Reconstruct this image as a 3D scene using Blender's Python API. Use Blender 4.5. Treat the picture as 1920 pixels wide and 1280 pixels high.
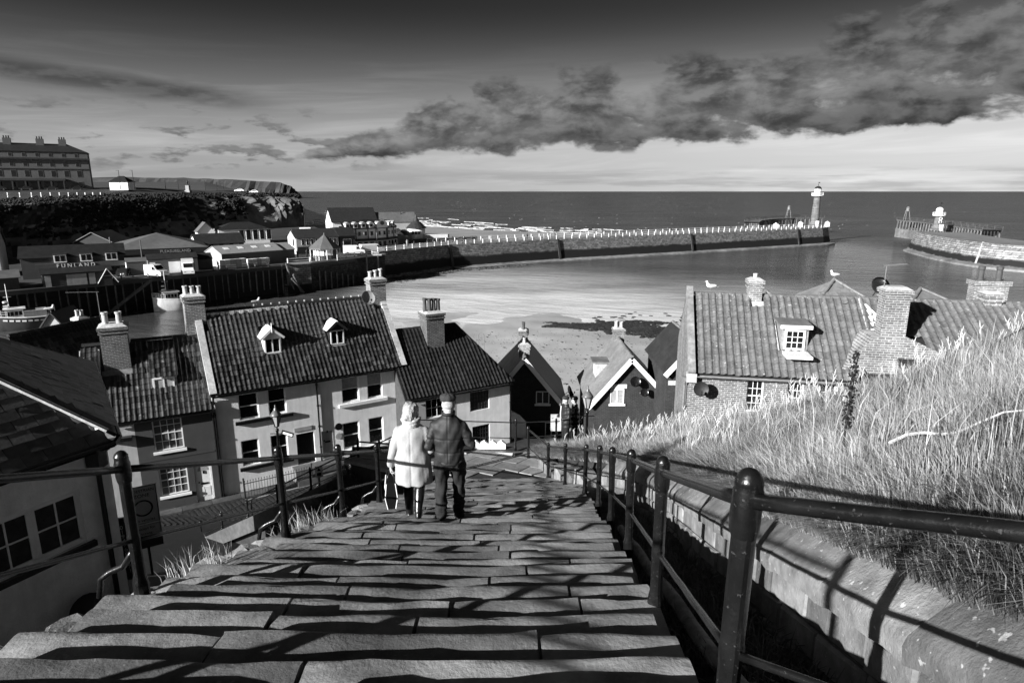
import bpy, bmesh, math, random
import numpy as np
from mathutils import Vector, Matrix
random.seed(7); RNG = np.random.default_rng(7)
rad = math.radians
SC = bpy.context.scene
for o in list(bpy.data.objects): bpy.data.objects.remove(o)
COL = SC.collection

# ------------------------------------------------------------------ camera
cam = bpy.data.cameras.new('camera'); camo = bpy.data.objects.new('camera', cam); COL.objects.link(camo)
camo.location = (0, 0, 21.0); camo.rotation_euler = (rad(90 - 13.2), 0, 0)
cam.sensor_width = 36; cam.lens = 22.5; cam.clip_start = 0.05; cam.clip_end = 90000
SC.camera = camo
SC.render.resolution_x = 1024; SC.render.resolution_y = 682
vs = SC.view_settings
vs.view_transform = 'Standard'; vs.look = 'None'; vs.gamma = 1; vs.exposure = 1.3; vs.use_curve_mapping = False

# ------------------------------------------------------------------ sun and sky
SUN_AZ = 49.0      # light travels this many degrees to the right of straight ahead
SUN_EL = 20.0
sl = bpy.data.lights.new('sun', 'SUN'); sl.energy = 4.6; sl.angle = rad(0.55); sl.color = (1.0, 1.0, 1.0)
so = bpy.data.objects.new('sun', sl); COL.objects.link(so)
ldir = Vector((math.sin(rad(SUN_AZ)) * math.cos(rad(SUN_EL)), math.cos(rad(SUN_AZ)) * math.cos(rad(SUN_EL)), -math.sin(rad(SUN_EL))))
so.rotation_euler = ldir.to_track_quat('-Z', 'Y').to_euler(); so.location = (-30, -20, 60)

W = bpy.data.worlds.new('World'); SC.world = W; W.use_nodes = True
class NT:
    """tiny node-tree builder"""
    def __init__(s, nt): s.nt = nt; s.n = nt.nodes; s.l = nt.links
    def node(s, t, **kw):
        n = s.n.new(t)
        for k, v in kw.items(): setattr(n, k, v)
        return n
    def set(s, sock, v):
        if isinstance(v, bpy.types.NodeSocket): s.l.new(v, sock)
        elif v is not None: sock.default_value = v
    def m(s, op, a, b=None, c=None, clamp=False):
        n = s.node('ShaderNodeMath', operation=op); n.use_clamp = clamp
        s.set(n.inputs[0], a)
        if b is not None: s.set(n.inputs[1], b)
        if c is not None: s.set(n.inputs[2], c)
        return n.outputs[0]
    def ss(s, v, a, b, c=0.0, d=1.0):
        n = s.node('ShaderNodeMapRange', interpolation_type='SMOOTHSTEP')
        for i, x in enumerate((v, a, b, c, d)): s.set(n.inputs[i], x)
        return n.outputs[0]
    def lin(s, v, a, b, c=0.0, d=1.0):
        n = s.node('ShaderNodeMapRange')
        for i, x in enumerate((v, a, b, c, d)): s.set(n.inputs[i], x)
        return n.outputs[0]
    def noise(s, vec, scale, detail=5, rough=.55, dist=0.0):
        n = s.node('ShaderNodeTexNoise'); s.set(n.inputs['Vector'], vec)
        s.set(n.inputs['Scale'], scale); s.set(n.inputs['Detail'], detail); s.set(n.inputs['Roughness'], rough); s.set(n.inputs['Distortion'], dist)
        return n.outputs[0]
    def xyz(s, x, y, z):
        n = s.node('ShaderNodeCombineXYZ'); s.set(n.inputs[0], x); s.set(n.inputs[1], y); s.set(n.inputs[2], z); return n.outputs[0]
    def sep(s, v):
        n = s.node('ShaderNodeSeparateXYZ'); s.set(n.inputs[0], v); return n.outputs
    def mix(s, f, a, b):
        n = s.node('ShaderNodeMix', data_type='FLOAT'); s.set(n.inputs[0], f); s.set(n.inputs[2], a); s.set(n.inputs[3], b); return n.outputs[0]

t = NT(W.node_tree); t.n.clear()
out = t.node('ShaderNodeOutputWorld'); bg = t.node('ShaderNodeBackground'); t.l.new(bg.outputs[0], out.inputs[0])
sky = t.node('ShaderNodeTexSky'); sky.sky_type = 'NISHITA'; sky.sun_disc = False
sky.sun_elevation = rad(SUN_EL); sky.sun_rotation = rad(180 + SUN_AZ); sky.altitude = 20; sky.air_density = 1.0; sky.dust_density = 1.6; sky.ozone_density = 2.0
tc = t.node('ShaderNodeTexCoord'); X, Y, Z = t.sep(tc.outputs['Generated'])
t.l.new(t.xyz(X, Y, t.m('MAXIMUM', Z, .045)), sky.inputs['Vector'])     # no dark rim where the sky meets the sea
sc_ = t.node('ShaderNodeSeparateColor'); t.l.new(sky.outputs[0], sc_.inputs[0])
# a red-filter black-and-white reading of the sky: the blue goes dark towards the zenith
red = sc_.outputs[0]
EL = t.m('MULTIPLY', t.m('ARCSINE', Z), 57.2958)
AZ = t.m('MULTIPLY', t.m('ARCTAN2', X, Y), 57.2958)
clear = t.m('MULTIPLY', t.m('POWER', t.m('MAXIMUM', red, .001), SKY_POW := 1.5), SKY_MUL := 0.235)
clear = t.m('MULTIPLY', clear, t.ss(EL, 2, 15, 1, .14))      # deep-filtered sky: dark overhead, pale along the whole horizon
clear = t.m('DIVIDE', clear, t.m('ADD', 1.0, t.m('MULTIPLY', clear, .06)))     # the haze round the sun stays no brighter than the horizon in view
# thin streaky cirrus
cv = t.xyz(t.m('MULTIPLY', AZ, .045), t.m('MULTIPLY', t.m('SUBTRACT', EL, t.m('MULTIPLY', AZ, .03)), .55), 0)
cir = t.ss(t.noise(cv, 1.3, 6, .6, .6), .42, .75)
clear = t.m('ADD', clear, t.m('MULTIPLY', t.m('MULTIPLY', cir, t.ss(EL, 13, 2)), .38))
# cloud field in azimuth / elevation, with a domain warp so that the billows curl
wz = t.node('ShaderNodeTexNoise'); t.set(wz.inputs['Vector'], t.xyz(t.m('MULTIPLY', AZ, .10), t.m('MULTIPLY', EL, .22), 2)); wz.inputs['Scale'].default_value = 1.6; wz.inputs['Detail'].default_value = 4
wX, wY, wZ = t.sep(wz.outputs['Color'])
def cloud_n(da, de):
    a = t.m('ADD', t.m('MULTIPLY', t.m('ADD', AZ, da), .21), t.m('MULTIPLY', wX, .45)); e = t.m('ADD', t.m('MULTIPLY', t.m('ADD', EL, de), .40), t.m('MULTIPLY', wY, .45))
    return t.noise(t.xyz(a, e, 0), 1.0, 12, .57, .0)
n1 = cloud_n(0, 0); n2 = cloud_n(-.5, .55)
lowe = t.m('ADD', t.m('MULTIPLY', t.m('ADD', AZ, 10), .045), 2.9)              # lower edge of the main bank
upe = t.m('ADD', lowe, t.m('ADD', t.ss(AZ, -20, 2, .5, 6.4), t.m('MULTIPLY', t.ss(AZ, 16, 38), 3.6)))
tt = t.m('DIVIDE', t.m('SUBTRACT', EL, lowe), t.m('SUBTRACT', upe, lowe))      # 0 at the base of the bank, 1 at its top
bank = t.m('MULTIPLY', t.ss(t.m('SUBTRACT', EL, lowe), -1.1, 1.0), t.ss(tt, 1.25, .45))
bank = t.m('MULTIPLY', bank, t.ss(AZ, -27, -9, .0, 1.0))
# small flat-based puffs over the left shore
pn = lambda de: t.noise(t.xyz(t.m('ADD', t.m('MULTIPLY', AZ, .26), t.m('MULTIPLY', wX, .4)), t.m('MULTIPLY', t.m('ADD', EL, de), .85), 3.3), 1.0, 8, .56, .0)
pu = pn(0); pu2 = pn(.35)
pmask = t.m('MULTIPLY', t.m('MULTIPLY', t.ss(EL, .9, 2.4), t.ss(EL, 7.4, 4.2)), t.ss(AZ, -6, -16))
puff = t.m('MULTIPLY', t.ss(pu, .53, .63), pmask)
len_e = t.m('SUBTRACT', 7.6, t.m('MULTIPLY', t.m('ADD', AZ, 31), .075))
lens = t.m('MULTIPLY', t.ss(t.m('ABSOLUTE', t.m('SUBTRACT', EL, len_e)), 1.15, .15), t.m('MULTIPLY', t.ss(AZ, -52, -34), t.ss(AZ, -17, -26)))
lens = t.m('MULTIPLY', lens, t.ss(t.noise(t.xyz(t.m('MULTIPLY', AZ, .05), t.m('MULTIPLY', EL, .35), 8), 1, 3), .30, .46))
low = t.m('MULTIPLY', t.ss(EL, 2.2, 1.2), t.ss(t.noise(t.xyz(t.m('MULTIPLY', AZ, .08), t.m('MULTIPLY', EL, 1.1), 5), 1.0, 7, .58), .44, .60))
bd = t.ss(t.m('ADD', bank, t.m('MULTIPLY', t.m('SUBTRACT', n1, .5), 3.2)), .30, .76)
bd = t.m('MULTIPLY', bd, t.ss(bank, .02, .3))
rel = t.m('SUBTRACT', n1, n2)      # sides of the billows turned to the sun / to the shade
body = t.m('ADD', t.ss(tt, .05, .5, .44, .80), t.ss(tt, .55, 1.1, 0, -.34))     # dark flat underside, paler shoulders
shade = t.m('MULTIPLY', body, t.ss(rel, -.13, .14, .60, 2.0))
shade = t.m('ADD', shade, t.ss(n1, .54, .42, 0, .35))
cloud = t.m('MULTIPLY', shade, t.ss(EL, 2.0, 11.0, .52, .34))
# the other clouds: greyer, with paler tops
pcol = t.m('MULTIPLY', t.ss(t.m('SUBTRACT', pu, pu2), -.08, .12, .40, .85), t.ss(EL, 1.0, 9.0, .75, .30))
odens = t.m('MAXIMUM', t.m('MULTIPLY', puff, .85), t.m('MAXIMUM', t.m('MULTIPLY', lens, .8), t.m('MULTIPLY', low, .5)))
lcol = t.mix(t.m('MINIMUM', t.m('MULTIPLY', low, 2), 1), pcol, .85)
clear = t.mix(odens, clear, lcol)
dens = bd
val = t.mix(dens, clear, cloud)
# below the horizon the sky simply continues
grey = t.node('ShaderNodeCombineColor')
for i in range(3): t.l.new(val, grey.inputs[i])
t.l.new(grey.outputs[0], bg.inputs[0]); bg.inputs[1].default_value = 0.15

# ------------------------------------------------------------------ materials (black-and-white world)
MATS = {}
def mat(name, c, rough=.75, var=.25, scale=6.0, bump=.15, bscale=None, rnd=0.0, spec=.35, metal=0.0, speck=0.0, spscale=40, streak=0.0, trans=0.0, coat=0.0):
    if name in MATS: return MATS[name]
    m = bpy.data.materials.new(name); m.use_nodes = True
    t = NT(m.node_tree); b = t.n['Principled BSDF']
    co = t.node('ShaderNodeTexCoord').outputs['Object']
    if rnd:
        oi = t.node('ShaderNodeObjectInfo').outputs['Random']
        off = t.node('ShaderNodeVectorMath', operation='ADD'); t.set(off.inputs[0], co)
        t.set(off.inputs[1], t.xyz(t.m('MULTIPLY', oi, 31.7), t.m('MULTIPLY', oi, 17.1), t.m('MULTIPLY', oi, 9.3))); co = off.outputs[0]
    n = t.noise(co, scale, 6, .6); n0 = t.noise(co, scale * .17, 3, .5)
    v = t.m('MULTIPLY', t.lin(n, .25, .75, 1 - var, 1 + var), t.lin(n0, .3, .7, 1 - var * .7, 1 + var * .7))
    v = t.m('MULTIPLY', v, c)
    if rnd: v = t.m('MULTIPLY', v, t.lin(oi, 0, 1, 1 - rnd, 1 + rnd))
    if streak:
        x, y, z = t.sep(co)
        s = t.noise(t.xyz(t.m('MULTIPLY', x, 3), t.m('MULTIPLY', y, 3), t.m('MULTIPLY', z, .35)), 1.5, 5, .6)
        v = t.m('MULTIPLY', v, t.lin(s, .3, .7, 1 - streak, 1 + streak * .4))
    if speck:
        s = t.noise(co, spscale, 2, .5)
        v = t.m('ADD', v, t.m('MULTIPLY', t.ss(s, .66, .72), speck))
    g = t.node('ShaderNodeCombineColor')
    for i in range(3): t.l.new(v, g.inputs[i])
    t.l.new(g.outputs[0], b.inputs['Base Color'])
    b.inputs['Roughness'].default_value = rough; b.inputs['Specular IOR Level'].default_value = spec; b.inputs['Metallic'].default_value = metal
    if coat: b.inputs['Coat Weight'].default_value = coat
    if bump:
        bp = t.node('ShaderNodeBump'); bp.inputs['Strength'].default_value = bump; bp.inputs['Distance'].default_value = .03
        t.l.new(t.noise(co, bscale or scale * 3, 5, .65), bp.inputs['Height']); t.l.new(bp.outputs[0], b.inputs['Normal'])
    MATS[name] = m; return m

def brick_mat(name, c1, c2, cm, bw=.225, bh=.075, rough=.85, mort=.012, bump=.5, mode='wall', var=.3, tide=None, offset=.5):
    """coursed masonry; x+y runs along either wall direction, z is height"""
    if name in MATS: return MATS[name]
    m = bpy.data.materials.new(name); m.use_nodes = True
    t = NT(m.node_tree); b = t.n['Principled BSDF']
    co = t.node('ShaderNodeTexCoord').outputs['Object']; x, y, z = t.sep(co)
    u = t.m('ADD', x, y)
    br = t.node('ShaderNodeTexBrick'); br.offset = offset
    t.set(br.inputs['Vector'], t.xyz(u, z, 0))
    for k, v in (('Color1', (c1,) * 3 + (1,)), ('Color2', (c2,) * 3 + (1,)), ('Mortar', (cm,) * 3 + (1,))): br.inputs[k].default_value = v
    br.inputs['Scale'].default_value = 1; br.inputs['Mortar Size'].default_value = mort; br.inputs['Mortar Smooth'].default_value = .3
    br.inputs['Brick Width'].default_value = bw; br.inputs['Row Height'].default_value = bh
    v = t.m('MULTIPLY', br.outputs[0], t.lin(t.noise(co, 1.2, 6, .65), .3, .7, 1 - var, 1 + var))
    v = t.m('MULTIPLY', v, t.lin(t.noise(co, 9, 4, .6), .3, .7, .75, 1.25))
    if tide is not None:    # weed line left by the tide
        wob = t.m('ADD', z, t.m('MULTIPLY', t.m('SUBTRACT', t.noise(co, .35, 5, .6), .5), 1.2))
        k = t.m('MULTIPLY', t.ss(wob, tide[1] + .35, tide[1] - .35), t.ss(wob, tide[0] - .3, tide[0] + .3))
        v = t.mix(k, v, .012)
    g = t.node('ShaderNodeCombineColor')
    for i in range(3): t.l.new(v, g.inputs[i])
    t.l.new(g.outputs[0], b.inputs['Base Color']); b.inputs['Roughness'].default_value = rough; b.inputs['Specular IOR Level'].default_value = .25
    bp = t.node('ShaderNodeBump'); bp.inputs['Strength'].default_value = bump; bp.inputs['Distance'].default_value = .02
    hgt = t.m('ADD', t.m('MULTIPLY', br.outputs['Fac'], -1), t.m('MULTIPLY', t.noise(co, 25, 4), .4))
    t.l.new(hgt, bp.inputs['Height']); t.l.new(bp.outputs[0], b.inputs['Normal'])
    MATS[name] = m; return m

BLACK = mat('black_iron_paint', .006, .27, .4, 14, .14, 22, spec=.5, speck=.03, spscale=70)
IRON = mat('dull_dark_iron', .018, .5, .3, 10, .2)
WHITE = mat('white_paint', .72, .5, .08, 4, .05)
OFFW = mat('off_white_render', .74, .85, .12, 2.2, .25, 14, streak=.12)
GREYR = mat('grey_render', .30, .85, .15, 2.0, .25, 14, streak=.15)
CREAM = mat('pale_render', .36, .85, .14, 2.0, .3, 12, streak=.15)
DARKR = mat('dark_painted_render', .045, .8, .15, 2.0, .2, 14)
GLASS = mat('dark_window_glass', .010, .06, .3, 1.5, 0, spec=.35)
CURT = mat('net_curtain', .30, .9, .25, 9, .1)
PANT = mat('dark_pantile', .032, .34, .55, 6, .3, rnd=.6, spec=.5, speck=.10, spscale=7)
PANTL = mat('weathered_pantile', .125, .6, .35, 10, .3, rnd=.16, spec=.35, speck=.22, spscale=9)
SLATE = mat('roof_slate', .10, .42, .35, 8, .3, rnd=.4, spec=.4)
SLATED = mat('dark_roof_slate', .022, .5, .35, 8, .3, rnd=.35)
LEAD = mat('roof_lead', .16, .55, .35, 6, .25)
MORT = mat('lime_mortar', .42, .9, .3, 9, .4)
STEPM = mat('step_sandstone', .185, .72, .62, 3.2, .28, 34, rnd=.30, spec=.38, speck=.07, spscale=24, streak=.25)
WALLS = mat('wall_sandstone', .16, .85, .5, 6, .5, 30, rnd=.45, speck=.10, spscale=45)
COPE = mat('coping_sandstone', .15, .85, .5, 6, .5, 40, rnd=.35, speck=.22, spscale=22)
FLAG = mat('paving_flagstone', .22, .55, .35, 5, .35, 20, rnd=.3, spec=.5)
SOIL = mat('dark_earth', .030, .95, .4, 4, .6)
COBB = mat('cobble_stone', .022, .6, .4, 14, .6, 20)
WOOD = mat('weathered_timber', .10, .85, .4, 5, .35)
WOODD = mat('dark_wet_timber', .022, .7, .4, 5, .35)
WOODL = mat('pale_pile_timber', .13, .85, .45, 2, .35, streak=.5)
POT = mat('chimney_pot_clay', .07, .8, .3, 7, .2)
POTL = mat('pale_chimney_pot', .42, .8, .3, 7, .2)
BRK = brick_mat('dark_brick', .032, .020, .05)
BRKM = brick_mat('mid_brick', .075, .042, .16)
BRKL = brick_mat('light_brick', .14, .07, .32)
CHIM = brick_mat('chimney_brick', .15, .08, .30, rough=.9)
CHIMR = brick_mat('rubble_chimney_brick', .20, .11, .38, .24, .085)
PIERM = brick_mat('pier_masonry', .21, .10, .05, 1.5, .48, mort=.05, bump=.8, var=.45, tide=(2.75, 5.3))
PIERM2 = brick_mat('east_pier_masonry', .30, .12, .05, 2.2, .6, mort=.06, bump=.8, var=.5, tide=(2.9, 4.7))
QUAYM = brick_mat('quay_masonry', .20, .09, .04, 1.2, .45, mort=.05, bump=.8, var=.5, tide=(1.0, 3.6))
TOWM = brick_mat('lighthouse_stone', .17, .10, .06, 1.3, .5, mort=.04, bump=.5)

# ------------------------------------------------------------------ mesh helpers
class MB:
    def __init__(s): s.v = []; s.f = []
    def add(s, vs, fs):
        b = len(s.v); s.v += [tuple(v) for v in vs]; s.f += [tuple(i + b for i in f) for f in fs]; return s
    def box(s, x0, x1, y0, y1, z0, z1):
        return s.add([(x0, y0, z0), (x1, y0, z0), (x1, y1, z0), (x0, y1, z0), (x0, y0, z1), (x1, y0, z1), (x1, y1, z1), (x0, y1, z1)],
                     [(0, 3, 2, 1), (4, 5, 6, 7), (0, 1, 5, 4), (1, 2, 6, 5), (2, 3, 7, 6), (3, 0, 4, 7)])
    def beam(s, a, b, w, h, up=(0, 0, 1)):
        a = Vector(a); b = Vector(b); d = (b - a).normalized(); u = Vector(up)
        r = d.cross(u)
        if r.length < 1e-4: r = d.cross(Vector((1, 0, 0)))
        r.normalize(); q = r.cross(d).normalized(); r *= w / 2; q *= h / 2
        vs = [a - r - q, a + r - q, a + r + q, a - r + q, b - r - q, b + r - q, b + r + q, b - r + q]
        return s.add(vs, [(0, 3, 2, 1), (4, 5, 6, 7), (0, 1, 5, 4), (1, 2, 6, 5), (2, 3, 7, 6), (3, 0, 4, 7)])
    def tube(s, pts, r, n=8, cap=True):
        pts = [Vector(p) for p in pts]; k = len(pts); rr = r if isinstance(r, (list, tuple)) else [r] * k
        rings = []; prev = None
        for i, p in enumerate(pts):
            d = (pts[min(i + 1, k - 1)] - pts[max(i - 1, 0)]).normalized()
            ref = prev if prev is not None else (Vector((0, 0, 1)) if abs(d.z) < .9 else Vector((1, 0, 0)))
            a = d.cross(ref).normalized(); b = a.cross(d).normalized(); prev = b
            rings.append([p + (a * math.cos(2 * math.pi * j / n) + b * math.sin(2 * math.pi * j / n)) * rr[i] for j in range(n)])
        vs = [q for g in rings for q in g]
        fs = [(i * n + j, i * n + (j + 1) % n, (i + 1) * n + (j + 1) % n, (i + 1) * n + j) for i in range(k - 1) for j in range(n)]
        if cap: fs += [tuple(range(n - 1, -1, -1)), tuple((k - 1) * n + j for j in range(n))]
        return s.add(vs, fs)
    def lathe(s, prof, n=12, c=(0, 0, 0), cap=True, jit=0):
        vs = []
        for (r, z) in prof:
            for j in range(n):
                a = 2 * math.pi * j / n; q = r * (1 + random.uniform(-jit, jit)); vs.append((c[0] + q * math.cos(a), c[1] + q * math.sin(a), c[2] + z))
        k = len(prof)
        fs = [(i * n + j, i * n + (j + 1) % n, (i + 1) * n + (j + 1) % n, (i + 1) * n + j) for i in range(k - 1) for j in range(n)]
        if cap: fs += [tuple(range(n - 1, -1, -1)), tuple((k - 1) * n + j for j in range(n))]
        return s.add(vs, fs)
    def slab(s, poly, thick):
        """planar polygon (3-D points, counter-clockwise from outside) with thickness behind it"""
        p = [Vector(q) for q in poly]; n = (p[1] - p[0]).cross(p[2] - p[0]).normalized(); k = len(p)
        vs = p + [q - n * thick for q in p]
        fs = [tuple(range(k)), tuple(range(2 * k - 1, k - 1, -1))] + [(i, i + k, (i + 1) % k + k, (i + 1) % k) for i in range(k)]
        return s.add(vs, fs)
    def prism(s, poly, z0, z1):
        k = len(poly); vs = [(x, y, z0) for x, y in poly] + [(x, y, z1) for x, y in poly]
        fs = [tuple(range(k - 1, -1, -1)), tuple(range(k, 2 * k))] + [(i, (i + 1) % k, (i + 1) % k + k, i + k) for i in range(k)]
        return s.add(vs, fs)
    def grid(s, rows):
        k = len(rows[0]); vs = [q for r in rows for q in r]
        return s.add(vs, [(i * k + j, i * k + j + 1, (i + 1) * k + j + 1, (i + 1) * k + j) for i in range(len(rows) - 1) for j in range(k - 1)])
    def ball(s, c, r, n=10, m=6, sq=(1, 1, 1)):
        vs = [(c[0], c[1], c[2] - r * sq[2])]
        for i in range(1, m):
            a = math.pi * i / m - math.pi / 2
            for j in range(n):
                b = 2 * math.pi * j / n; vs.append((c[0] + r * sq[0] * math.cos(a) * math.cos(b), c[1] + r * sq[1] * math.cos(a) * math.sin(b), c[2] + r * sq[2] * math.sin(a)))
        vs.append((c[0], c[1], c[2] + r * sq[2])); L = len(vs) - 1
        fs = [(0, 1 + (j + 1) % n, 1 + j) for j in range(n)]
        for i in range(m - 2):
            for j in range(n): fs.append((1 + i * n + j, 1 + i * n + (j + 1) % n, 1 + (i + 1) * n + (j + 1) % n, 1 + (i + 1) * n + j))
        fs += [(L, 1 + (m - 2) * n + j, 1 + (m - 2) * n + (j + 1) % n) for j in range(n)]
        return s.add(vs, fs)
    def xf(s, M):
        s.v = [tuple(M @ Vector(v)) for v in s.v]; return s
    def mesh(s, name, m, smooth=False):
        me = bpy.data.meshes.new(name); me.from_pydata(s.v, [], s.f); me.validate()
        me.materials.append(m)
        if smooth:
            me.polygons.foreach_set('use_smooth', [True] * len(me.polygons))
        me.update(); return me

def link(name, me, parent=None, M=None, kind=None, label=None):
    o = bpy.data.objects.new(name, me); COL.objects.link(o)
    if parent is not None: o.parent = parent
    if M is not None: o.matrix_basis = M
    if kind: o['kind'] = kind
    if label: o['label'] = label
    return o
def part(name, mb, m, parent, smooth=False, w=False, kind=None, label=None):
    """one mesh under parent; w: the vertices are in world space, parent unrotated"""
    if w:
        L = parent.location; k = parent.parent
        off = Vector(L) + (Vector(k.location) if k is not None else Vector((0, 0, 0)))
        mb.v = [(v[0] - off.x, v[1] - off.y, v[2] - off.z) for v in mb.v]
    return link(name, mb.mesh(name, m, smooth), parent, None, kind, label)
def tag(o, label, cat, group=None):
    o['label'] = label; o['category'] = cat
    if group: o['group'] = group
    return o
def thing(name, label, cat, loc=(0, 0, 0), rz=0.0, group=None):
    o = bpy.data.objects.new(name, None); COL.objects.link(o); o.empty_display_size = .2
    o.location = loc; o.rotation_euler = (0, 0, rad(rz)); return tag(o, label, cat, group)
def struct(name, mb, m, smooth=False, parent=None):
    o = link(name, mb.mesh(name, m, smooth), parent)
    if parent is None: o['kind'] = 'structure'
    return o
def copy_tree(o, parent=None):
    c = o.copy(); COL.objects.link(c); c.parent = parent
    for ch in list(o.children): copy_tree(ch, c)
    return c
def frameM(o, x, y, z):
    return Matrix(((x[0], y[0], z[0], o[0]), (x[1], y[1], z[1], o[1]), (x[2], y[2], z[2], o[2]), (0, 0, 0, 1)))
def shadesmooth(me, ang=40):
    me.polygons.foreach_set('use_smooth', [True] * len(me.polygons))
    try: me.set_sharp_from_angle(angle=rad(ang))
    except Exception: pass
def smooth01(a, b, x):
    q = np.clip((x - a) / (b - a), 0, 1); return q * q * (3 - 2 * q)
def fnoise(x, y, sc=1.0, seed=0):
    """cheap smooth pseudo-noise (sum of sines), about -1..1"""
    r = np.random.default_rng(seed + 99); v = 0
    for k in range(6):
        a = r.uniform(0, 6.28); f = sc * (1.0 + .75 * k); v = v + np.sin(x * f * math.cos(a) + y * f * math.sin(a) + r.uniform(0, 6.28)) / (1 + .6 * k)
    return v / 2.6
TMP = bpy.data.scenes.new('workshop')     # scratch scene for evaluating modifiers and lettering; removed again below
def text_mesh(txt, size, m, ext=.004, font=None, align='CENTER', sx=1.0):
    c = bpy.data.curves.new('lettering', 'FONT'); c.body = txt; c.size = size; c.extrude = ext; c.align_x = align; c.align_y = 'CENTER'
    o = bpy.data.objects.new('lettering', c); TMP.collection.objects.link(o)
    vl = TMP.view_layers[0]; vl.update()
    me = bpy.data.meshes.new_from_object(o.evaluated_get(vl.depsgraph))
    bpy.data.objects.remove(o); bpy.data.curves.remove(c)
    if sx != 1.0:
        for v in me.vertices: v.co.x *= sx
    me.materials.clear(); me.materials.append(m); return me
FACEM = Matrix(((1, 0, 0, 0), (0, 0, -1, 0), (0, 1, 0, 0), (0, 0, 0, 1)))   # XY lettering stood up to face -y
# ------------------------------------------------------------------ heights of the near land (metres above low water)
XL = lambda d: -2.62 + .06 * d                 # left edge of the stair
XR = lambda d: .62 + .07 * d                   # right edge of the stair
def pathz(d): return np.where(d < 15.3, 19.95 - .4 * d, np.where(d < 17.6, 13.83 - .12 * (d - 15.3), 13.55 - .35 * (d - 17.6)))
WD = [-6, 0.6, 2.27, 8.27, 10.2, 11.6, 12.4, 13.5, 17, 18, 19, 20, 22, 24, 30]
WX = [3.3, 1.80, 1.71, 2.22, 2.32, 2.17, 1.87, 1.47, .65, .75, 1.2, 1.9, 3.4, 4.4, 6]
def wallx(d): return np.interp(d, WD, WX)
def copetop(d): return 19.95 - .4 * np.minimum(d, 24) + .33 + .022 * np.minimum(d, 12)
def hillz(x, d):
    u = np.clip(x - (wallx(d) + .27), 0, 11)
    sl_ = np.interp(d, [0, 8, 11, 14, 18, 24], [.40, .41, .31, .18, .14, .12])
    z = copetop(d) - .05 + sl_ * u + .12 * fnoise(x, d, .9, 3) * np.clip(u, 0, 1)
    z = z - np.interp(d, [24, 34, 48], [0, 7, 13])
    return z
def laned(d): return np.maximum(6.8, 14.6 - .3 * d)
def ground(x, d):
    x = np.asarray(x, float); d = np.asarray(d, float)
    S = pathz(d) - .5
    low = np.clip((d - np.where(x < .15, 18.3, 21)) / np.where(x < .15, 4.0, 6.0), 0, 1)
    S2 = S * (1 - low) + low * np.interp(d, [27, 36, 40, 46, 50], [6.75, 6.75, 4.0, 1.5, -1.5])
    xe = np.interp(d, [0, 12, 15.0, 17, 21], [0, 0, -.6, -2.6, -2.6]) + XL(np.minimum(d, 14))
    tl = smooth01(.1, 3.3, xe - x)
    lane = np.where(d < 30, laned(d), np.interp(d, [30, 42, 47, 52], [6.8, 6.5, 2, -2]))
    z = S2 * (1 - tl) + lane * tl
    hz = hillz(x, d)
    k = smooth01(-.12, .12, x - (wallx(d) + .2))
    z = z * (1 - k) + np.maximum(hz, z) * k
    return z

xs = np.concatenate([np.arange(-75, -14, 3.0), np.arange(-14, -4, .8), np.arange(-4, 5, .22), np.arange(5, 16, .6), np.arange(16, 90, 3.0)])
ds = np.concatenate([np.arange(-10, 0, 1.5), np.arange(0, 19, .3), np.arange(19, 34, .9), np.arange(34, 62, 1.6)])
XX, DD = np.meshgrid(xs, ds); ZZ = ground(XX, DD)
mb = MB(); mb.grid([[(XX[i, j], DD[i, j], ZZ[i, j]) for j in range(len(xs))] for i in range(len(ds))])
struct('ground', mb, SOIL, True)

# cobbled street in front of the terrace and up the lane: a sheet just above the ground, with real setts nearer the lens
mb = MB(); rows = []
for q in np.linspace(0, 1, 40):
    r = []
    for w_ in np.linspace(0, 1, 14):
        a = Vector((-7.6, 9.0)).lerp(Vector((-17.4, 25.7)), q); b = Vector((-5.7, 10.5)).lerp(Vector((-5.2, 32.2)), q)
        p = a.lerp(b, w_); r.append((p.x, p.y, float(ground(p.x, p.y)) + .03))
    rows.append(r)
mb.grid(rows); street = struct('cobbled_street', mb, COBB, True)
# rows of setts
mbs = MB()
for i in range(46):
    for j in range(46):
        x = -15.6 + i * .21 + (j % 2) * .1; y = 24.2 + j * .16 - i * .02
        y += (x + 15.6) * .5
        if y > 27.0 + (x + 15.5) * .63 or x > -6.2: continue
        z = float(ground(x, y)) + .03
        mbs.box(x - .09, x + .09, y - .065, y + .065, z, z + .018 + random.random() * .016)
link('sett', mbs.mesh('setts', COBB), street, None, 'stuff')
# pavement kerb along the terrace fronts
mb = MB()
for q in range(12):
    a = Vector((-17.3, 25.6)) + Vector((.858, .513)) * q * 1.25; b = a + Vector((.858, .513)) * 1.23
    mb2 = MB(); n = Vector((.513, -.858))
    mb2.add([(a.x, a.y, 6.7), (b.x, b.y, 6.7), (b.x + n.x * .5, b.y + n.y * .5, 6.7), (a.x + n.x * .5, a.y + n.y * .5, 6.7),
             (a.x, a.y, 6.93), (b.x, b.y, 6.93), (b.x + n.x * .5, b.y + n.y * .5, 6.93), (a.x + n.x * .5, a.y + n.y * .5, 6.93)],
            [(0, 1, 2, 3), (7, 6, 5, 4), (0, 4, 5, 1), (1, 5, 6, 2), (2, 6, 7, 3), (3, 7, 4, 0)])
    link('kerb_stone', mb2.mesh('kerb_stone', mat('dull_flagstone', .06, .7, .4, 5, .3, rnd=.3)), street)

# ------------------------------------------------------------------ sea, harbour and sand
m = bpy.data.materials.new('sea_water'); m.use_nodes = True
t = NT(m.node_tree); b = t.n['Principled BSDF']
geo = t.node('ShaderNodeNewGeometry').outputs['Position']; x, y, z = t.sep(geo)
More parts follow.
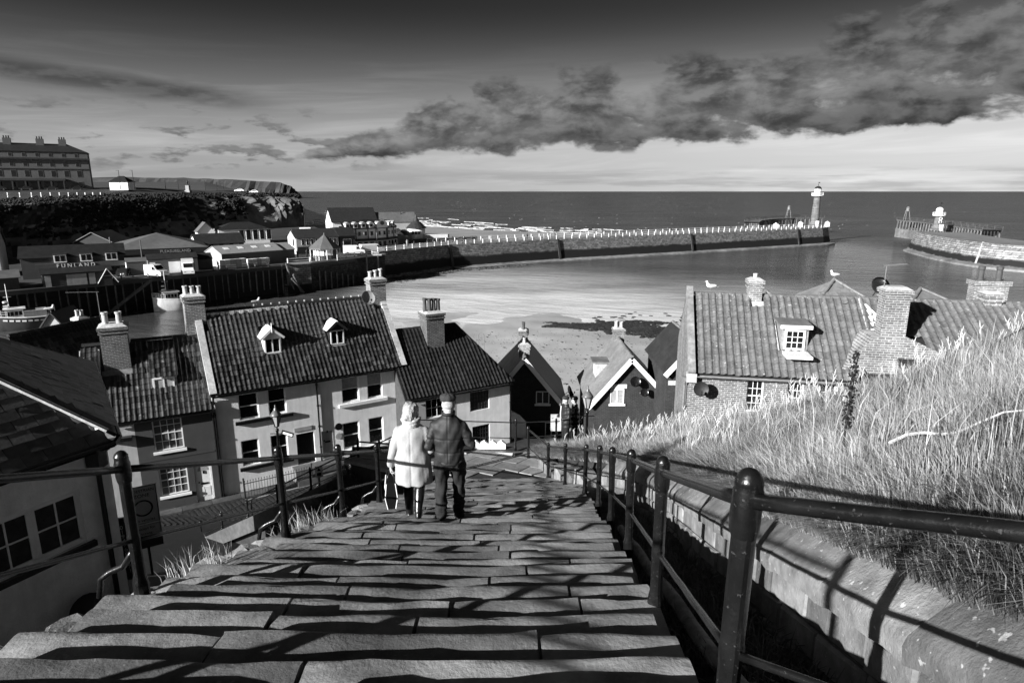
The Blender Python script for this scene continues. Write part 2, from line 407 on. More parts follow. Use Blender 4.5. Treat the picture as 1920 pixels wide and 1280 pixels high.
# sheltered water lies on this side of the pier line
side = t.m('SUBTRACT', t.m('SUBTRACT', y, 177), t.m('MULTIPLY', x, .68))
shel = t.m('MULTIPLY', t.ss(side, 22, -6), t.ss(x, 170, 120))
patch = t.m('MULTIPLY', shel, t.ss(x, -40, -22))
bn = t.noise(geo, .045, 5, .6); sand_v = t.ss(t.m('SUBTRACT', t.m('ADD', y, t.m('MULTIPLY', t.m('ABSOLUTE', t.m('ADD', x, 14)), .70)), t.m('MULTIPLY', bn, 34)), 210, 108)
base = t.m('ADD', t.m('MULTIPLY', t.m('MULTIPLY', sand_v, patch), .62), t.mix(shel, .045, .06))   # pale sand seen through the shallows
base = t.m('MULTIPLY', base, t.lin(t.noise(t.xyz(t.m('MULTIPLY', x, .010), t.m('MULTIPLY', y, .03), 0), 1.0, 9, .72), .33, .67, .45, 1.6))     # sky reflections on wind lanes and wave faces, painted into the colour
g = t.node('ShaderNodeCombineColor')
for i in range(3): t.l.new(base, g.inputs[i])
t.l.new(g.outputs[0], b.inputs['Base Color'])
b.inputs['IOR'].default_value = 1.33; t.l.new(t.mix(shel, .28, .10), b.inputs['Roughness'])
ax = t.m('ADD', t.m('MULTIPLY', x, .34), t.m('MULTIPLY', y, .94)); bx = t.m('SUBTRACT', t.m('MULTIPLY', x, .94), t.m('MULTIPLY', y, .34))
w1 = t.noise(t.xyz(t.m('MULTIPLY', bx, .16), t.m('MULTIPLY', ax, .5), 0), .9, 7, .65, .4)
w2 = t.noise(t.xyz(t.m('MULTIPLY', bx, .25), t.m('MULTIPLY', ax, .9), 4), 1.0, 6, .65, .3)
w4 = t.noise(t.xyz(t.m('MULTIPLY', bx, .07), t.m('MULTIPLY', ax, .30), 2), 1.0, 5, .6, .3)     # ripples that read at harbour distance
w3 = t.noise(t.xyz(t.m('MULTIPLY', bx, .006), t.m('MULTIPLY', ax, .022), 9), 1.0, 6, .7, .3)      # long swell out at sea
bp = t.node('ShaderNodeBump'); t.l.new(t.m('ADD', t.m('ADD', t.m('ADD', t.m('MULTIPLY', w1, 1.0), t.m('MULTIPLY', w4, 3.0)), t.m('MULTIPLY', w2, .6)), t.m('MULTIPLY', t.m('SUBTRACT', 1, shel), t.m('MULTIPLY', w3, 11))), bp.inputs['Height'])
t.l.new(t.mix(shel, 1.0, .13), bp.inputs['Strength']); bp.inputs['Distance'].default_value = 1.0
t.l.new(bp.outputs[0], b.inputs['Normal'])
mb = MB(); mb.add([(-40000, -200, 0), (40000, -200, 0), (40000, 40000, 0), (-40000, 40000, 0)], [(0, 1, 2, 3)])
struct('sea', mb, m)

SAND = mat('wet_sand', .40, .45, .22, .12, .25, 3, spec=.5)
WEED = mat('weed_and_shingle', .020, .8, .6, 1.4, .8, 6)
# foreshore below the cottages: rises gently out of the harbour
def shorez(x, d):
    sh = 104 - .0035 * (x - 2) ** 2 + 5 * fnoise(x, d, .09, 5)
    return .02 * (sh - d) + .22 * fnoise(x, d, .16, 8) + .1 * fnoise(x, d, .5, 9)
sx_ = np.linspace(-34, 62, 90); sd_ = np.linspace(44, 112, 90)
mb = MB(); mb.grid([[(a, c, float(min(shorez(a, c), 1.6))) for a in sx_] for c in sd_]); struct('foreshore_sand', mb, SAND, True)
# weed-covered rocks on the sand
mb = MB()
for i in range(5200):
    x = random.uniform(5, 34); d = 101 + random.gauss(0, 3.6) - .10 * (x - 8) * random.random() * 4
    if x < 14: d = 99 + random.gauss(0, 1.3)
    if fnoise(x, d, .35, 12) < -.25: continue
    z = max(float(shorez(x, d)), -.05); r = random.uniform(.12, .5)
    mb.ball((x, d, z), r, 5, 3, (1.2, 1.2, .45))
o = link('seaweed_rocks', mb.mesh('seaweed_rocks', WEED)); o['kind'] = 'stuff'; tag(o, 'dark weed-covered rocks scattered over the pale harbour sand', 'rocks')
mb = MB()
for i in range(1500):
    x = random.uniform(-10, 22); d = random.uniform(58, 96); r = random.uniform(.03, .13) if random.random() < .9 else random.uniform(.1, .3)
    mb.ball((x, d, float(shorez(x, d))), r, 5, 3, (1, 1, .6))
o = link('beach_pebbles', mb.mesh('beach_pebbles', mat('beach_pebble', .12, .8, .5, 3, .3))); o['kind'] = 'stuff'; tag(o, 'loose stones strewn over the sand behind the cottages', 'pebbles')

# open beach beyond the pier and its surf
shore = [(-175, 395), (-120, 420), (-95, 418), (-60, 405), (-20, 362), (15, 338), (52, 318), (86, 300), (110, 282)]
inner = [(-175, 250), (-120, 250), (-95, 240), (-50, 195), (-20, 190), (15, 212), (52, 236), (86, 252), (104, 262)]
rows = []
for q in np.linspace(0, 1, 12):
    rows.append([(a[0] * (1 - q) + b[0] * q, a[1] * (1 - q) + b[1] * q, .05 + 1.6 * (q ** .8) * (1 if i < 7 else .3)) for i, (a, b) in enumerate(zip(shore, inner))])
mb = MB(); mb.grid(rows); struct('beach_sand', mb, mat('dry_beach_sand', .27, .6, .18, .06, .2, 2), True)
FOAM = mat('sea_foam', .55, .9, .1, 2, .2)
mb = MB()
def shore_at(x): return float(np.interp(x, [p[0] for p in shore], [p[1] for p in shore]))
for off, wid, x0, x1, gap in ((3, 3.0, -150, 108, .25), (12, 3.0, -150, 90, .5), (22, 4, -150, 60, .5), (34, 4.5, -150, 40, .5), (48, 5, -150, 20, .55), (64, 5, -150, 0, .6), (82, 5, -150, -20, .68), (105, 5, -150, -40, .75), (20, 2, 20, 120, .8), (45, 2.5, 0, 130, .85), (75, 3, -20, 150, .9)):
    x = x0
    while x < x1:
        L = random.uniform(2, 11)
        if random.random() > gap:
            n = max(2, int(L / 1.5)); up = []; dn = []
            for k in range(n + 1):
                xx = x + L * k / n; y0 = shore_at(xx) + off + 5.0 * float(fnoise(xx, off, .10, 4)) + 2.5 * float(fnoise(xx, off, .5, 14)) + random.uniform(-1.2, 1.2)
                h = .55 * wid * math.sin(math.pi * (k + .15) / (n + .3)) * random.uniform(.1, 1.2)
                up.append((xx, y0 + h, .12)); dn.append((xx, y0 - h * .5, .10))
            mb.grid([dn, [(p[0], (p[1] + q[1]) / 2, .35) for p, q in zip(dn, up)], up])
        x += L * random.uniform(.7, 1.1)
o = link('surf', mb.mesh('surf', FOAM)); o['kind'] = 'stuff'; tag(o, 'broken white lines of surf along the far beach', 'surf')
mb = MB()
for i in range(300):
    d = 330 * (1 + 6 * random.random() ** 2); x = random.uniform(-.35, .85) * d
    if side_ok := (d > 180 + .68 * x + 60):
        w_ = random.uniform(.3, 1.1) * (d / 600); mb.add([(x - w_, d, .15), (x, d - .4 * w_, .15), (x + w_, d, .15), (x, d + .5 * w_, .3)], [(0, 1, 2, 3)])
o = link('whitecaps', mb.mesh('whitecaps', FOAM)); o['kind'] = 'stuff'; tag(o, 'tiny scattered whitecaps far out on the open sea', 'waves')

# ------------------------------------------------------------------ the west shore: quay, road, cliff, far headland
CLIFFM = mat('cliff_rock_and_scrub', .085, .95, .75, .11, .9, 1.2)
TURF = mat('dark_cliff_turf', .022, .95, .6, .35, .6, 2)
ROAD = mat('quay_tarmac', .045, .7, .3, .5, .2)
quay_poly = [(-140, 60), (-90, 86), (-79.5, 97), (-47.5, 134.5), (-43, 137.5), (-36, 149), (-31, 156.5), (-38, 168), (-50, 200), (-86, 283), (-122, 300), (-160, 240), (-150, 140)]
mb = MB(); mb.prism(quay_poly, 5.2, 5.9); struct('quay_road', mb, ROAD)
st = [  # base, lip, terrace, skyline for stations along the cliff, near to far
 ((-116, 100, 6), (-130, 110, 17), (-175, 150, 19), (-240, 235, 22)),
 ((-115, 143, 6), (-126, 160, 17.2), (-165, 200, 19), (-215, 262, 22.2)),
 ((-117, 163, 6), (-130, 184, 17.8), (-160, 214, 19.5), (-190, 262, 22.3)),
 ((-117, 190, 6), (-133, 207, 18.4), (-150, 224, 20), (-168, 262, 22.4)),
 ((-117, 214, 6), (-131, 230, 18.4), (-142, 246, 20.6), (-158, 285, 22.6)),
 ((-116, 240, 6), (-127, 252, 18.6), (-133, 268, 20.6), (-146, 305, 21.5)),
 ((-108, 262, 6), (-118, 272, 19.2), (-124, 285, 20.0), (-138, 330, 20.6)),
 ((-97, 276, 6), (-104, 284, 19.6), (-110, 296, 20.0), (-128, 345, 19.8)),
 ((-90.5, 284, 5.5), (-95, 290, 19.0), (-103, 302, 19.6), (-128, 352, 19.0)),
 ((-93, 291, 2), (-98, 300, 18.6), (-106, 312, 19.0), (-130, 356, 18.4)),
 ((-106, 318, 0), (-112, 326, 17.5), (-120, 334, 18.2), (-134, 360, 18.0)),
 ((-128, 372, 0), (-134, 370, 16), (-140, 368, 17), (-146, 365, 17.0))]
rows = []
prof = np.concatenate([np.linspace(0, 1, 15), [1.25, 1.5, 1.75, 2, 2.5, 3]])
NS = 150
for i in range(NS):
    q = i / (NS - 1) * (len(st) - 1); a = min(int(q), len(st) - 2); q -= a; q = q * q * (3 - 2 * q) * .5 + q * .5
    P = [Vector(st[a][k]).lerp(Vector(st[a + 1][k]), q) for k in range(4)]
    r = []
    for s_ in prof:
        if s_ <= 1:
            p = P[0].lerp(P[1], s_); p.z = P[0].z + (P[1].z - P[0].z) * (s_ ** (.8 if i < 80 else .62))
            am = math.sin(math.pi * min(max(s_, .03), .97)) * (1.0 if i > 85 else .8)
            nz = float(fnoise(i * .45, s_ * 3, 1.0, 21)) * 2.6 + float(fnoise(i * 1.3, s_ * 9, 1.0, 22)) * 1.3 + random.uniform(-.5, .5)
            p.x += nz * am; p.y -= nz * am * .6
        elif s_ <= 2: p = P[1].lerp(P[2], s_ - 1)
        else: p = P[2].lerp(P[3], s_ - 2)
        if s_ >= 1: p.z += .5 * float(fnoise(p.x * .2, p.y * .2, 1, 5)) * (1 if s_ < 2.9 else .2)
        r.append(tuple(p))
    rows.append(r)
m = mat('cliff_face', .10, .95, .8, .16, .9, 1.5)
mb = MB(); mb.grid(rows); cliff = struct('cliff', mb, m)
me = cliff.data; me.materials.append(TURF); nprof = len(prof) - 1
for p in me.polygons:
    i, j = divmod(p.index, nprof)
    n = p.normal
    if j >= 14 or (j < 13 and i < 84 and random.random() < .72 - .5 * (j < 4)): p.material_index = 1
# scrub over the slope
mb = MB()
for k in range(4200):
    i = random.randrange(4, NS - 30); j = random.choice([3, 5, 6, 7, 8, 9, 10, 11, 12, 13, 14, 14, 15, 15, 16])
    if i > 84 and 1 < j < 13: continue
    if fnoise(i * .16, j * .5, 1.0, 77) > .28 and j < 13: continue
    a = Vector(rows[i][j]).lerp(Vector(rows[min(i + 1, NS - 1)][min(j + 1, len(prof) - 1)]), random.random()); r = random.uniform(.3, .95)
    for q in range(3):
        c = a + Vector((random.uniform(-1, 1), random.uniform(-1, 1), random.uniform(-.2, .5))) * r
        mb.ball(c, r * random.uniform(.35, .7), 5, 3, (1, 1, .75))
o = link('cliff_scrub', mb.mesh('cliff_scrub', mat('winter_scrub', .012, .95, .8, .8, .8, 4))); o['kind'] = 'stuff'; tag(o, 'dark winter scrub covering the slope below the cliff-top hotel', 'scrub')
# cliff-top path with its pale fence line is a ribbon on the terrace
pm = mat('cliff_path', .20, .9, .2, 1, .2)
mb = MB(); pts = [Vector(rows[i][14]) + Vector((-1.2, 1.0, .18)) for i in range(2, 86, 2)]
mb.grid([[tuple(p) for p in pts], [tuple(p + Vector((-1.1, .9, .12))) for p in pts]]); struct('cliff_path', mb, pm)

hd = [(-2400, 42), (-1900, 46), (-1420, 60), (-1150, 64), (-960, 62), (-800, 56), (-700, 50), (-668, 40), (-650, 22), (-636, 2)]
rows2 = []
for k, (x, z) in enumerate(hd):
    rows2.append([(x, 1950, -3), (x + 4, 1962, z * .55), (x, 1990, z * .93), (x * 1.08, 2080, z), (x * 1.34, 2500, z * .8)])
dense = []
for a, b in zip(rows2[:-1], rows2[1:]):
    for q in np.linspace(0, 1, 8, endpoint=False):
        dense.append([tuple(Vector(u).lerp(Vector(v), q) + Vector((0, random.uniform(-9, 9), random.uniform(-1.2, 1.2)))) for u, v in zip(a, b)])
dense.append(rows2[-1])
mb = MB(); mb.grid(dense); struct('headland', mb, mat('far_headland', .035, .95, .5, .02, .3, .1))
# rolling fields behind the cliff top
mb = MB(); fr = []
for y_ in np.linspace(340, 1900, 14):
    fr.append([(x_, y_, 21 + (y_ - 340) / 1560 * 26 * (1 if x_ < -.42 * y_ else 0) + 1.0 * float(fnoise(x_, y_, .01, 31)) - max(0, (x_ + .40 * y_) * .25)) for x_ in np.linspace(-1.15 * y_, -.36 * y_, 16)])
mb.grid(fr); struct('fields', mb, mat('far_fields', .030, .95, .5, .03, .2, .1))
# ------------------------------------------------------------------ the stone stair
def stone_mesh(x0, x1, y0, y1, ztop, th, m, wear=0.0, rag=.007, nx=9, slope=0.0):
    """a worn slab: uneven top, softened nosing, broken ends"""
    ys = [y0, y0 + .03, (y0 * 2 + y1) / 3, (y0 + y1 * 2) / 3, y1 - .045, y1 - .014, y1]
    zs = [-.006, 0, 0, 0, 0, -.003, -.014]
    mb = MB(); rows = []
    ed0 = [random.uniform(-rag, rag) for _ in range(nx + 1)]; ed1 = [random.uniform(-rag, rag) for _ in range(nx + 1)]
    ph = random.uniform(0, 9)
    for k, y in enumerate(ys):
        r = []
        for i in range(nx + 1):
            q = i / nx; x = x0 + (x1 - x0) * q
            if i == 0: x += random.uniform(0, rag)
            if i == nx: x -= random.uniform(0, rag)
            yy = y + (ed1[i] if k >= 4 else ed0[i] * .5 if k < 2 else 0)
            z = ztop + zs[k] - (.004 if i in (0, nx) else 0) - (random.uniform(.008, .022) if (k >= 5 and random.random() < .07) else 0) - wear * math.exp(-((x + .55) / .95) ** 2) * (.4 + .6 * k / 6)
            z += .006 * math.sin(x * 5 + ph) + .005 * math.sin(y * 17 + x * 9 + ph) + random.uniform(-.003, .003) - slope * (y - y1)
            r.append((x, yy, z))
        rows.append(r)
    fr = [(p[0], p[1] - .012, p[2] - th) for p in rows[-1]]
    bk = [(p[0], p[1], p[2] - th) for p in rows[0]]
    mb.grid([bk] + rows + [fr])
    allr = [bk] + rows + [fr]
    mb.add([r[0] for r in allr], [tuple(range(len(allr)))]); mb.add([r[-1] for r in allr], [tuple(range(len(allr) - 1, -1, -1))])
    me = mb.mesh('step_stone', m); shadesmooth(me, 32); return me

stair = MB()      # rubble core under the treads
dd = np.arange(-1.2, 15.4, .41)
rows = []
for d in dd: rows.append([(float(XL(d)) + .08, d, float(pathz(d)) - .42), (float(XR(d)) - .08, d, float(pathz(d)) - .42)])
low_ = [[(p[0][0] + (-.3 if 0 else 0), p[0][1], p[0][2] - 1.6), (p[1][0], p[1][1], p[1][2] - 1.0)] for p in rows]
stair.grid([[r[0] for r in low_], [r[0] for r in rows], [r[1] for r in rows], [r[1] for r in low_]])
core = struct('stone_stair', stair, SOIL)
for k, d1 in enumerate(np.arange(-.7, 15.35, .325)):
    d1 = float(d1) + random.uniform(-.035, .035) * (1 if d1 > 1 else 0); z = 19.95 - .4 * d1 + random.uniform(-.012, .012)
    xl = float(XL(d1)) + random.uniform(-.22, .10); xr = float(XR(d1)) + random.uniform(-.05, .06)
    x = xl
    cuts = [xl]
    while True:
        x += random.uniform(.75, 1.75)
        if x > xr - .5: break
        cuts.append(x)
    cuts.append(xr)
    for a, b in zip(cuts[:-1], cuts[1:]):
        me = stone_mesh(a + .006, b - .008, d1 - .40, d1 + random.uniform(-.012, .012), z + random.uniform(-.010, .010), .14, STEPM, wear=.028, nx=max(4, int((b - a) * 7)))
        link('step_stone', me, core)
    # broken rubble at the open left end of the tread
    if d1 > 1.5 and random.random() < .75:
        mb = MB(); r = random.uniform(.10, .2); mb.ball((xl - random.uniform(.0, .12), d1 - .2, z - .1), r, 8, 5, (1.3, 1.0, .6))
        mb.v = [(v[0] + random.uniform(-.02, .02), v[1] + random.uniform(-.02, .02), v[2] + random.uniform(-.02, .02)) for v in mb.v]
        link('edge_stone', mb.mesh('edge_stone', WALLS), core)

# landing of big flags laid on the diagonal
land = MB(); poly = []
for d in np.arange(15.2, 18.6, .3): poly.append((d, -2.0 - float(np.interp(d, [15.2, 17, 18.6], [.1, 2.6, 2.9])), min(float(wallx(d)), 3)))
land.grid([[(a, d, float(pathz(min(d, 18.1))) - .045), (b, d, float(pathz(min(d, 18.1))) - .045)] for d, a, b in poly])
land.grid([[(a, d, float(pathz(min(d, 18.1))) - .10), (a, d, 9.0)] for d, a, b in poly])
a, b = poly[-1][1:]
land.add([(a, 18.5, 13.2), (.2, 18.5, 13.2), (.2, 18.55, 7), (a, 18.55, 7)], [(0, 1, 2, 3)])
landing = struct('landing', land, SOIL)
ca, sa = math.cos(rad(-33)), math.sin(rad(-33))
for i in range(-14, 15):
    wv_ = 0
    for j in range(-16, 16):
        cx = i * .86 + (.43 if j % 2 else 0); cy = j * .58
        x = cx * ca - cy * sa - .8; y = cx * sa + cy * ca + 17.4
        if not (15.6 < y < 18.15 or (17.5 < y < 23 and x > .3 + (y - 17.8) * .75 - .35)): continue
        if x > float(wallx(y)) + .1 or x < -2.2 - float(np.interp(y, [15.2, 17, 18.6], [.1, 2.6, 2.9])): continue
        sl_ = .12 if y < 17.6 else .35; z = float(pathz(y))
        mb = MB(); w_, h_ = .419, .279
        pts = [(-w_, -h_), (w_, -h_), (w_, h_), (-w_, h_)]
        top = []
        for (u, v) in pts:
            u += random.uniform(-.012, .012); v += random.uniform(-.012, .012)
            X_ = u * ca - v * sa + x; Y_ = u * sa + v * ca + y; top.append((X_, Y_, z - .02 - sl_ * (Y_ - y) + random.uniform(-.008, .008)))
        mb.slab(top, .09); link('flagstone', mb.mesh('flagstone', FLAG), landing)

# ------------------------------------------------------------------ lower flight, turning down to the street on the left
A = Vector((-4.56, 17.2, 12.95)); B = Vector((-12.6, 23.5, 7.1)); D_ = (B - A); run = Vector((D_.x, D_.y, 0)); Lr = run.length; run.normalize(); side_ = Vector((-run.y, run.x, 0)) * -1
if side_.x < 0: side_ *= -1
WF = 2.2; NSF = 34
mb = MB(); base = []
for q in np.linspace(0, 1, 12):
    c = A + D_ * q; base.append([tuple(c + Vector((0, 0, -3))), tuple(c + Vector((0, 0, -.16))), tuple(c + side_ * WF + Vector((0, 0, -.16))), tuple(c + side_ * WF + Vector((0, 0, -3)))])
mb.grid(base); lower = struct('lower_stair', mb, SOIL)
DSTEP = mat('shade_toned_stone', .07, .75, .35, 6, .4, rnd=.3)  # darker copy of the step stone, shade put into its colour
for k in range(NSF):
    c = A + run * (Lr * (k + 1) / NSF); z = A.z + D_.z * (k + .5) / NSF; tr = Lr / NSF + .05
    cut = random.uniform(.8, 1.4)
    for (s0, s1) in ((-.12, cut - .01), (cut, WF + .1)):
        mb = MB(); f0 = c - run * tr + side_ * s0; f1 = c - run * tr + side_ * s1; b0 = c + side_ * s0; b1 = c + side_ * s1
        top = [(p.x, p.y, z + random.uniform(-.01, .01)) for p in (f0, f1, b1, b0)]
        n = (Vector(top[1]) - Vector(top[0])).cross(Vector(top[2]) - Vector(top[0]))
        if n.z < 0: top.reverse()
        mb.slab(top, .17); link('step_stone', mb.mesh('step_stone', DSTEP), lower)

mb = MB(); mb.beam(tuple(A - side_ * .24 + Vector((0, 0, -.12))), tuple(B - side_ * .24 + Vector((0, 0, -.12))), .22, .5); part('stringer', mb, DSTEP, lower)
# ------------------------------------------------------------------ iron railings
def post_mesh(h=.98, big=True):
    mb = MB(); n = 16; R = .038
    prof = [(.052, -.25), (.052, .04), (.045, .08), (.038, .11), (.038, .22), (.038, .32), (.041, .335), (.041, .385), (.038, .40), (.038, .6), (.038, h - .20), (.039, h - .06)]
    vs = []
    for r, z in prof:
        for j in range(n): q = r * (1 if j % 4 in (0, 1) else .93) * (1 + random.uniform(-.02, .02)); a = 2 * math.pi * j / n; vs.append((q * math.cos(a), q * math.sin(a), z))
    k = len(prof); mb.add(vs, [(i * n + j, i * n + (j + 1) % n, (i + 1) * n + (j + 1) % n, (i + 1) * n + j) for i in range(k - 1) for j in range(n)] + [tuple((k - 1) * n + j for j in range(n))])
    me = mb.mesh('post', BLACK); shadesmooth(me, 28); return me
def knob_mesh(h=.98):
    mb = MB(); prof = [(.039, h - .21), (.043, h - .195), (.046, h - .16), (.045, h - .12), (.046, h - .085), (.0425, h - .06), (.0415, h - .05), (.042, h - .042)] + [(.042 * math.cos(a), h - .042 + .05 * math.sin(a)) for a in np.linspace(.1, 1.5, 8)]
    mb.lathe(prof, 18, jit=.06); me = mb.mesh('finial', BLACK); shadesmooth(me, 50); return me
def brace_mesh(sgn=-1, h=.98):
    mb = MB(); pts = [(0, 0, .32), (sgn * .05, 0, .24), (sgn * .10, 0, .17), (sgn * .19, 0, .13), (sgn * .26, 0, .08), (sgn * .29, 0, -.06)]
    mb.tube(pts, [.018, .022, .022, .022, .022, .020], 8); return mb.mesh('brace', BLACK, True)
POSTM, KNOBM, BRACEL = post_mesh(), knob_mesh(), brace_mesh()
def railing(name, label, pts, first_z=None, upper=.86, lower=.36, rt=.024, rb=.014, brace=False, thin=1.0, sub=True, sag=0.0):
    """pts: list of (x, d, z) post feet"""
    T = thing(name, label, 'railing', pts[0], 0)
    o0 = Vector(pts[0])
    for p in pts:
        M = Matrix.Translation(Vector(p) - o0) @ Matrix.Rotation(random.uniform(0, 1.5), 4, 'Z') @ Matrix.Rotation(random.uniform(-.02, .02), 4, 'X') @ Matrix.Diagonal((thin, thin, 1, 1))
        q = link('post', POSTM, T, M)
        if sub: link('finial', KNOBM, q)
        if brace: 
            bq = link('brace', BRACEL, q, M.to_3x3().inverted().to_4x4())
    for nm, hh, r in (('top_rail', upper, rt), ('lower_rail', lower, rb)):
        mb = MB()
        if True:
            for a, b in zip(pts[:-1], pts[1:]):
                a = Vector(a) - o0 + Vector((0, 0, hh)); b = Vector(b) - o0 + Vector((0, 0, hh)); L = (b - a).length
                k = 9; ps = [a.lerp(b, i / (k - 1)) + Vector((random.uniform(-.002, .002), 0, -sag * 4 * (i / (k - 1)) * (1 - i / (k - 1)) + random.uniform(-.002, .002))) for i in range(k)]
                mb.tube(ps, r, 10)
        part(nm, mb, BLACK, T, True)
    return T
def feet(lst, dz=-.06): return [(x, d, float(pathz(d)) + dz) for x, d in lst]
RF = feet([(1.45, .55), (.69, 1.75), (.89, 3.5), (1.11, 5.5), (1.24, 7.3), (1.31, 8.9), (1.33, 10.8), (1.15, 12.8), (.92, 15.0), (.47, 17.0)], -.05); RF[1] = (RF[1][0], RF[1][1], RF[1][2] + .02)
railing('stair_railing', 'black iron railing with round-topped posts beside the coped retaining wall', RF, upper=.885)
railing('stair_railing', 'black iron railing with curved foot braces along the open side of the stair', feet([(-2.56, -.6), (-2.52, 1.5), (-2.47, 3.78), (-2.34, 6.0), (-2.20, 7.6), (-2.10, 9.3), (-2.02, 11.3), (-1.98, 13.3), (-2.1, 15.2)], -.02), brace=True)
P1 = [tuple(A + D_ * q + Vector((0, 0, -.05))) for q in (0, .22, .42, .62, .82, 1.0)]
railing('stair_railing', 'black railing on the bank side of the lower flight down to the street', P1, brace=True, thin=.9)
P2 = [tuple(A + D_ * q + side_ * WF + Vector((0, 0, -.05))) for q in (0, .15, .3, .5, .75, 1.0)]
railing('stair_railing', 'black railing on the house side of the lower flight down to the street', P2, thin=.9)
railing('stair_railing', 'thin black railing on the outer edge of the flagged landing', [(-3.0, 18.3, 13.42), (.1, 18.1, 13.40), (1.5, 20.5, 12.55), (2.6, 22.4, 11.9)], thin=.85, rt=.016, rb=.013, sub=True)
railing('stair_railing', 'black railing joining the stair foot to the lower flight', [(-2.15, 15.3, 13.75), (-3.3, 16.2, 13.5), (-4.4, 17.1, 13.2)], thin=.9)

# ------------------------------------------------------------------ retaining wall with sloping coping
wall = thing('retaining_wall', 'sandstone retaining wall with sloping lichened coping below the grass bank', 'wall', (1.5, 2.27, 18.6))
ds_ = np.arange(-2.5, 12.6, .05); pw = [Vector((float(wallx(d)), d, float(copetop(d)) - .25)) for d in ds_]
# smooth the plan line
for _ in range(12):
    pw = [pw[0]] + [(pw[i - 1] + pw[i] * 2 + pw[i + 1]) / 4 for i in range(1, len(pw) - 1)] + [pw[-1]]
cum = [0]
for a, b in zip(pw[:-1], pw[1:]): cum.append(cum[-1] + (b - a).length)
TOT = cum[-1]
def wp(s):
    i = min(max(int(np.searchsorted(cum, s)) - 1, 0), len(pw) - 2); q = (s - cum[i]) / (cum[i + 1] - cum[i]); p = pw[i].lerp(pw[i + 1], q)
    i0, i1 = max(i - 4, 0), min(i + 5, len(pw) - 1)
    tg = (pw[i1] - pw[i0]); tg.z = 0; tg.normalize(); return p, Vector((tg.y, -tg.x, 0))
wl = Vector(wall.location)
csec = [(.035, -.12), (-.02, -.115), (-.03, -.02), (-.015, .03), (.05, .10), (.14, .185), (.21, .24), (.27, .25), (.33, .06), (.035, -.12)]
s = 0.0
while s < TOT - .3:
    L = min(random.uniform(.72, 1.0), TOT - s); mb = MB(); rows = []
    for q in np.linspace(s + .016, s + L - .016, 7):
        p, n = wp(q); e = .008 if q in (s + .006,) else 0
        jj = random.uniform(-.006, .006)
        rows.append([tuple(p + n * (a + (jj if 0 < i < 8 else 0)) + Vector((0, 0, b + (random.uniform(-.005, .005) if 0 < i < 8 else 0) - (.02 if (abs(q - s - .016) < 1e-6 or abs(q - s - L + .016) < 1e-6) else 0))) - wl) for i, (a, b) in enumerate(csec)])
    mb.grid(rows); k = len(csec) - 1
    mb.add(rows[0][:k], [tuple(range(k))]); mb.add(rows[-1][:k], [tuple(range(k - 1, -1, -1))])
    me = mb.mesh('coping_stone', COPE); shadesmooth(me, 45); link('coping_stone', me, wall); s += L
for c in range(6):
    v1 = -.145 - c * .225; v0 = v1 - .212; s = random.uniform(-.3, 0)
    while s < TOT:
        L = random.uniform(.34, .72); a, b = max(s, 0) + .008, min(s + L, TOT) - .008
        if b - a > .08:
            mb = MB(); o_ = random.uniform(-.012, .018); vs_ = []
            for (q, ins) in ((a, 1), (b, -1)):
                p, n = wp(q); tg = Vector((-n.y, n.x, 0))
                for v, iv in ((v0, 1), (v1, -1)):
                    vs_.append((p + n * (.045 + o_) + tg * (.018 * ins) + Vector((0, 0, v + .018 * iv + random.uniform(-.005, .005))), p + n * (.062 + o_) + Vector((0, 0, v)), p + n * .30 + Vector((0, 0, v))))
            # order: a-low, a-high, b-low, b-high; layers front, chamfer, back
            V = [tuple(vs_[i][l] - wl) for l in range(3) for i in (0, 2, 3, 1)]
            fs = [(0, 1, 2, 3)] + [(l * 4 + i, l * 4 + 4 + i, l * 4 + 4 + (i + 1) % 4, l * 4 + (i + 1) % 4) for l in range(2) for i in range(4)]
            mb.add(V, fs); link('block', mb.mesh('block', WALLS), wall)
        s += L
mb = MB(); rows = []
for q in np.linspace(0, TOT, 40):
    p, n = wp(q); rows.append([tuple(p + n * .075 + Vector((0, 0, -.14)) - wl), tuple(p + n * .085 + Vector((0, 0, -1.55)) - wl)])
mb.grid(rows); part('mortar_bed', mb, mat('dirty_mortar', .07, .95, .5, 9, .5), wall)
# low edging stones where the bank comes down to the path
for k, (x, d) in enumerate([(1.55, 12.9), (1.38, 13.6), (1.22, 14.4), (1.05, 15.2), (.9, 15.9)]):
    mb = MB(); z = float(pathz(d)); mb.box(-.2, .2, -.32, .32, -.25, .28); mb.v = [(v[0] + random.uniform(-.03, .03), v[1] + random.uniform(-.03, .03), v[2] + random.uniform(-.03, .03)) for v in mb.v]
    o = link('edging_stone', mb.mesh('edging_stone', WALLS), None, Matrix.Translation((x + .1, d, z - .05)) @ Matrix.Rotation(.2, 4, 'Z'))
    tag(o, 'squared edging stone at the foot of the grass bank by the path', 'stone', 'edging stones below the bank')
# drain pipe in the ditch between stair and wall
mb = MB(); mb.tube([(float(XR(d)) + .38, d, float(pathz(d)) - .36 + .02 * math.sin(d * 3)) for d in np.arange(1.5, 9, .5)], .055, 10)
o = link('ditch_pipe', mb.mesh('ditch_pipe', WALLS, True)); tag(o, 'stone-grey pipe lying in the dark ditch beside the stair', 'pipe')
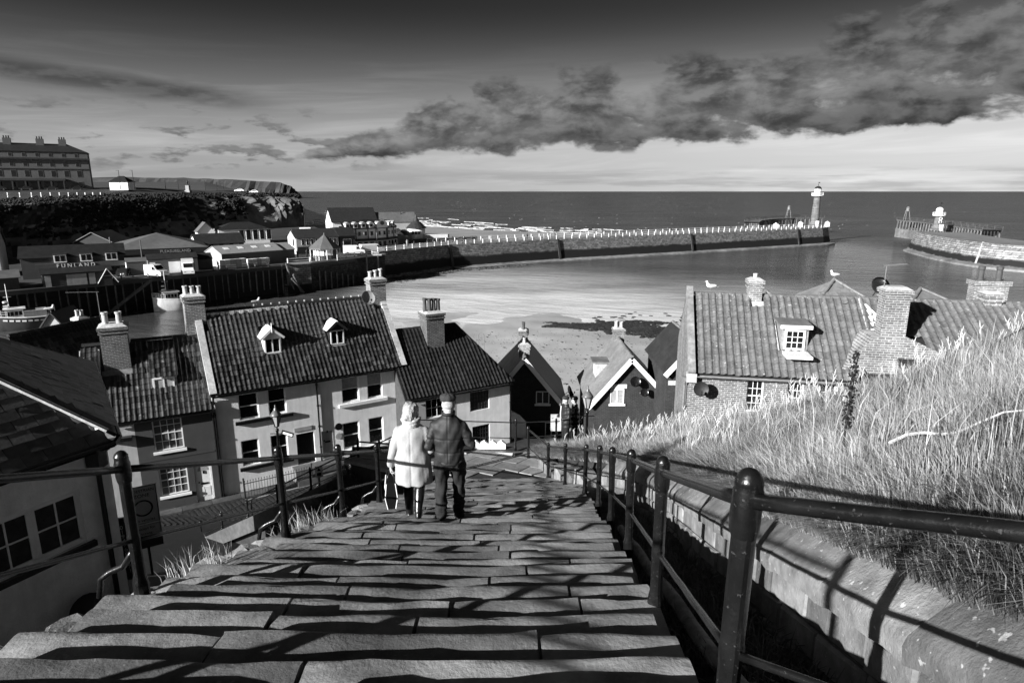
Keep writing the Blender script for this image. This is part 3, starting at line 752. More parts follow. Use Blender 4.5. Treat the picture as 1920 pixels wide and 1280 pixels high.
# white picket edge of a yard seen over the landing
# ------------------------------------------------------------------ building kit
def facade(L, Hh, ops, z0=-.6, dep=.16, x0=0.0):
    """front wall in the plane y=0 with real openings and reveals"""
    xs = sorted({x0, L} | {v for o in ops for v in o[:2]}); zs = sorted({z0, Hh} | {v for o in ops for v in o[2:4]}); mb = MB()
    for a, b in zip(xs[:-1], xs[1:]):
        for c, d in zip(zs[:-1], zs[1:]):
            cx, cz = (a + b) / 2, (c + d) / 2
            if any(o[0] < cx < o[1] and o[2] < cz < o[3] for o in ops): continue
            mb.add([(a, 0, c), (b, 0, c), (b, 0, d), (a, 0, d)], [(0, 1, 2, 3)])
    for (a, b, c, d) in [o[:4] for o in ops]:
        mb.add([(a, 0, c), (b, 0, c), (b, 0, d), (a, 0, d), (a, dep, c), (b, dep, c), (b, dep, d), (a, dep, d)], [(0, 1, 5, 4), (1, 2, 6, 5), (2, 3, 7, 6), (3, 0, 4, 7)])
    return mb
def window(T, x0, x1, z0, z1, cols=1, rows=2, y=.07, fm=None, pm=None, fw=.055, bar=.022, sill=None, mid=True, name='window', half=None, proud=.0):
    fm = fm or WHITE; pm = pm or GLASS; mb = MB(); d = .06
    mb.box(x0, x0 + fw, y, y + d, z0, z1); mb.box(x1 - fw, x1, y, y + d, z0, z1); mb.box(x0 + fw, x1 - fw, y, y + d, z0, z0 + fw); mb.box(x0 + fw, x1 - fw, y, y + d, z1 - fw, z1)
    a, b, c, e = x0 + fw, x1 - fw, z0 + fw, z1 - fw
    for r in range(1, rows):
        z = c + (e - c) * r / rows; w_ = fw * .8 if (mid and r * 2 == rows) else bar
        mb.box(a, b, y + .008, y + d - .005, z - w_ / 2, z + w_ / 2)
    for k in range(1, cols):
        x = a + (b - a) * k / cols; w_ = bar if cols > 2 or mid else fw
        mb.box(x - w_ / 2, x + w_ / 2, y + .010, y + d - .008, c, e)
    win = part(name, mb, fm, T)
    for r in range(rows):
        for k in range(cols):
            xa, xb = a + (b - a) * k / cols, a + (b - a) * (k + 1) / cols; za, zb = c + (e - c) * r / rows, c + (e - c) * (r + 1) / rows
            q = MB(); dy = random.uniform(-.003, .003)
            q.add([(xa, y + .035, za), (xb, y + .035 + dy, za), (xb, y + .035 - dy, zb), (xa, y + .035, zb)], [(0, 1, 2, 3)])
            part('pane', q, (half if half and r >= rows / 2 else pm), win)
    if sill:
        q = MB(); q.box(x0 - .08, x1 + .08, -.09, y + .03, z0 - .11, z0 - .003); part('sill', q, sill, win)
    return win
def pantile(w, g, m, roll=.042):
    mb = MB(); k = 9; prof = []
    for i in range(k):
        q = i / (k - 1); x = -.012 + q * (w + .03)
        z = .012 * math.cos(q * math.pi * 1.3) if q < .45 else .012 * math.cos(.45 * math.pi * 1.3) + roll * math.sin((q - .45) / .55 * math.pi)
        prof.append((x, z))
    mb.grid([[(x, .0, z + .016) for x, z in prof], [(x, .0, z + .034) for x, z in prof], [(x, g * .5, z + .022) for x, z in prof], [(x, g + .05, z + .004) for x, z in prof]])
    me = mb.mesh('tile', m); shadesmooth(me, 60); return me
def lay(roof, me, o, u, v, ncol, nrow, w, g, keep=None, limit=300, jit=.012, stag=0.0, name='tile', lift=.012):
    """lay tiles on the plane through o spanned by u (along the eave) and v (up the slope); rows from the eave"""
    u = Vector(u).normalized(); v = Vector(v).normalized(); n = u.cross(v); o = Vector(o); cnt = 0; rest = MB(); rv = [tuple(q.co) for q in me.vertices]; rf = [tuple(p.vertices) for p in me.polygons]
    for r in range(nrow):
        for c in range(ncol):
            a = c * w + (stag * w if r % 2 else 0); b = r * g
            p = o + u * (a + random.uniform(-jit, jit) * .4) + v * b + n * (lift + random.uniform(0, jit) * .5 + .02 * (1 + math.sin(a * 1.1 + o.x) * math.sin(b * 1.3 + o.z)))
            if keep and not keep(a + w / 2, b + g / 2): continue
            t1 = random.uniform(-jit, jit) * 1.2; uu = (u + v * t1).normalized(); vv = (v - u * t1 + n * random.uniform(0, jit)).normalized(); nn = uu.cross(vv)
            M = frameM(p, uu, vv, nn)
            if random.random() < .02: M = M @ Matrix.Translation((random.uniform(-.015, .015), random.uniform(-.06, .0), .012)) @ Matrix.Rotation(random.uniform(-.07, .07), 4, 'Z')
            if cnt < limit: link(name, me, roof, M); cnt += 1
            else: rest.add([M @ Vector(q) for q in rv], rf)
    if rest.v:
        q = part(name, rest, me.materials[0], roof, kind='stuff'); shadesmooth(q.data, 60)
def ridge_tiles(T, a, b, m, r=.12, L=.42, name='ridge_tile'):
    a = Vector(a); b = Vector(b); n = max(1, int((b - a).length / L)); d = (b - a).normalized(); s = d.cross(Vector((0, 0, 1))).normalized()
    for i in range(n):
        p = a.lerp(b, i / n); q = a.lerp(b, (i + 1) / n) - d * .008; mb = MB(); rows = []
        for c, rr in ((p, r * 1.06), (q, r)):
            rows.append([tuple(c + s * rr * math.cos(t_) + Vector((0, 0, 1)) * (rr * math.sin(t_) - r * .35 + random.uniform(-.004, .004))) for t_ in np.linspace(0, math.pi, 7)])
        mb.grid(rows); mb.add(rows[0], [tuple(range(7))]); mb.add(rows[1], [tuple(range(6, -1, -1))])
        part(name, mb, m, T, True)
def chimney(T, x0, x1, y0, y1, z0, z1, m, pots, potm=None, pr=.13, ph=.5, cap=LEAD, cor=True):
    mb = MB(); mb.box(x0, x1, y0, y1, z0, z1)
    if cor:
        mb.box(x0 - .05, x1 + .05, y0 - .05, y1 + .05, z1 - .30, z1 - .22); mb.box(x0 - .07, x1 + .07, y0 - .07, y1 + .07, z1 - .14, z1 + .002)
    c = part('chimney', mb, m, T)
    mb = MB(); mb.add([(x0 - .05, y0 - .05, z1), (x1 + .05, y0 - .05, z1), (x1 + .05, y1 + .05, z1), (x0 - .05, y1 + .05, z1), (x0 + .12, y0 + .12, z1 + .1), (x1 - .12, y0 + .12, z1 + .1), (x1 - .12, y1 - .12, z1 + .1), (x0 + .12, y1 - .12, z1 + .1)],
                      [(4, 5, 6, 7), (0, 1, 5, 4), (1, 2, 6, 5), (2, 3, 7, 6), (3, 0, 4, 7)])
    part('mortar_cap', mb, MORT, c)
    for i in range(pots):
        q = (i + .5) / pots; px_ = x0 + (x1 - x0) * q; py_ = (y0 + y1) / 2 + random.uniform(-.05, .05)
        if x1 - x0 < y1 - y0: px_, py_ = (x0 + x1) / 2, y0 + (y1 - y0) * q
        h = ph * random.uniform(.8, 1.15); mb = MB(); mb.lathe([(pr, 0), (pr * .9, h * .1), (pr * .8, h * .8), (pr, h * .85), (pr * .98, h), (pr * .7, h), (pr * .65, h * .6)], 12, (px_, py_, z1 + .06))
        q_ = part('chimney_pot', mb, potm or POT, c); shadesmooth(q_.data, 40)
    return c
def dish(label, loc, rz, r=.33, m=None, tilt=25, group=None, stalk=.35):
    T = thing('satellite_dish', label, 'satellite dish', loc, rz, group); mb = MB()
    prof = [(r * q, .22 * r * q * q) for q in (0.02, .35, .6, .8, 1.0)] + [(r * 1.02, .22 * r + .005), (r * .8, .12 * r - .02), (.03, -.03)]
    mb.lathe(prof, 20); mb.xf(Matrix.Translation((0, -stalk, .05)) @ Matrix.Rotation(rad(90 - tilt), 4, 'X'))
    part('reflector', mb, m or IRON, T, True)
    mb = MB(); mb.tube([(0, 0, -.25), (0, -.06, -.2), (0, -stalk + .05, .0)], .02, 6); part('bracket', mb, IRON, T)
    mb = MB(); mb.tube([(0, -stalk, -r * .8), (0, -stalk - r * .9, -r * .35), (0, -stalk - r * 1.05, -.02)], .014, 6); mb.box(-.035, .035, -stalk - r * 1.15, -stalk - r * .98, -.05, .05); part('receiver_arm', mb, IRON, T)
    return T
def aerial(label, loc, rz=0, h=.9, L=.9, m=None):
    T = thing('tv_aerial', label, 'aerial', loc, rz); mb = MB(); mb.tube([(0, 0, -.1), (0, 0, h)], .016, 6); part('mast', mb, m or LEAD, T)
    mb = MB(); mb.tube([(-.1, 0, h), (L, 0, h + .05)], .011, 5)
    for k in range(9): x = L * k / 9; mb.tube([(x, -.16, h + .05 * x / L), (x, .16, h + .05 * x / L)], .006, 4)
    part('boom', mb, m or LEAD, T); return T
def gable_house_shell(T, L, Wd, he, hr, wm, rm, ops, oh=.16, z0=-1.0, roofth=.08, x0=0.0):
    """front wall with openings, other walls, two roof slabs; returns (wall, front roof slab)"""
    w = facade(L, he, ops, z0, x0=x0)
    w.add([(x0, 0, z0), (x0, Wd, z0), (x0, Wd, he), (x0, Wd / 2, hr), (x0, 0, he)], [(0, 4, 3, 2, 1)])
    w.add([(L, 0, z0), (L, Wd, z0), (L, Wd, he), (L, Wd / 2, hr), (L, 0, he)], [(0, 1, 2, 3, 4)])
    w.add([(x0, Wd, z0), (L, Wd, z0), (L, Wd, he), (x0, Wd, he)], [(3, 2, 1, 0)])
    w.add([(x0, .5, z0), (L, .5, z0), (L, .5, he), (x0, .5, he)], [(0, 1, 2, 3)])     # inner dark lining behind the openings
    wall_ = part('wall', w, wm, T); sl_ = (hr - he) / (Wd / 2)
    r = MB(); r.slab([(x0, -oh, he - oh * sl_), (L, -oh, he - oh * sl_), (L, Wd / 2, hr), (x0, Wd / 2, hr)], roofth)
    r.v = [(a, b, c + .04) for a, b, c in r.v]
    rf = part('roof', r, rm, T)
    r = MB(); r.slab([(L, Wd + oh, he - oh * sl_), (x0, Wd + oh, he - oh * sl_), (x0, Wd / 2 + .01, hr), (L, Wd / 2 + .01, hr)], roofth)
    r.v = [(a, b, c + .035) for a, b, c in r.v]
    part('rear_roof', r, rm, T)
    return wall_, rf
def gable_coping(T, x, Wd, he, hr, m, w=.30, t=.14, up=.10, oh=.2, back=True):
    sl_ = (hr - he) / (Wd / 2); mb = MB()
    mb.beam((x, -oh, he - oh * sl_ + up), (x, Wd / 2, hr + up), w, t)
    part('gable_coping', mb, m, T)
    if back:
        mb = MB(); mb.beam((x, Wd / 2 + .08, hr + up - .05), (x, Wd + oh, he - oh * sl_ + up), w - .01, t - .01); part('gable_coping', mb, m, T)
def downpipe(T, x, z1, z0=0, y=-.07, m=None, r=.045):
    mb = MB(); mb.tube([(x, y, z0), (x, y, z1 - .25), (x, y - .08, z1 - .1), (x, y - .08, z1)], r, 8); mb.box(x - .1, x + .1, y - .16, y + .02, z1 - .06, z1 + .1)
    for z in np.arange(z0 + .8, z1 - .3, 1.1): mb.lathe([(r * 1.35, 0), (r * 1.35, .08)], 8, (x, y, z))
    return part('downpipe', mb, m or BLACK, T)
def gutter(T, x0, x1, z, y=-.24, m=None):
    mb = MB(); mb.grid([[(x, y + .07 * math.cos(a), z - .06 * math.sin(a)) for a in np.linspace(-.2, math.pi + .2, 7)] for x in np.linspace(x0, x1, 6)]); return part('gutter', mb, m or BLACK, T)
def door(T, x0, x1, z0, z1, m, y=.07, fan=False, fm=None):
    mb = MB(); mb.box(x0 + .07, x1 - .07, y, y + .05, z0, z1 - .07)
    for a, b, c, e in ((.18, .47, .12, .36), (.53, .82, .12, .36)):
        w_, h_ = x1 - x0, z1 - z0; mb.box(x0 + a * w_, x0 + b * w_, y - .012, y - .001, z0 + c * h_, z0 + e * h_)
    d = part('door', mb, m, T)
    mb = MB(); mb.box(x0, x0 + .068, y - .02, y + .06, z0, z1); mb.box(x1 - .068, x1, y - .02, y + .06, z0, z1); mb.box(x0 + .068, x1 - .068, y - .02, y + .06, z1 - .068, z1); part('door_frame', mb, fm or m, d)
    mb = MB(); mb.box((x0 + x1) / 2 - .14, (x0 + x1) / 2 + .14, y - .02, y - .004, z0 + .82, z0 + .9); part('letter_box', mb, BLACK, d)
    mb = MB(); mb.ball((x0 + .15, y - .03, z0 + .95), .04, 8, 5); part('handle', mb, BLACK, d)
    if fan:
        mb = MB(); c = (x0 + x1) / 2; w_ = (x1 - x0) * .32; zz = z1 - .42; mb.add([(c - w_, y - .006, zz)] + [(c + w_ * math.cos(a), y - .006, zz + .26 * math.sin(a)) for a in np.linspace(math.pi, 0, 9)] + [(c + w_, y - .006, zz)], [tuple(range(10, -1, -1))]); part('fanlight', mb, GREYR, d)
    mb = MB(); mb.box((x0 + x1) / 2 - .03, (x0 + x1) / 2 + .03, y - .03, y - .003, z0 + 1.35, z0 + 1.5); part('knocker', mb, BLACK, d)
    return d
TILE_D = pantile(.215, .27, PANT); TILE_L = pantile(.262, .30, PANTL, .062)
RDARK = mat('roof_underlay_dark', .015, .8, .2, 3, .2)

# ------------------------------------------------------------------ white pair of cottages with two dormers
T = thing('terrace_house', 'pale rendered pair of cottages with dark pantiled roof and two gabled dormers', 'house', (-13.8, 28.0, 6.8), 32.5)
Wd, he, hr = 5.5, 5.25, 8.40
up_l = [(1.12, 2.0, 3.66, 4.92), (2.45, 3.28, 3.66, 4.96)]; up_r = [(6.05, 6.95, 3.62, 5.0), (7.40, 8.23, 3.62, 5.0)]
dn_l = [(1.05, 1.86, 1.34, 2.62), (2.40, 3.20, 1.30, 2.60)]; dn_r = [(5.98, 6.86, 1.10, 2.52), (7.37, 8.18, 1.10, 2.52)]
doors = [(3.62, 4.50, .78, 2.42), (4.86, 5.52, .82, 2.32)]
wl_, rf = gable_house_shell(T, 9.5, Wd, he, hr, OFFW, RDARK, up_l + up_r + dn_l + dn_r + doors)
for o in up_l: window(T, *o, 1, 2, sill=None)
for o in dn_l: window(T, *o, 1, 2)
for o in up_r: window(T, *o, 1, 2, half=CURT)
for o in dn_r: window(T, *o, 1, 2)
for (a, b, z, m_) in ((.9, 3.55, 3.56, BLACK), (.9, 3.4, 1.22, BLACK), (5.85, 8.45, 3.5, OFFW), (5.8, 8.4, .98, OFFW)):
    mb = MB(); mb.box(a, b, -.12, .01, z - .1, z + .06); part('sill', mb, m_, T)
door(T, *doors[0], BLACK, y=.12); door(T, *doors[1], GREYR, y=.10, fm=WHITE)
mb = MB(); mb.box(3.55, 4.4, -.03, -.002, 2.55, 2.76); q = part('name_board', mb, GREYR, T)
mb = MB(); mb.lathe([(.19, 0), (.19, .03)], 16); mb.xf(Matrix.Translation((5.76, -.035, 2.42)) @ Matrix.Rotation(rad(90), 4, 'X')); part('round_sign', mb, BLACK, T)
mb = MB(); mb.lathe([(.17, 0), (.17, .02)], 16); mb.xf(Matrix.Translation((5.74, -.02, 1.9)) @ Matrix.Rotation(rad(90), 4, 'X')); part('round_plaque', mb, GREYR, T)
downpipe(T, 4.78, 5.25, .7); downpipe(T, .06, 5.1, 0); gutter(T, .05, 9.45, 5.05)
slo = Vector((0, Wd / 2 + .16, (hr - he) * (1 + .16 / (Wd / 2)))); SLEN = slo.length
ov = .16 * (hr - he) / (Wd / 2)
def keep3(a, b):
    y = -.16 + b / SLEN * (Wd / 2 + .16); x = a + .25
    for (c, y0) in ((3.08, 1.02), (6.30, 1.05)):
        if abs(x - c) < .42 and y0 - .1 < y < 1.95: return False
    if x < .55 and y > 2.0: return False
    if x > 8.75 and y > 2.2: return False
    return True
lay(rf, TILE_D, (.25, -.20, he - ov + .06), (1, 0, 0), slo, 42, 16, .215, SLEN / 16, keep3)
gable_coping(T, .08, Wd, he, hr, MORT, up=.16); gable_coping(T, 9.42, Wd, he, hr, MORT, up=.16)
ridge_tiles(T, (.5, Wd / 2, hr + .12), (8.8, Wd / 2, hr + .12), SLATED)
mb = MB()     # white mortared flashing under half of the ridge, scalloped by the tiles
for k in range(18): x = .45 + k * .215; mb.box(x, x + .2, Wd / 2 - .22 - .04 * (k % 2), Wd / 2 - .05, hr - .15, hr + .07)
part('ridge_flashing', mb, MORT, T)
for k in range(20):
    x = .6 + k * .42; mb = MB(); mb.box(x - .02, x + .03, Wd / 2 - .05, Wd / 2 + .05, hr + .15, hr + .27); part('ridge_joint', mb, MORT, T)
chimney(T, -.45, .42, 2.35, 3.15, 6.6, 9.35, CHIM, 3, POTL, .12, .42); chimney(T, 8.72, 9.6, 2.4, 3.1, 6.6, 9.5, CHIM, 3, POTL, .12, .42)
def dormer(T, c, y0, z0, w, h, front, roofm, cheek, finial=True):
    """gabled dormer: front at y0, sill at z0"""
    D = MB(); g = w * .45; sl_ = (hr - he) / (Wd / 2)
    zt = z0 + h; yb = (zt - he) / sl_; ya = (zt + g - he) / sl_
    D.add([(c - w / 2, y0, z0), (c + w / 2, y0, z0), (c + w / 2, y0, zt), (c, y0, zt + g), (c - w / 2, y0, zt), (c - w / 2, yb, zt), (c + w / 2, yb, zt), (c, ya, zt + g)],
          [(0, 1, 2, 3, 4), (0, 4, 5), (1, 6, 2)])
    d = part('dormer', D, front, T)
    for s in (-1, 1):
        r = MB(); p = [(c, y0 - .12, zt + g + .04), (c + s * (w / 2 + .12), y0 - .12, zt - .06), (c + s * (w / 2 + .12), yb + .15, zt - .06), (c, ya + .1, zt + g + .04)]
        if s > 0: p.reverse()
        r.slab(p, -.05 if False else .05); part('dormer_roof', r, roofm, d)
        q = MB(); q.beam((c + s * .01, y0 - .13, zt + g), (c + s * (w / 2 + .13), y0 - .13, zt - .08), .03, .11); part('barge_board', q, front if finial else IRON, d)
    window(T, c - w / 2 + .06, c + w / 2 - .06, z0 + .05, z0 + h - .05, 2, 1, y=y0 - .05, mid=False)
    if finial:
        q = MB(); q.tube([(c, y0 - .14, zt + g - .15), (c, y0 - .14, zt + g + .32)], .025, 6); part('finial', q, WHITE, d)
    q = MB(); q.box(c - w / 2 - .04, c + w / 2 + .04, y0 - .12, y0 + .05, z0 - .12, z0); part('apron', q, front if finial else MORT, d)
dormer(T, 3.08, 1.0, 6.42, .86, .86, WHITE, WHITE, WHITE); dormer(T, 6.30, 1.03, 6.45, .82, .84, IRON, WHITE, IRON, finial=False)
dish('pale satellite dish on the ridge beside the right-hand chimney of the pale cottages', (-8.0, 34.4, 15.35), 40, .38, GREYR)
# iron area railing and white fence in front
AR = thing('area_railing', 'black iron railing with upright bars in front of the pale cottages', 'railing', (-13.8, 28.0, 6.8), 32.5)
for k in range(25):
    mb = MB(); x = .9 + k * .125; mb.tube([(x, -1.0, 0), (x, -1.0, .98)], .010, 5); mb.ball((x, -1.0, 1.0), .022, 5, 4, (1, 1, 1.8)); part('bar', mb, IRON, AR)
mb = MB(); mb.tube([(.85, -1.0, .88), (4.0, -1.0, .88)], .018, 6); mb.tube([(.85, -1.0, .12), (4.0, -1.0, .12)], .015, 6); part('rail', mb, IRON, AR)
for x in (.85, 4.0):
    mb = MB(); mb.tube([(x, -1.0, 0), (x, -1.0, 1.1)], .035, 8); mb.ball((x, -1, 1.13), .05, 8, 5); part('post', mb, IRON, AR)
mb = MB(); mb.box(.86, 4.0, -1.06, -.94, -.3, .08); part('plinth', mb, GREYR, AR)
FE = thing('picket_fence', 'short white picket fence at the foot of the pale cottages', 'fence', (-13.8, 28.0, 6.8), 32.5)
for k in range(20):
    mb = MB(); x = 5.9 + k * .13; mb.box(x, x + .07, -.98, -.955, .1, .98); mb.add([(x, -.98, .98), (x + .07, -.98, .98), (x + .035, -.967, 1.05)], [(0, 1, 2)]); part('picket', mb, WHITE, FE)
mb = MB(); mb.box(5.85, 8.6, -.95, -.91, .25, .33); mb.box(5.85, 8.6, -.95, -.91, .72, .8); part('rail', mb, WHITE, FE)
mb = MB(); mb.box(5.8, 8.7, -1.0, -.88, -.2, .1); part('plinth', mb, GREYR, FE)
mb = MB(); mb.box(3.3, 5.7, -.75, -.005, -.3, .78); mb.box(3.3, 5.7, -1.05, -.751, -.3, .4); o = part('doorstep', mb, mat('doorstep_stone', .10, .8, .3, 5, .3), T)

# ------------------------------------------------------------------ dark-painted cottage with a pantiled dormer
T = thing('terrace_house', 'dark-painted cottage with white sash windows, white door and big brick chimney', 'house', (-17.6, 26.0, 6.8), 28)
Wd, he, hr = 4.8, 4.58, 7.38
ops = [(1.80, 2.98, 2.80, 4.40), (1.82, 2.96, .62, 2.10), (3.24, 3.98, .0, 1.92)]
wl_, rf = gable_house_shell(T, 4.36, Wd, he, hr, DARKR, RDARK, ops, x0=1.12)
w2 = facade(1.12, 4.58, [], -1.0); w2.add([(0, 0, -1), (0, Wd, -1), (0, Wd, he), (0, Wd / 2, hr), (0, 0, he)], [(0, 4, 3, 2, 1)]); part('side_wall', w2, CREAM, T)
mb = MB(); mb.slab([(0, -.16, he - .19 + .04), (1.12, -.16, he - .19 + .04), (1.12, Wd / 2, hr + .04), (0, Wd / 2, hr + .04)], .08); rf2 = part('roof', mb, RDARK, T)
mb = MB(); mb.slab([(1.12, Wd + .16, he - .19 + .03), (0, Wd + .16, he - .19 + .03), (0, Wd / 2, hr + .03), (1.12, Wd / 2, hr + .03)], .08); part('rear_roof', mb, RDARK, T)
CURTD = mat('grey_curtained_pane', .09, .25, .3, 5, 0)
window(T, *ops[0], 4, 4, sill=WHITE, pm=CURTD); window(T, *ops[1], 4, 4, sill=WHITE, pm=CURTD); door(T, *ops[2], WHITE, fan=True)
mb = MB(); mb.box(-.1, 1.0, -.3, -.005, 3.62, 3.78); part('ledge', mb, BLACK, T)
gutter(T, 0, 4.3, 4.38); downpipe(T, 4.28, 4.4, 0)
mb = MB(); mb.box(1.13, 4.2, -.02, -.002, 2.38, 2.44); part('string_course', mb, DARKR, T)
slo = Vector((0, Wd / 2 + .16, (hr - he) * (1 + .16 / (Wd / 2)))); SLEN = slo.length; ov = .16 * (hr - he) / (Wd / 2)
def keep2(a, b):
    y = -.16 + b / SLEN * (Wd / 2 + .16); x = a
    if 1.98 < x < 2.96 and .75 < y: return False
    if .1 < x < 1.3 and y > 1.3: return False
    return x < 4.28
lay(rf, TILE_D, (0.0, -.20, he - ov + .06), (1, 0, 0), slo, 21, 14, .215, SLEN / 14, keep2)
gable_coping(T, 4.30, Wd, he, hr, MORT, w=.2, up=.10)
ridge_tiles(T, (1.3, Wd / 2, hr + .12), (4.3, Wd / 2, hr + .12), SLATED); ridge_tiles(T, (-.6, Wd / 2, hr + .1), (.2, Wd / 2, hr + .1), SLATED)
chimney(T, .2, 1.25, 1.45, 2.5, 5.2, 8.36, BRKM, 2, POTL, .14, .55)
mb = MB(); mb.slab([(.1, 1.05, 5.95), (1.35, 1.05, 5.95), (1.35, 1.45, 6.42), (.1, 1.45, 6.42)], .05); part('lead_apron', mb, LEAD, T)
# catslide dormers with their own tiles
def catslide(c, w, y0, z0, h):
    D = MB(); zt = z0 + h; sl_ = (hr - he) / (Wd / 2); yb = (zt - he) / sl_
    zr = hr - .12; yr = (zr - he) / sl_
    D.add([(c - w / 2, y0, z0 - .1), (c + w / 2, y0, z0 - .1), (c + w / 2, y0, zt), (c - w / 2, y0, zt), (c - w / 2, yr, zr), (c + w / 2, yr, zr)], [(0, 1, 2, 3), (0, 3, 4), (1, 5, 2), (3, 2, 5, 4)])
    d = part('dormer', D, MORT, T)
    for sg in (-1, 1): q = MB(); q.beam((c + sg * (w / 2 + .05), y0 - .02, z0 + .02), (c + sg * (w / 2 + .05), yr - .1, zr - .02), .06, .16); part('cheek_board', q, MORT, d)
    v = Vector((0, yr - y0 + .2, zr - zt + .09)); n = max(5, int(v.length / .27))
    lay(d, TILE_D, (c - w / 2 - .03, y0 - .2, zt - .03), (1, 0, 0), v, int(w / .215) + 1, n, .215, v.length / n)
    window(T, c - w / 2 + .04, c + w / 2 - .04, z0, z0 + h - .06, 2, 1, y=y0 - .06, mid=False, pm=CURT)
catslide(2.46, .92, .74, 5.45, .62)
catslide(-.32, .6, .8, 5.6, .6)
dish('round pale satellite dish behind the ridge left of the tall white-pot chimney', (-15.6, 30.0, 14.55), 150, .36, GREYR)
# party gable strip between the two houses is the coping above; lower roof behind
T = thing('harbour_cottage', 'low dark-tiled roof behind the chimney of the dark-painted cottage', 'house', (-23.0, 30.4, 7.0), 72)
wl_, rf = gable_house_shell(T, 5.2, 4.4, 3.6, 6.9, CREAM, RDARK, [])
slo = Vector((0, 2.36, 3.3 * (1 + .16 / 2.2))); lay(rf, TILE_D, (0, -.18, 3.6 - .24 + .06), (1, 0, 0), slo, 23, 15, .22, slo.length / 15)
ridge_tiles(T, (0, 2.2, 7.0), (5.2, 2.2, 7.0), SLATED); gable_coping(T, 5.15, 4.4, 3.6, 6.9, MORT)
chimney(T, 4.4, 4.95, 3.0, 3.5, 5.4, 7.0, MORT, 2, POTL, .1, .4)
aerial('bent pale aerial mast behind the low dark-tiled roof', (-23.3, 35.6, 13.6), 200, 1.9, 1.5)
T = thing('harbour_cottage', 'small gabled boat-shed roof peeping over the low tiled roof', 'shed', (-32.2, 42.0, 6.0), 10)
w_ = MB(); w_.add([(0, 0, 0), (2.6, 0, 0), (2.6, 0, 5.2), (1.3, 0, 7.0), (0, 0, 5.2)], [(0, 1, 2, 3, 4)]); part('wall', w_, CREAM, T)
for s in (-1, 1):
    r = MB(); p = [(1.3, -.2, 7.05), (1.3 + s * 1.6, -.2, 4.85), (1.3 + s * 1.6, 3, 4.85), (1.3, 3, 7.05)]
    if s > 0: p.reverse()
    r.slab(p, .08); part('roof', r, SLATED, T)

# ------------------------------------------------------------------ low white house with hipped end and big chimney
T = thing('terrace_house', 'low white house with dark tiled hipped roof and small-paned windows below the couple', 'house', (-5.6, 31.7, 6.8), 31)
Wd, he, hr = 5.5, 3.78, 6.66
ops = [(3.83, 5.03, 2.30, 3.50), (3.95, 5.05, .08, 1.38), (1.18, 2.24, 2.36, 3.45)]
w_ = facade(6.45, he, ops, -1.2); w_.add([(6.45, 0, -1.2), (6.45, Wd, -1.2), (6.45, Wd, he), (6.45, 0, he)], [(0, 1, 2, 3)]); part('side_wall', MB().add([(0, 0, -1.2), (0, Wd, -1.2), (0, Wd, he), (0, Wd / 2, hr), (0, 0, he)], [(0, 4, 3, 2, 1)]), mat('darkened_side_wall', .05, .8, .3, 6, .3), T)  # left side wall coloured dark to put out its sunlit strip
w_.add([(0, .5, -1.2), (6.45, .5, -1.2), (6.45, .5, he), (0, .5, he)], [(0, 1, 2, 3)]); part('wall', w_, OFFW, T)
mb = MB(); mb.box(0.01, 2.9, -.012, -.002, -1, he - .01)
mb = facade(2.95, he - .01, [ops[2]], -1.0, .02); mb.v = [(a, b - .008, c) for a, b, c in mb.v]; part('painted_panel', mb, GREYR, T)
sl_ = (hr - he) / (Wd / 2); oh = .16
mb = MB(); mb.slab([(0, -oh, he - oh * sl_ + .04), (6.6, -oh, he - oh * sl_ + .04), (4.25, Wd / 2, hr + .04), (0, Wd / 2, hr + .04)], .08); rf = part('roof', mb, RDARK, T)
mb = MB(); mb.slab([(6.6, -oh, he - oh * sl_ + .04), (6.6, Wd + oh, he - oh * sl_ + .04), (4.25, Wd / 2, hr + .04)], .08); part('hip_roof', mb, SLATED, T)
mb = MB(); mb.slab([(6.6, Wd + oh, he - oh * sl_ + .04), (0, Wd + oh, he - oh * sl_ + .04), (0, Wd / 2, hr + .04), (4.25, Wd / 2, hr + .04)], .08); part('rear_roof', mb, SLATED, T)
slo = Vector((0, Wd / 2 + oh, (hr - he) * (1 + oh / (Wd / 2)))); SLEN = slo.length
PANTK = mat('sooty_pantile', .016, .5, .4, 9, .25, rnd=.4, spec=.35); TILE_K = pantile(.215, .27, PANTK)
lay(rf, TILE_K, (0, -.20, he - oh * sl_ + .06), (1, 0, 0), slo, 31, 15, .215, SLEN / 15, lambda a, b: a < 6.55 - 2.35 * b / SLEN and not (2.1 < a < 3.25 and b / SLEN > .64))
ridge_tiles(T, (0, Wd / 2, hr + .1), (4.3, Wd / 2, hr + .1), SLATED); ridge_tiles(T, (6.6, -.1, he - .1), (4.3, Wd / 2 - .03, hr + .1), SLATED)
window(T, *ops[0], 6, 5, pm=CURTD, fm=IRON, mid=False, bar=.03); window(T, *ops[1], 6, 5, fm=IRON, mid=False, bar=.03); window(T, *ops[2], 3, 2, mid=False)
chimney(T, 2.17, 3.22, 1.8, 2.8, 5.0, 7.65, BRKM, 4, POT, .13, .75)
gutter(T, 0, 6.5, 3.55); downpipe(T, 6.38, 3.6, -.6)
mb = MB(); mb.add([(6.46, .4, -1.5), (7.75, .4, -1.5), (7.75, .4, .85), (7.3, .4, 1.35), (6.46, .4, 1.75), (6.46, 2.4, -1.5), (7.75, 2.4, -1.5), (7.75, 2.4, .85), (7.3, 2.4, 1.35), (6.46, 2.4, 1.75)], [(0, 1, 2, 3, 4), (1, 6, 7, 2), (2, 7, 8, 3), (3, 8, 9, 4), (9, 8, 7, 6, 5)]); part('lean_to', mb, OFFW, T)

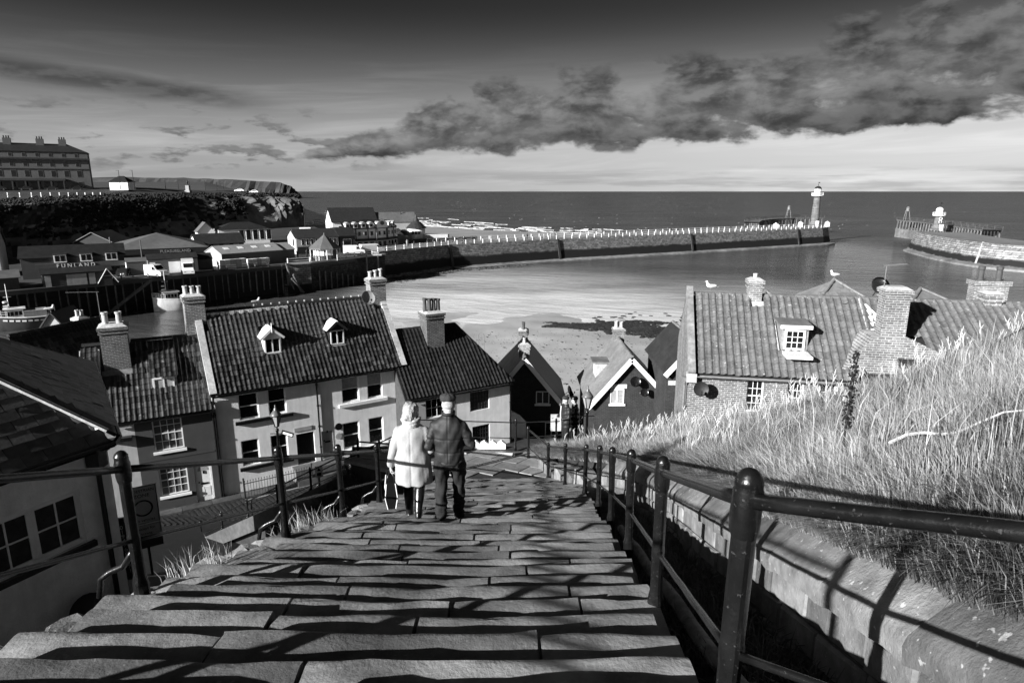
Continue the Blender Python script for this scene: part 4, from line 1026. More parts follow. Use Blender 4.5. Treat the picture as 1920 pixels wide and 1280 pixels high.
# ------------------------------------------------------------------ brick cottages with white barge boards, gables to the stair
def brick_gable(label, cx, d0, d1, zap, xl_, zl, xr_, zr, z0, wins, roofL, roofR, wm=BRK):
    T = thing('brick_cottage', label, 'house', (cx, d0, z0)); H_ = zap - z0; a, b = xl_ - cx, xr_ - cx; hl, hrr = zl - z0, zr - z0; Lg = d1 - d0
    w_ = facade(b, min(hl, hrr), wins, -1.5, x0=a)
    mn = min(hl, hrr)
    w_.add([(a, 0, mn), (b, 0, mn), (b, 0, hrr), (0, 0, H_), (a, 0, hl)], [(0, 1, 2, 3, 4)])
    w_.add([(a, 0, -1.5), (a, Lg, -1.5), (a, Lg, hl), (a, 0, hl)], [(0, 3, 2, 1)]); w_.add([(b, 0, -1.5), (b, Lg, -1.5), (b, Lg, hrr), (b, 0, hrr)], [(0, 1, 2, 3)])
    w_.add([(a, Lg, -1.5), (b, Lg, -1.5), (b, Lg, hrr), (0, Lg, H_), (a, Lg, hl)], [(4, 3, 2, 1, 0)]); w_.add([(a, .5, -1.5), (b, .5, -1.5), (b, .5, mn), (a, .5, mn)], [(0, 1, 2, 3)])
    part('wall', w_, wm, T)
    out = []
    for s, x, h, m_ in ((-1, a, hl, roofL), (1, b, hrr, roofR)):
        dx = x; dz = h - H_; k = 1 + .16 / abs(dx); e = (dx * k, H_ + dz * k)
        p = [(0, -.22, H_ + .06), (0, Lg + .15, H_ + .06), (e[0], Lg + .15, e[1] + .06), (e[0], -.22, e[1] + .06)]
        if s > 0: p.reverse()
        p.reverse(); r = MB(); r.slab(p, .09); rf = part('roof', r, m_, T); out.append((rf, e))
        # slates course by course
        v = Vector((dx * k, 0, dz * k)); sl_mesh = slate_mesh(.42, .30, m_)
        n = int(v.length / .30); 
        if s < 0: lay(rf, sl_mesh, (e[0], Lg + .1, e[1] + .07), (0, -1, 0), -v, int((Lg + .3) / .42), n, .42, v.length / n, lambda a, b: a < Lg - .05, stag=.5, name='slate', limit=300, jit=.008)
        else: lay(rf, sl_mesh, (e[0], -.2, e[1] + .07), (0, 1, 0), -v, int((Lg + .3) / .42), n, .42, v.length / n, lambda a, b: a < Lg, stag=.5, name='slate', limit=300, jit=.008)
        q = MB(); q.beam((s * .02, -.30, H_ - .05), (e[0], -.30, e[1] - .05), .07, .27); part('barge_board', q, WHITE, T)
    ridge_tiles(T, (0, -.2, H_ + .14), (0, Lg, H_ + .14), LEAD, r=.1)
    return T
def slate_mesh(w, g, m):
    mb = MB(); mb.add([(.006, 0, .004), (w - .006, 0, .004), (w - .006, 0, .016), (.006, 0, .016), (w - .006, g * 1.25, .001), (.006, g * 1.25, .001)], [(0, 1, 2, 3), (3, 2, 4, 5)]); return mb.mesh('slate', m)
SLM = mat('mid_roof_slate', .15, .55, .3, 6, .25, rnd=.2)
T = brick_gable('dark brick cottage with white barge boards next to the low white house', .75, 38.0, 44.2, 11.05, -1.75, 7.95, 3.30, 7.93, 5.0, [], SLM, SLATED)  # sunlit slope in paler slate, other slope dark: light put into the colour
# upper casement sits in the gable triangle, framed on the wall face
def gable_window(T, x0, x1, z0, z1, cols=2, pm=None, fm=None):
    w = window(T, x0, x1, z0, z1, cols, 1, y=-.05, mid=False, sill=WHITE, pm=pm, fm=fm); return w
gable_window(T, .74, 1.57, 3.10, 3.92); gable_window(T, -1.35, -.95, 3.10, 3.95, 1)
gable_window(T, 1.33, 1.75, .9, 1.9, 1)
mb = MB(); mb.box(.3, 1.05, -.06, -.004, -.4, 1.65); part('door', mb, mat('black_door_wood', .008, .6, .2, 4, .1), T)  # door in one even near-black tone
chimney(T, -.30, .34, .55, 1.3, 5.3, 6.75, CHIMR, 2, POTL, .12, .38); chimney(T, -.25, .35, 5.3, 6.0, 5.3, 6.6, CHIM, 2, POT, .12, .5)
for k, (dy, zz) in enumerate(((1.9, 11.0 - 3.1), (3.2, 10.9 - 3.1))):
    dish('black satellite dish on the brick cottage eave, %s' % ('nearer its gable' if k == 0 else 'farther from its gable'), (3.5, 38 + dy, zz + .1), 70, .36, BLACK, tilt=20)
T = brick_gable('brick cottage with broad white barge boards between the beach and the dry grass bank', 6.94, 36.0, 41.6, 11.57, 4.62, 8.83, 8.75, 9.65, 6.0, [(-1.17, -.36, 2.30, 2.75)] if False else [], SLM, SLATED)  # sun and shade of the two slopes again put into the slate colours
gable_window(T, -1.15, -.34, 2.78, 3.70, 2, pm=CURT)
mb = MB(); mb.box(-1.3, -.2, -.07, -.004, 3.75, 3.98); part('lintel', mb, WHITE, T)
mb = MB(); mb.box(-.25, .42, 4.6, 5.3, 4.9, 6.3)
chimney(T, -.28, .40, 4.75, 5.4, 4.9, 6.25, CHIM, 2, POTL, .13, .45)
D = MB(); D.box(-1.75, -.75, 2.3, 3.5, 3.6, 4.62); d_ = part('dormer', D, MORT, T)
q = MB(); q.box(-1.95, -.45, 2.2, 3.6, 4.63, 4.72); part('dormer_roof', q, LEAD, d_)
dish('black satellite dish high on the right-hand brick gable', (7.15, 35.93, 10.2), 0, .3, BLACK); dish('small black satellite dish on the brick gable beside the white lintel', (7.7, 35.93, 9.55), 0, .24, BLACK)
T = brick_gable('narrow dark cottage squeezed behind the sunlit brick house', 9.75, 33.2, 38.0, 13.2, 8.35, 11.6, 11.3, 11.4, 7.0, [], SLATED, SLATED)
mb = MB(); mb.box(-1.3, -.2, -.07, -.004, 3.8, 4.05); part('lintel', mb, MORT, T)

# ------------------------------------------------------------------ sunlit brick house above the beach
T = thing('brick_house', 'sunlit brick house with pantiled roof, flat-topped dormer and white sash windows', 'house', (6.57, 23.0, 11.5), -11)
Wd, he, hr = 6.2, 2.97, 5.32
ops = [(2.14, 2.72, 1.52, 2.75), (3.55, 4.10, 1.52, 2.75), (4.66, 5.20, 1.52, 2.75)]
wl_, rf = gable_house_shell(T, 7.2, Wd, he, hr, BRKL, RDARK, ops, z0=-4, oh=.14)
for o in ops:
    window(T, *o, 3, 4, sill=WHITE, bar=.02)
    mb = MB(); a, b, c, e = o; mb.add([(a - .04, -.03, e + .02), (b + .04, -.03, e + .02), (b + .13, -.03, e + .20), (a - .13, -.03, e + .20), (a - .04, .001, e + .02), (b + .04, .001, e + .02), (b + .13, .001, e + .20), (a - .13, .001, e + .20)], [(0, 1, 2, 3), (0, 4, 5, 1), (1, 5, 6, 2), (2, 6, 7, 3), (3, 7, 4, 0)]); part('lintel', mb, WHITE, T)
slo = Vector((0, Wd / 2 + .14, (hr - he) * (1 + .14 / (Wd / 2)))); SLEN = slo.length; ov = .14 * (hr - he) / (Wd / 2)
def keep8(a, b):
    y = -.14 + b / SLEN * (Wd / 2 + .14); x = a + .36
    if 3.3 < x < 4.36 and .85 < y < 2.15: return False
    if 2.35 < x < 2.95 and y > 2.6: return False
    return x < 7.05 - (0.35 if y < 1.9 else 0) and not (x > 5.9 + y * .55 and y < 1.7)
lay(rf, TILE_L, (.36, -.18, he - ov + .06), (1, 0, 0), slo, 26, 13, .262, SLEN / 13, keep8)
mb = MB(); mb.beam((.12, -.25, he - .06), (.12, Wd / 2, hr + .16), .26, .34); part('gable_coping', mb, mat('gable_brick_coping', .20, .85, .4, 6, .4), T)
mb = MB(); mb.box(.0, .25, Wd / 2 - .1, Wd / 2 + .14, hr - .1, hr + .42); part('gable_kneeler', mb, MATS['gable_brick_coping'], T)
mb = MB(); mb.box(-.06, .3, -.3, .05, he - .35, he - .02); part('kneeler_stone', mb, MORT, T)
ridge_tiles(T, (.3, Wd / 2, hr + .11), (7.2, Wd / 2, hr + .11), PANTL, r=.11)
chimney(T, 2.38, 2.90, 2.85, 3.4, 4.9, 6.05, CHIMR, 1, POTL, .1, .22)
mb = MB(); mb.slab([(2.3, 2.55, 4.98), (2.98, 2.55, 4.98), (2.98, 2.85, 5.22), (2.3, 2.85, 5.22)], .05); part('flashing', mb, MORT, T)
# flat dormer
D = MB(); D.add([(3.36, .95, 3.66), (4.30, .95, 3.66), (4.30, .95, 4.62), (3.36, .95, 4.62), (4.30, 2.25, 4.62), (3.36, 2.25, 4.62)], [(0, 1, 2, 3), (0, 3, 5), (1, 4, 2)]); d_ = part('dormer', D, MATS['gable_brick_coping'], T)
q = MB(); q.slab([(3.26, .80, 4.63), (4.40, .80, 4.63), (4.40, 2.35, 4.68), (3.26, 2.35, 4.68)], -.07); part('dormer_roof', q, LEAD, d_)
q = MB(); q.box(3.27, 4.39, .77, .80, 4.56, 4.69); part('fascia', q, WHITE, d_)
window(T, 3.47, 4.19, 3.74, 4.52, 3, 3, y=.89, sill=WHITE, mid=False, fw=.075)
q = MB(); q.beam((3.28, .80, 3.72), (3.28, 2.1, 4.63), .05, .06); part('flashing', q, MORT, d_)
gutter(T, .2, 6.8, 2.86, y=-.22, m=LEAD)
downpipe(T, -.1, 2.7, -2.5, m=LEAD)
# white-painted cheek and big stack where the next cottage joins
mb = MB(); mb.slab([(6.60, 3.0, 5.40), (6.62, 1.62, 4.28), (7.25, 1.62, 4.62)], .12); part('painted_cheek', mb, WHITE, T)
mb = MB(); mb.beam((6.52, 3.0, 5.40), (6.56, 1.5, 4.24), .07, .08); part('flashing', mb, MORT, T)
mb = MB(); mb.add([(5.75, .2, -3), (8.7, .2, -3), (8.7, .2, 3.9), (7.4, .2, 4.5), (6.25, .2, 4.5), (5.1, .2, 2.95)] + [(5.75, 1.5, -3), (8.7, 1.5, -3), (8.7, 1.5, 3.9), (7.4, 1.5, 4.5), (6.25, 1.5, 4.5), (5.1, 1.5, 2.95)], [(0, 1, 2, 3, 4, 5)] + [(i, i + 6, (i + 1) % 6 + 6, (i + 1) % 6) for i in range(6)]); part('stack_shoulder', mb, CHIMR, T)
chimney(T, 6.55, 7.35, .40, 1.1, 4.3, 6.15, CHIMR, 0, cap=MORT)
dish('black satellite dish on the side of the sunlit brick wall', (7.0, 22.80, 13.9), -11, .27, IRON, tilt=10)
dish('black satellite dish strapped to the big brick stack', (12.95, 22.75, 17.6), 120, .34, BLACK, tilt=15)
aerial('thin television aerial on the big brick stack', (13.2, 22.55, 17.7), 10, .75, .8)
# the next cottage along, its roof running on behind the grass
T = thing('brick_cottage', 'cottage whose pantiled roof runs on behind the tall grass', 'house', (13.55, 21.64, 11.5), -11)
wl_, rf = gable_house_shell(T, 9.0, 6.2, 3.6, 5.30, BRKL, RDARK, [], z0=-4)
slo = Vector((0, 3.26, 1.70 * (1 + .16 / 3.1))); lay(rf, TILE_L, (.05, -.2, 3.6 - .09 + .06), (1, 0, 0), slo, 34, 12, .262, slo.length / 12, lambda a, b: a > 1.0 or b > 1.6)
ridge_tiles(T, (.0, 3.1, 5.41), (9.0, 3.1, 5.41), PANTL, r=.11)
chimney(T, 3.75, 4.3, 2.85, 3.5, 4.6, 5.75, CHIMR, 0)
mb = MB(); mb.box(1.2, 3.2, -.4, -.1, 2.8, 3.3); part('porch_fascia', mb, LEAD, T)
mb = MB(); mb.beam((1.1, -.05, 3.75), (1.9, -.05, 3.65), .05, .12); part('loose_board', mb, WHITE, T)
T = thing('brick_house', 'house behind with a tall arched brick stack and two pale pots', 'house', (25.6, 31.0, 9.0), -35)
wl_, rf = gable_house_shell(T, 9.0, 6.5, 4.0, 8.6, BRKM, SLATED, [], z0=-3)
slo = Vector((0, 3.41, 4.6 * (1 + .16 / 3.25))); lay(rf, slate_mesh(.45, .33, SLATED), (0, -.16, 4.0 - .22 + .06), (1, 0, 0), slo, 20, 16, .45, slo.length / 16, stag=.5, name='slate')
T2 = thing('brick_stack', 'tall arched brick chimney stack with two pale pots behind the long pantiled roof', 'chimney', (22.0, 30.6, 11.6), -11)
mb = MB(); mb.add([(0, 0, -3), (.72, 0, -3), (.72, 0, 3.6), (.95, 0, 4.0), (1.05, 0, 3.5), (1.05, 0, -3), (1.75, 0, -3), (1.75, 0, 5.2), (.3, 0, 5.2), (.3, 0, 3.95), (0, 0, 3.9)] , [tuple(range(11))])
mb = MB(); mb.box(0, .8, 0, .8, -3, 3.95); mb.box(.3, 1.75, .05, .75, 3.951, 5.2); mb.box(1.15, 1.75, .05, .75, -3, 3.95); mb.box(.22, 1.83, -.03, .83, 5.0, 5.22); c_ = part('stack', mb, CHIMR, T2)
mb = MB(); mb.box(.5, .85, .02, .049, 4.3, 4.75); part('niche', mb, SLATED, T2)
for x in (.62, 1.4):
    mb = MB(); mb.lathe([(.15, 0), (.13, .1), (.12, .5), (.15, .55), (.15, .68), (.1, .68)], 12, (x, .4, 5.2)); part('chimney_pot', mb, POT, T2)
# roofs down by the water seen above the long ridge
def pyramid(label, cx, cy, zt, w, dep, h, m):
    T = thing('harbour_cottage', label, 'house', (cx, cy, zt - h)); mb = MB()
    mb.slab([(-w, -dep, 0), (w, -dep, 0), (0, 0, h)], .1); mb.slab([(w, -dep, 0), (w, dep, 0), (0, 0, h)], .1); mb.slab([(w, dep, 0), (-w, dep, 0), (0, 0, h)], .1); mb.slab([(-w, dep, 0), (-w, -dep, 0), (0, 0, h)], .1)
    part('roof', mb, m, T); mb = MB(); mb.box(-w + .3, w - .3, -dep + .3, dep - .3, -(zt - h) + .5, .1); part('wall', mb, BRK, T)
    for s in (-1, 1): ridge_tiles(T, (s * w, -dep, .1), (0, 0, h + .08), LEAD, r=.1, L=.5)
    return T
T = pyramid('hipped slate roof with a gull on its peak, behind the sunlit ridge', 18.4, 36.4, 16.06, 4.2, 4.0, 2.9, SLM)
lay(T.children[0], slate_mesh(.5, .32, SLM), (-4.2, -4.0, .02), (1, 0, 0), Vector((0, 4.0, 2.9)), 17, 14, .5, .35, lambda a, b: abs(a - 4.2) < 4.2 * (1 - b / 4.94) - .1, name='slate', stag=.5, limit=240)
pyramid('small slate roof corner just left of the gull peak', 14.4, 36.0, 15.45, 1.3, 1.3, 1.0, SLM)
pyramid('low slate roof right of the gull peak', 23.8, 37.0, 15.45, 3.0, 3.0, 1.6, SLM)

# ------------------------------------------------------------------ the near slated house on the left
E_ = Vector((-8.06, 11.92, 16.44)); EL_ = Vector((-8.88, 10.33, 16.44)); HP = Vector((-9.58, 11.50, 17.56)); R1 = Vector((-12.1, 17.5, 16.44))
T = thing('slate_house', 'rendered house with hipped slate roof and casement window close beside the stair', 'house', (E_.x, E_.y, 7.0))
o_ = Vector(T.location); da = (EL_ - E_).normalized(); db = (R1 - E_).normalized()
AP = E_ + (HP - E_) * 2.1; FAR = E_ + da * 8.0; AF = FAR + (AP - E_) - da * ((AP - E_).dot(da)) + da * 0
AF = AP + da * 7.0; BF = R1.copy(); BP = Vector((-12.135, 12.36, 18.74))
oha = Vector((.889 * .22, -.458 * .22, -.215)); ohb = Vector((.81 * .2, .586 * .2, -.155))
# wall A with the window (local x runs from far end to the corner)
LA = 8.0; rzA = math.degrees(math.atan2(-da.y, -da.x))
w0 = LA - 1.98; opsA = [(LA - 2.35, LA - .62, 7.30, 8.42)]
mb = facade(LA, 9.40, opsA, 0.0, .14)
MA = Matrix.Translation(FAR - Vector((0, 0, FAR.z - 7.0)) - o_) @ Matrix.Rotation(rad(rzA), 4, 'Z')
mb.add([(0, .5, 0), (LA, .5, 0), (LA, .5, 9.4), (0, .5, 9.4)], [(0, 1, 2, 3)])
mb.xf(MA); ROUGH = mat('roughcast_render', .80, .9, .15, 4, .9, 30, streak=.12)
wA = part('wall', mb, ROUGH, T)
win = window(T, *opsA[0], 2, 1, y=.05, mid=False, fw=.06)
for q in [win] + list(win.children):
    if q is win: q.matrix_basis = MA
mb = MB()
for sx0 in (LA - 2.30, LA - 1.46):
    mb.box(sx0 + .02, sx0 + .80, .055, .085, 7.36, 7.41); mb.box(sx0 + .02, sx0 + .80, .055, .085, 8.31, 8.36); mb.box(sx0 + .0, sx0 + .06, .055, .085, 7.36, 8.36); mb.box(sx0 + .75, sx0 + .81, .055, .085, 7.36, 8.36); mb.box(sx0 + .39, sx0 + .42, .06, .08, 7.41, 8.31); mb.box(sx0 + .06, sx0 + .75, .06, .08, 7.85, 7.88)
mb.xf(MA); part('casement_bars', mb, WHITE, T)
mb = MB(); mb.box(opsA[0][0] - .1, opsA[0][1] + .12, -.10, .05, 7.18, 7.29); mb.xf(MA); part('sill', mb, BLACK, T)
mb = MB(); mb.add([tuple(E_ - o_ - Vector((0, 0, 9.4))), tuple(R1 - o_ - Vector((0, 0, 9.4))), tuple(R1 - o_), tuple(E_ - o_)], [(0, 1, 2, 3)]); part('side_wall', mb, ROUGH, T)
mb = MB(); mb.slab([tuple(p - o_) for p in (FAR + oha, E_ + oha, AP, AF)], .07); rA = part('roof', mb, SLATED, T)
mb = MB(); mb.slab([tuple(p - o_) for p in (E_ + ohb, BF + ohb, BP, AP)], .07); rB = part('roof', mb, SLATED, T)
uA = -da; vA = (HP - E_) - da * ((HP - E_).dot(da)); vA.normalize()
SL1 = slate_mesh(.36, .24, SLATE); hipA = (HP - E_); ha, hb = hipA.dot(uA), hipA.dot(vA)
nA = int(2.6 / .24)
lay(rA, SL1, FAR + oha - o_ + Vector((0, 0, .015)), uA, vA, 23, nA, .36, .24, lambda a, b: a < 8.0 + ha / hb * b + .12, name='slate', stag=.5, jit=.02, lift=.02)
uB = db; vB = (HP - E_) - db * ((HP - E_).dot(db)); vB.normalize(); hb1, hb2 = hipA.dot(uB), hipA.dot(vB)
lay(rB, slate_mesh(.27, .2, SLATE), E_ + ohb - o_ + Vector((0, 0, .015)), uB, vB, 27, 16, .27, .2, lambda a, b: hb1 / hb2 * b + .12 < a < 6.75 - 1.35 * b, name='slate', stag=.5, jit=.016, lift=.02)
hd_ = (AP - E_).normalized()
for k in range(8):
    a = E_ + hd_ * (-.12 + k * .55); b = E_ + hd_ * (-.12 + (k + 1) * .55 - .012); mb = MB()
    mb.beam(tuple(a - o_ + Vector((0, 0, .07))), tuple(b - o_ + Vector((0, 0, .07))), .24, .06); part('hip_tile', mb, mat('stone_hip_tile', .085, .8, .4, 6, .4), T)
mb = MB(); hs = hd_.cross(Vector((0, 0, 1))).normalized()
mb.beam(tuple(E_ - o_ - hd_ * .1 + hs * -.13 + Vector((0, 0, .045))), tuple(AP - o_ + hs * -.13 + Vector((0, 0, .045))), .05, .05); part('hip_mortar', mb, MORT, T)
# gutters, corner hopper and pipe
mb = MB(); mb.tube([tuple(FAR + oha * 1.1 - o_ - Vector((0, 0, .05))), tuple(E_ + oha * 1.1 - o_ - Vector((0, 0, .05)))], .06, 8); mb.tube([tuple(E_ + oha * 1.1 - o_ - Vector((0, 0, .05))), tuple(E_ + ohb * 1.15 - o_ - Vector((0, 0, .05))), tuple(BF + ohb * 1.15 - o_ - Vector((0, 0, .05)))], .055, 8); part('gutter', mb, BLACK, T)
pc = E_ + da * .28 + oha * .4 - o_; mb = MB()
mb.tube([tuple(pc + Vector((0, 0, -.55))), tuple(pc + Vector((0, 0, -9.0)))], .05, 10); mb.box(pc.x - .13, pc.x + .13, pc.y - .13, pc.y + .13, pc.z - .6, pc.z - .22); mb.box(pc.x - .18, pc.x + .18, pc.y - .18, pc.y + .18, pc.z - .3, pc.z - .18); part('downpipe', mb, BLACK, T)
P_ = FAR + (E_ - FAR) * ((LA - 1.0) / LA); dish('big dark satellite dish low on the roughcast wall of the near slated house', (P_.x + .02, P_.y - .01, 13.0), rzA, .36, IRON, tilt=20, stalk=.3)
mb = MB(); p0 = FAR + oha * .35; p1 = E_ + da * .6 + oha * .35; mb.tube([(p0.x, p0.y, 10.2), (p0.x * .4 + p1.x * .6, p0.y * .4 + p1.y * .6, 11.9), (p1.x, p1.y, 12.55)], .03, 8)
o = link('wall_handrail', mb.mesh('wall_handrail', BLACK, True)); tag(o, 'black handrail sloping along the roughcast wall of the near slated house', 'handrail')

# ------------------------------------------------------------------ street lamps and signs
def lamp(label, loc, h=3.4):
    T = thing('street_lamp', label, 'street lamp', loc)
    mb = MB(); mb.lathe([(.14, -.3), (.14, .25), (.10, .3), (.085, .9), (.06, .95), (.05, h - 1.0), (.07, h - .98), (.07, h - .9), (.03, h - .88), (.03, h - .78)], 12); part('post', mb, BLACK, T, True)
    mb = MB(); mb.tube([(-.28, 0, h - 1.1), (.28, 0, h - 1.1)], .018, 6); part('ladder_bar', mb, BLACK, T)
    mb = MB()
    for k in range(6):
        a = math.pi / 3 * k; mb.tube([(.09 * math.cos(a), .09 * math.sin(a), h - .78), (.20 * math.cos(a), .20 * math.sin(a), h - .34)], .011, 5)
    mb.lathe([(.10, h - .80), (.11, h - .77)], 6); mb.lathe([(.205, h - .345), (.215, h - .32)], 6); lf = part('lantern_frame', mb, BLACK, T)
    mb = MB(); mb.lathe([(.085, h - .77), (.19, h - .345)], 6); part('lantern_glass', mb, mat('lamp_glass', .30, .15, .1, 3, 0), lf)
    mb = MB(); mb.lathe([(.23, h - .335), (.20, h - .27), (.10, h - .13), (.06, h - .1), (.07, h - .05), (.02, h - .02), (.035, h + .04), (.01, h + .12)], 12); part('lantern_roof', mb, mat('lamp_roof_metal', .10, .35, .3, 8, .1, spec=.6), lf, True)
    return T
LZ = 9.25
L1 = lamp('black street lamp with glazed lantern in front of the pale cottages', (-9.35, 24.0, LZ), 3.45)
q = MB(); q.box(.02, .50, -.03, .03, 2.18, 2.34); q.xf(Matrix.Rotation(rad(18), 4, 'Y') @ Matrix.Translation((-.6, 0, .1))); s_ = part('finger_sign', q, BLACK, L1)
q = MB(); q.box(.08, .46, -.036, -.031, 2.215, 2.305); q.xf(Matrix.Rotation(rad(18), 4, 'Y') @ Matrix.Translation((-.6, 0, .1))); part('sign_face', q, WHITE, s_)
lamp('black street lamp with glazed lantern in front of the right-hand brick gable', (2.85, 23.0, 10.2), 3.6)
SG = mat('sign_grey_face', .62, .5, .06, 3, 0)
S1 = thing('street_sign', 'grey pedestrian zone sign with a ring on a dark post', 'sign', (-11.35, 18.0, 8.9), 33)
mb = MB(); mb.tube([(0, .06, -.3), (0, .06, 3.3)], .04, 8); part('post', mb, IRON, S1)
def plate(T, x0, x1, z0, z1, m, nm='plate'):
    mb = MB(); mb.box(x0, x1, -.012, .012, z0, z1); p = part(nm, mb, m, T)
    b = MB(); e = .018; d = .014
    for (a, b_, c, f) in ((x0 + e, x1 - e, z0 + e, z0 + 2 * e), (x0 + e, x1 - e, z1 - 2 * e, z1 - e), (x0 + e, x0 + 2 * e, z0 + 2 * e, z1 - 2 * e), (x1 - 2 * e, x1 - e, z0 + 2 * e, z1 - 2 * e)): b.box(a, b_, -d - .002, -d + .001, c, f)
    part('border', b, BLACK, p); return p
p_ = plate(S1, -.42, .42, 2.1, 3.35, SG)
for txt, z, s in (('PEDESTRIAN', 3.19, .125), ('ZONE', 3.03, .16), ('No vehicles', 2.22, .12)):
    link('lettering', text_mesh(txt, s, BLACK), p_, Matrix.Translation((0, -.018, z)) @ FACEM)
mb = MB(); n = 28
for k in range(n):
    a0, a1 = 2 * math.pi * k / n, 2 * math.pi * (k + 1) / n; mb.add([(.27 * math.cos(a0), -.016, 2.62 + .27 * math.sin(a0)), (.27 * math.cos(a1), -.016, 2.62 + .27 * math.sin(a1)), (.22 * math.cos(a1), -.016, 2.62 + .22 * math.sin(a1)), (.22 * math.cos(a0), -.016, 2.62 + .22 * math.sin(a0))], [(0, 1, 2, 3)])
part('ring', mb, BLACK, p_)
p_ = plate(S1, -.42, .42, 1.62, 2.08, SG)
for txt, z in (('Except for', 1.94), ('access', 1.77)): link('lettering', text_mesh(txt, .12, BLACK), p_, Matrix.Translation((0, -.018, z)) @ FACEM)
plate(S1, -.42, .42, 1.28, 1.60, mat('sign_dark_face', .08, .5, .06, 3, 0))
S2 = thing('hanging_sign', 'black bed-and-breakfast board with white figures at the corner of the slated house', 'sign', (-10.2, 14.8, 11.1), 30)
mb = MB(); mb.add([(-.35, 0, 1.75), (.28, 0, 1.75), (.34, 0, 0), (.18, 0, 0), (-.05, 0, .55), (-.35, 0, .7), (-.35, .04, 1.75), (.28, .04, 1.75), (.34, .04, 0), (.18, .04, 0), (-.05, .04, .55), (-.35, .04, .7)], [(0, 5, 4, 3, 2, 1), (6, 7, 8, 9, 10, 11)] + [(i, (i + 1) % 6, (i + 1) % 6 + 6, i + 6) for i in range(6)])
b_ = part('board', mb, BLACK, S2)
for k, ch in enumerate('01947601271'): link('lettering', text_mesh(ch, .15, SG), b_, Matrix.Translation((.20 + .006 * k, -.008, 1.5 - k * .125)) @ FACEM)
for ch, x, z, s in (('Rooms', -.09, 1.58, .15), ('B', -.05, 1.18, .46), ('&c', -.04, .82, .3)): link('lettering', text_mesh(ch, s, SG), b_, Matrix.Translation((x, -.008, z)) @ FACEM)
mb = MB(); mb.tube([(-1.6, .02, 1.65), (-.3, .02, 1.65)], .02, 6); part('bracket', mb, BLACK, S2)
S3 = thing('notice_board', 'pale notice board on a short post beside the path to the cottages', 'sign', (1.62, 21.6, 11.9), 0)
mb = MB(); mb.tube([(0, 0, -.3), (0, 0, 1.0)], .03, 6); part('post', mb, IRON, S3)
mb = MB(); mb.box(-.24, .24, -.03, .0, .75, 1.38); part('board', mb, mat('stained_white_board', .45, .7, .3, 6, .1, speck=-.3, spscale=6), S3)
S4 = thing('warning_sign', 'small white warning plate on a post by the lower flight', 'sign', (-6.9, 21.2, 10.3), 20)
mb = MB(); mb.tube([(0, 0, -.2), (0, 0, 1.15)], .025, 6); part('post', mb, IRON, S4)
mb = MB(); mb.box(-.13, .13, -.03, -.02, .75, 1.18); pl = part('plate', mb, WHITE, S4)
mb = MB(); mb.add([(-.07, -.033, 1.0), (.07, -.033, 1.0), (0, -.033, 1.12)], [(0, 1, 2)]); part('triangle', mb, BLACK, pl)
mb = MB(); mb.box(-.07, .07, -.034, -.031, .82, .93); part('figure', mb, BLACK, pl)
W4 = thing('low_white_wall', 'low white scalloped wall along the outer edge of the landing', 'wall', (-1.75, 18.28, 13.40))
for k in range(6):
    mb = MB(); x = k * .26; mb.add([(x, 0, -.2), (x + .255, 0, -.2), (x + .255, 0, .10), (x + .13, 0, .20), (x, 0, .12), (x, .12, -.2), (x + .255, .12, -.2), (x + .255, .12, .10), (x + .13, .12, .20), (x, .12, .12)], [(0, 1, 2, 3, 4), (9, 8, 7, 6, 5), (1, 6, 7, 2), (2, 7, 8, 3), (3, 8, 9, 4), (4, 9, 5, 0)]); part('capping_stone', mb, WHITE, W4)
# ladder standing at the beach edge
LD = thing('ladder', 'short steel ladder at the edge of the beach behind the low white house', 'ladder', (-2.3, 46.5, 6.0))
for x in (-.2, .2):
    mb = MB(); mb.tube([(x, 0, 0), (x, 0, 4.6)], .03, 6); part('stile', mb, LEAD, LD)
for k in range(12):
    mb = MB(); mb.tube([(-.2, 0, .5 + k * .34), (.2, 0, .5 + k * .34)], .018, 5); part('rung', mb, LEAD, LD)
# ------------------------------------------------------------------ quay walls and timber piles
def vwall(name, label, pts, z0, z1, m, cat='quay wall', batter=0.0, cope=None):
    T = thing(name, label, cat, (pts[0][0], pts[0][1], z0)); o = Vector(T.location)
    mb = MB(); mb.grid([[(x - o.x, y - o.y, 0) for x, y in pts], [(x - o.x, y - o.y, z1 - z0) for x, y in pts]]); part('face', mb, m, T)
    if cope:
        mb = MB()
        for (a, b) in zip(pts[:-1], pts[1:]): mb.beam((a[0] - o.x, a[1] - o.y, z1 - z0 + .02), (b[0] - o.x, b[1] - o.y, z1 - z0 + .02), .9, .35)
        part('coping', mb, cope, T)
    return T
QP = [(-102, 80), (-81.5, 100.5), (-47.5, 134.5)]
T = vwall('quay_wall', 'dark timber-faced fish quay with tall pale piles across the harbour', [(p[0] - .9, p[1] + .8) for p in QP], -2, 5.9, WOODD, cope=LEAD)
o0 = Vector(T.location); n_ = 0
for a, b, N in ((Vector(QP[0]), Vector(QP[1]), 12), (Vector(QP[1]), Vector(QP[2]), 34)):
    for k in range(N):
        p = a.lerp(b, (k + random.uniform(.3, .7)) / N); h = random.choice([5.7, 5.8, 6.0, 6.6]) ; mb = MB()
        r = random.uniform(.09, .17); zlo = random.choice([-1.0, -1.0, .3, 1.2]); mb.lathe([(r, zlo + 2), (r * .95, h + 2)], 7); mb.v = [(v[0] + p.x - o0.x + random.uniform(-.02, .02), v[1] + p.y - o0.y, v[2]) for v in mb.v]
        part('pile', mb, WOODL if random.random() < .8 else WOOD, T)
mb = MB()
for z in (1.4, 3.3, 5.2): mb.beam((QP[1][0] - o0.x - .3, QP[1][1] - o0.y + .3, z + 2), (QP[2][0] - o0.x - .3, QP[2][1] - o0.y + .3, z + 2), .2, .3)
part('waling', mb, WOODD, T)
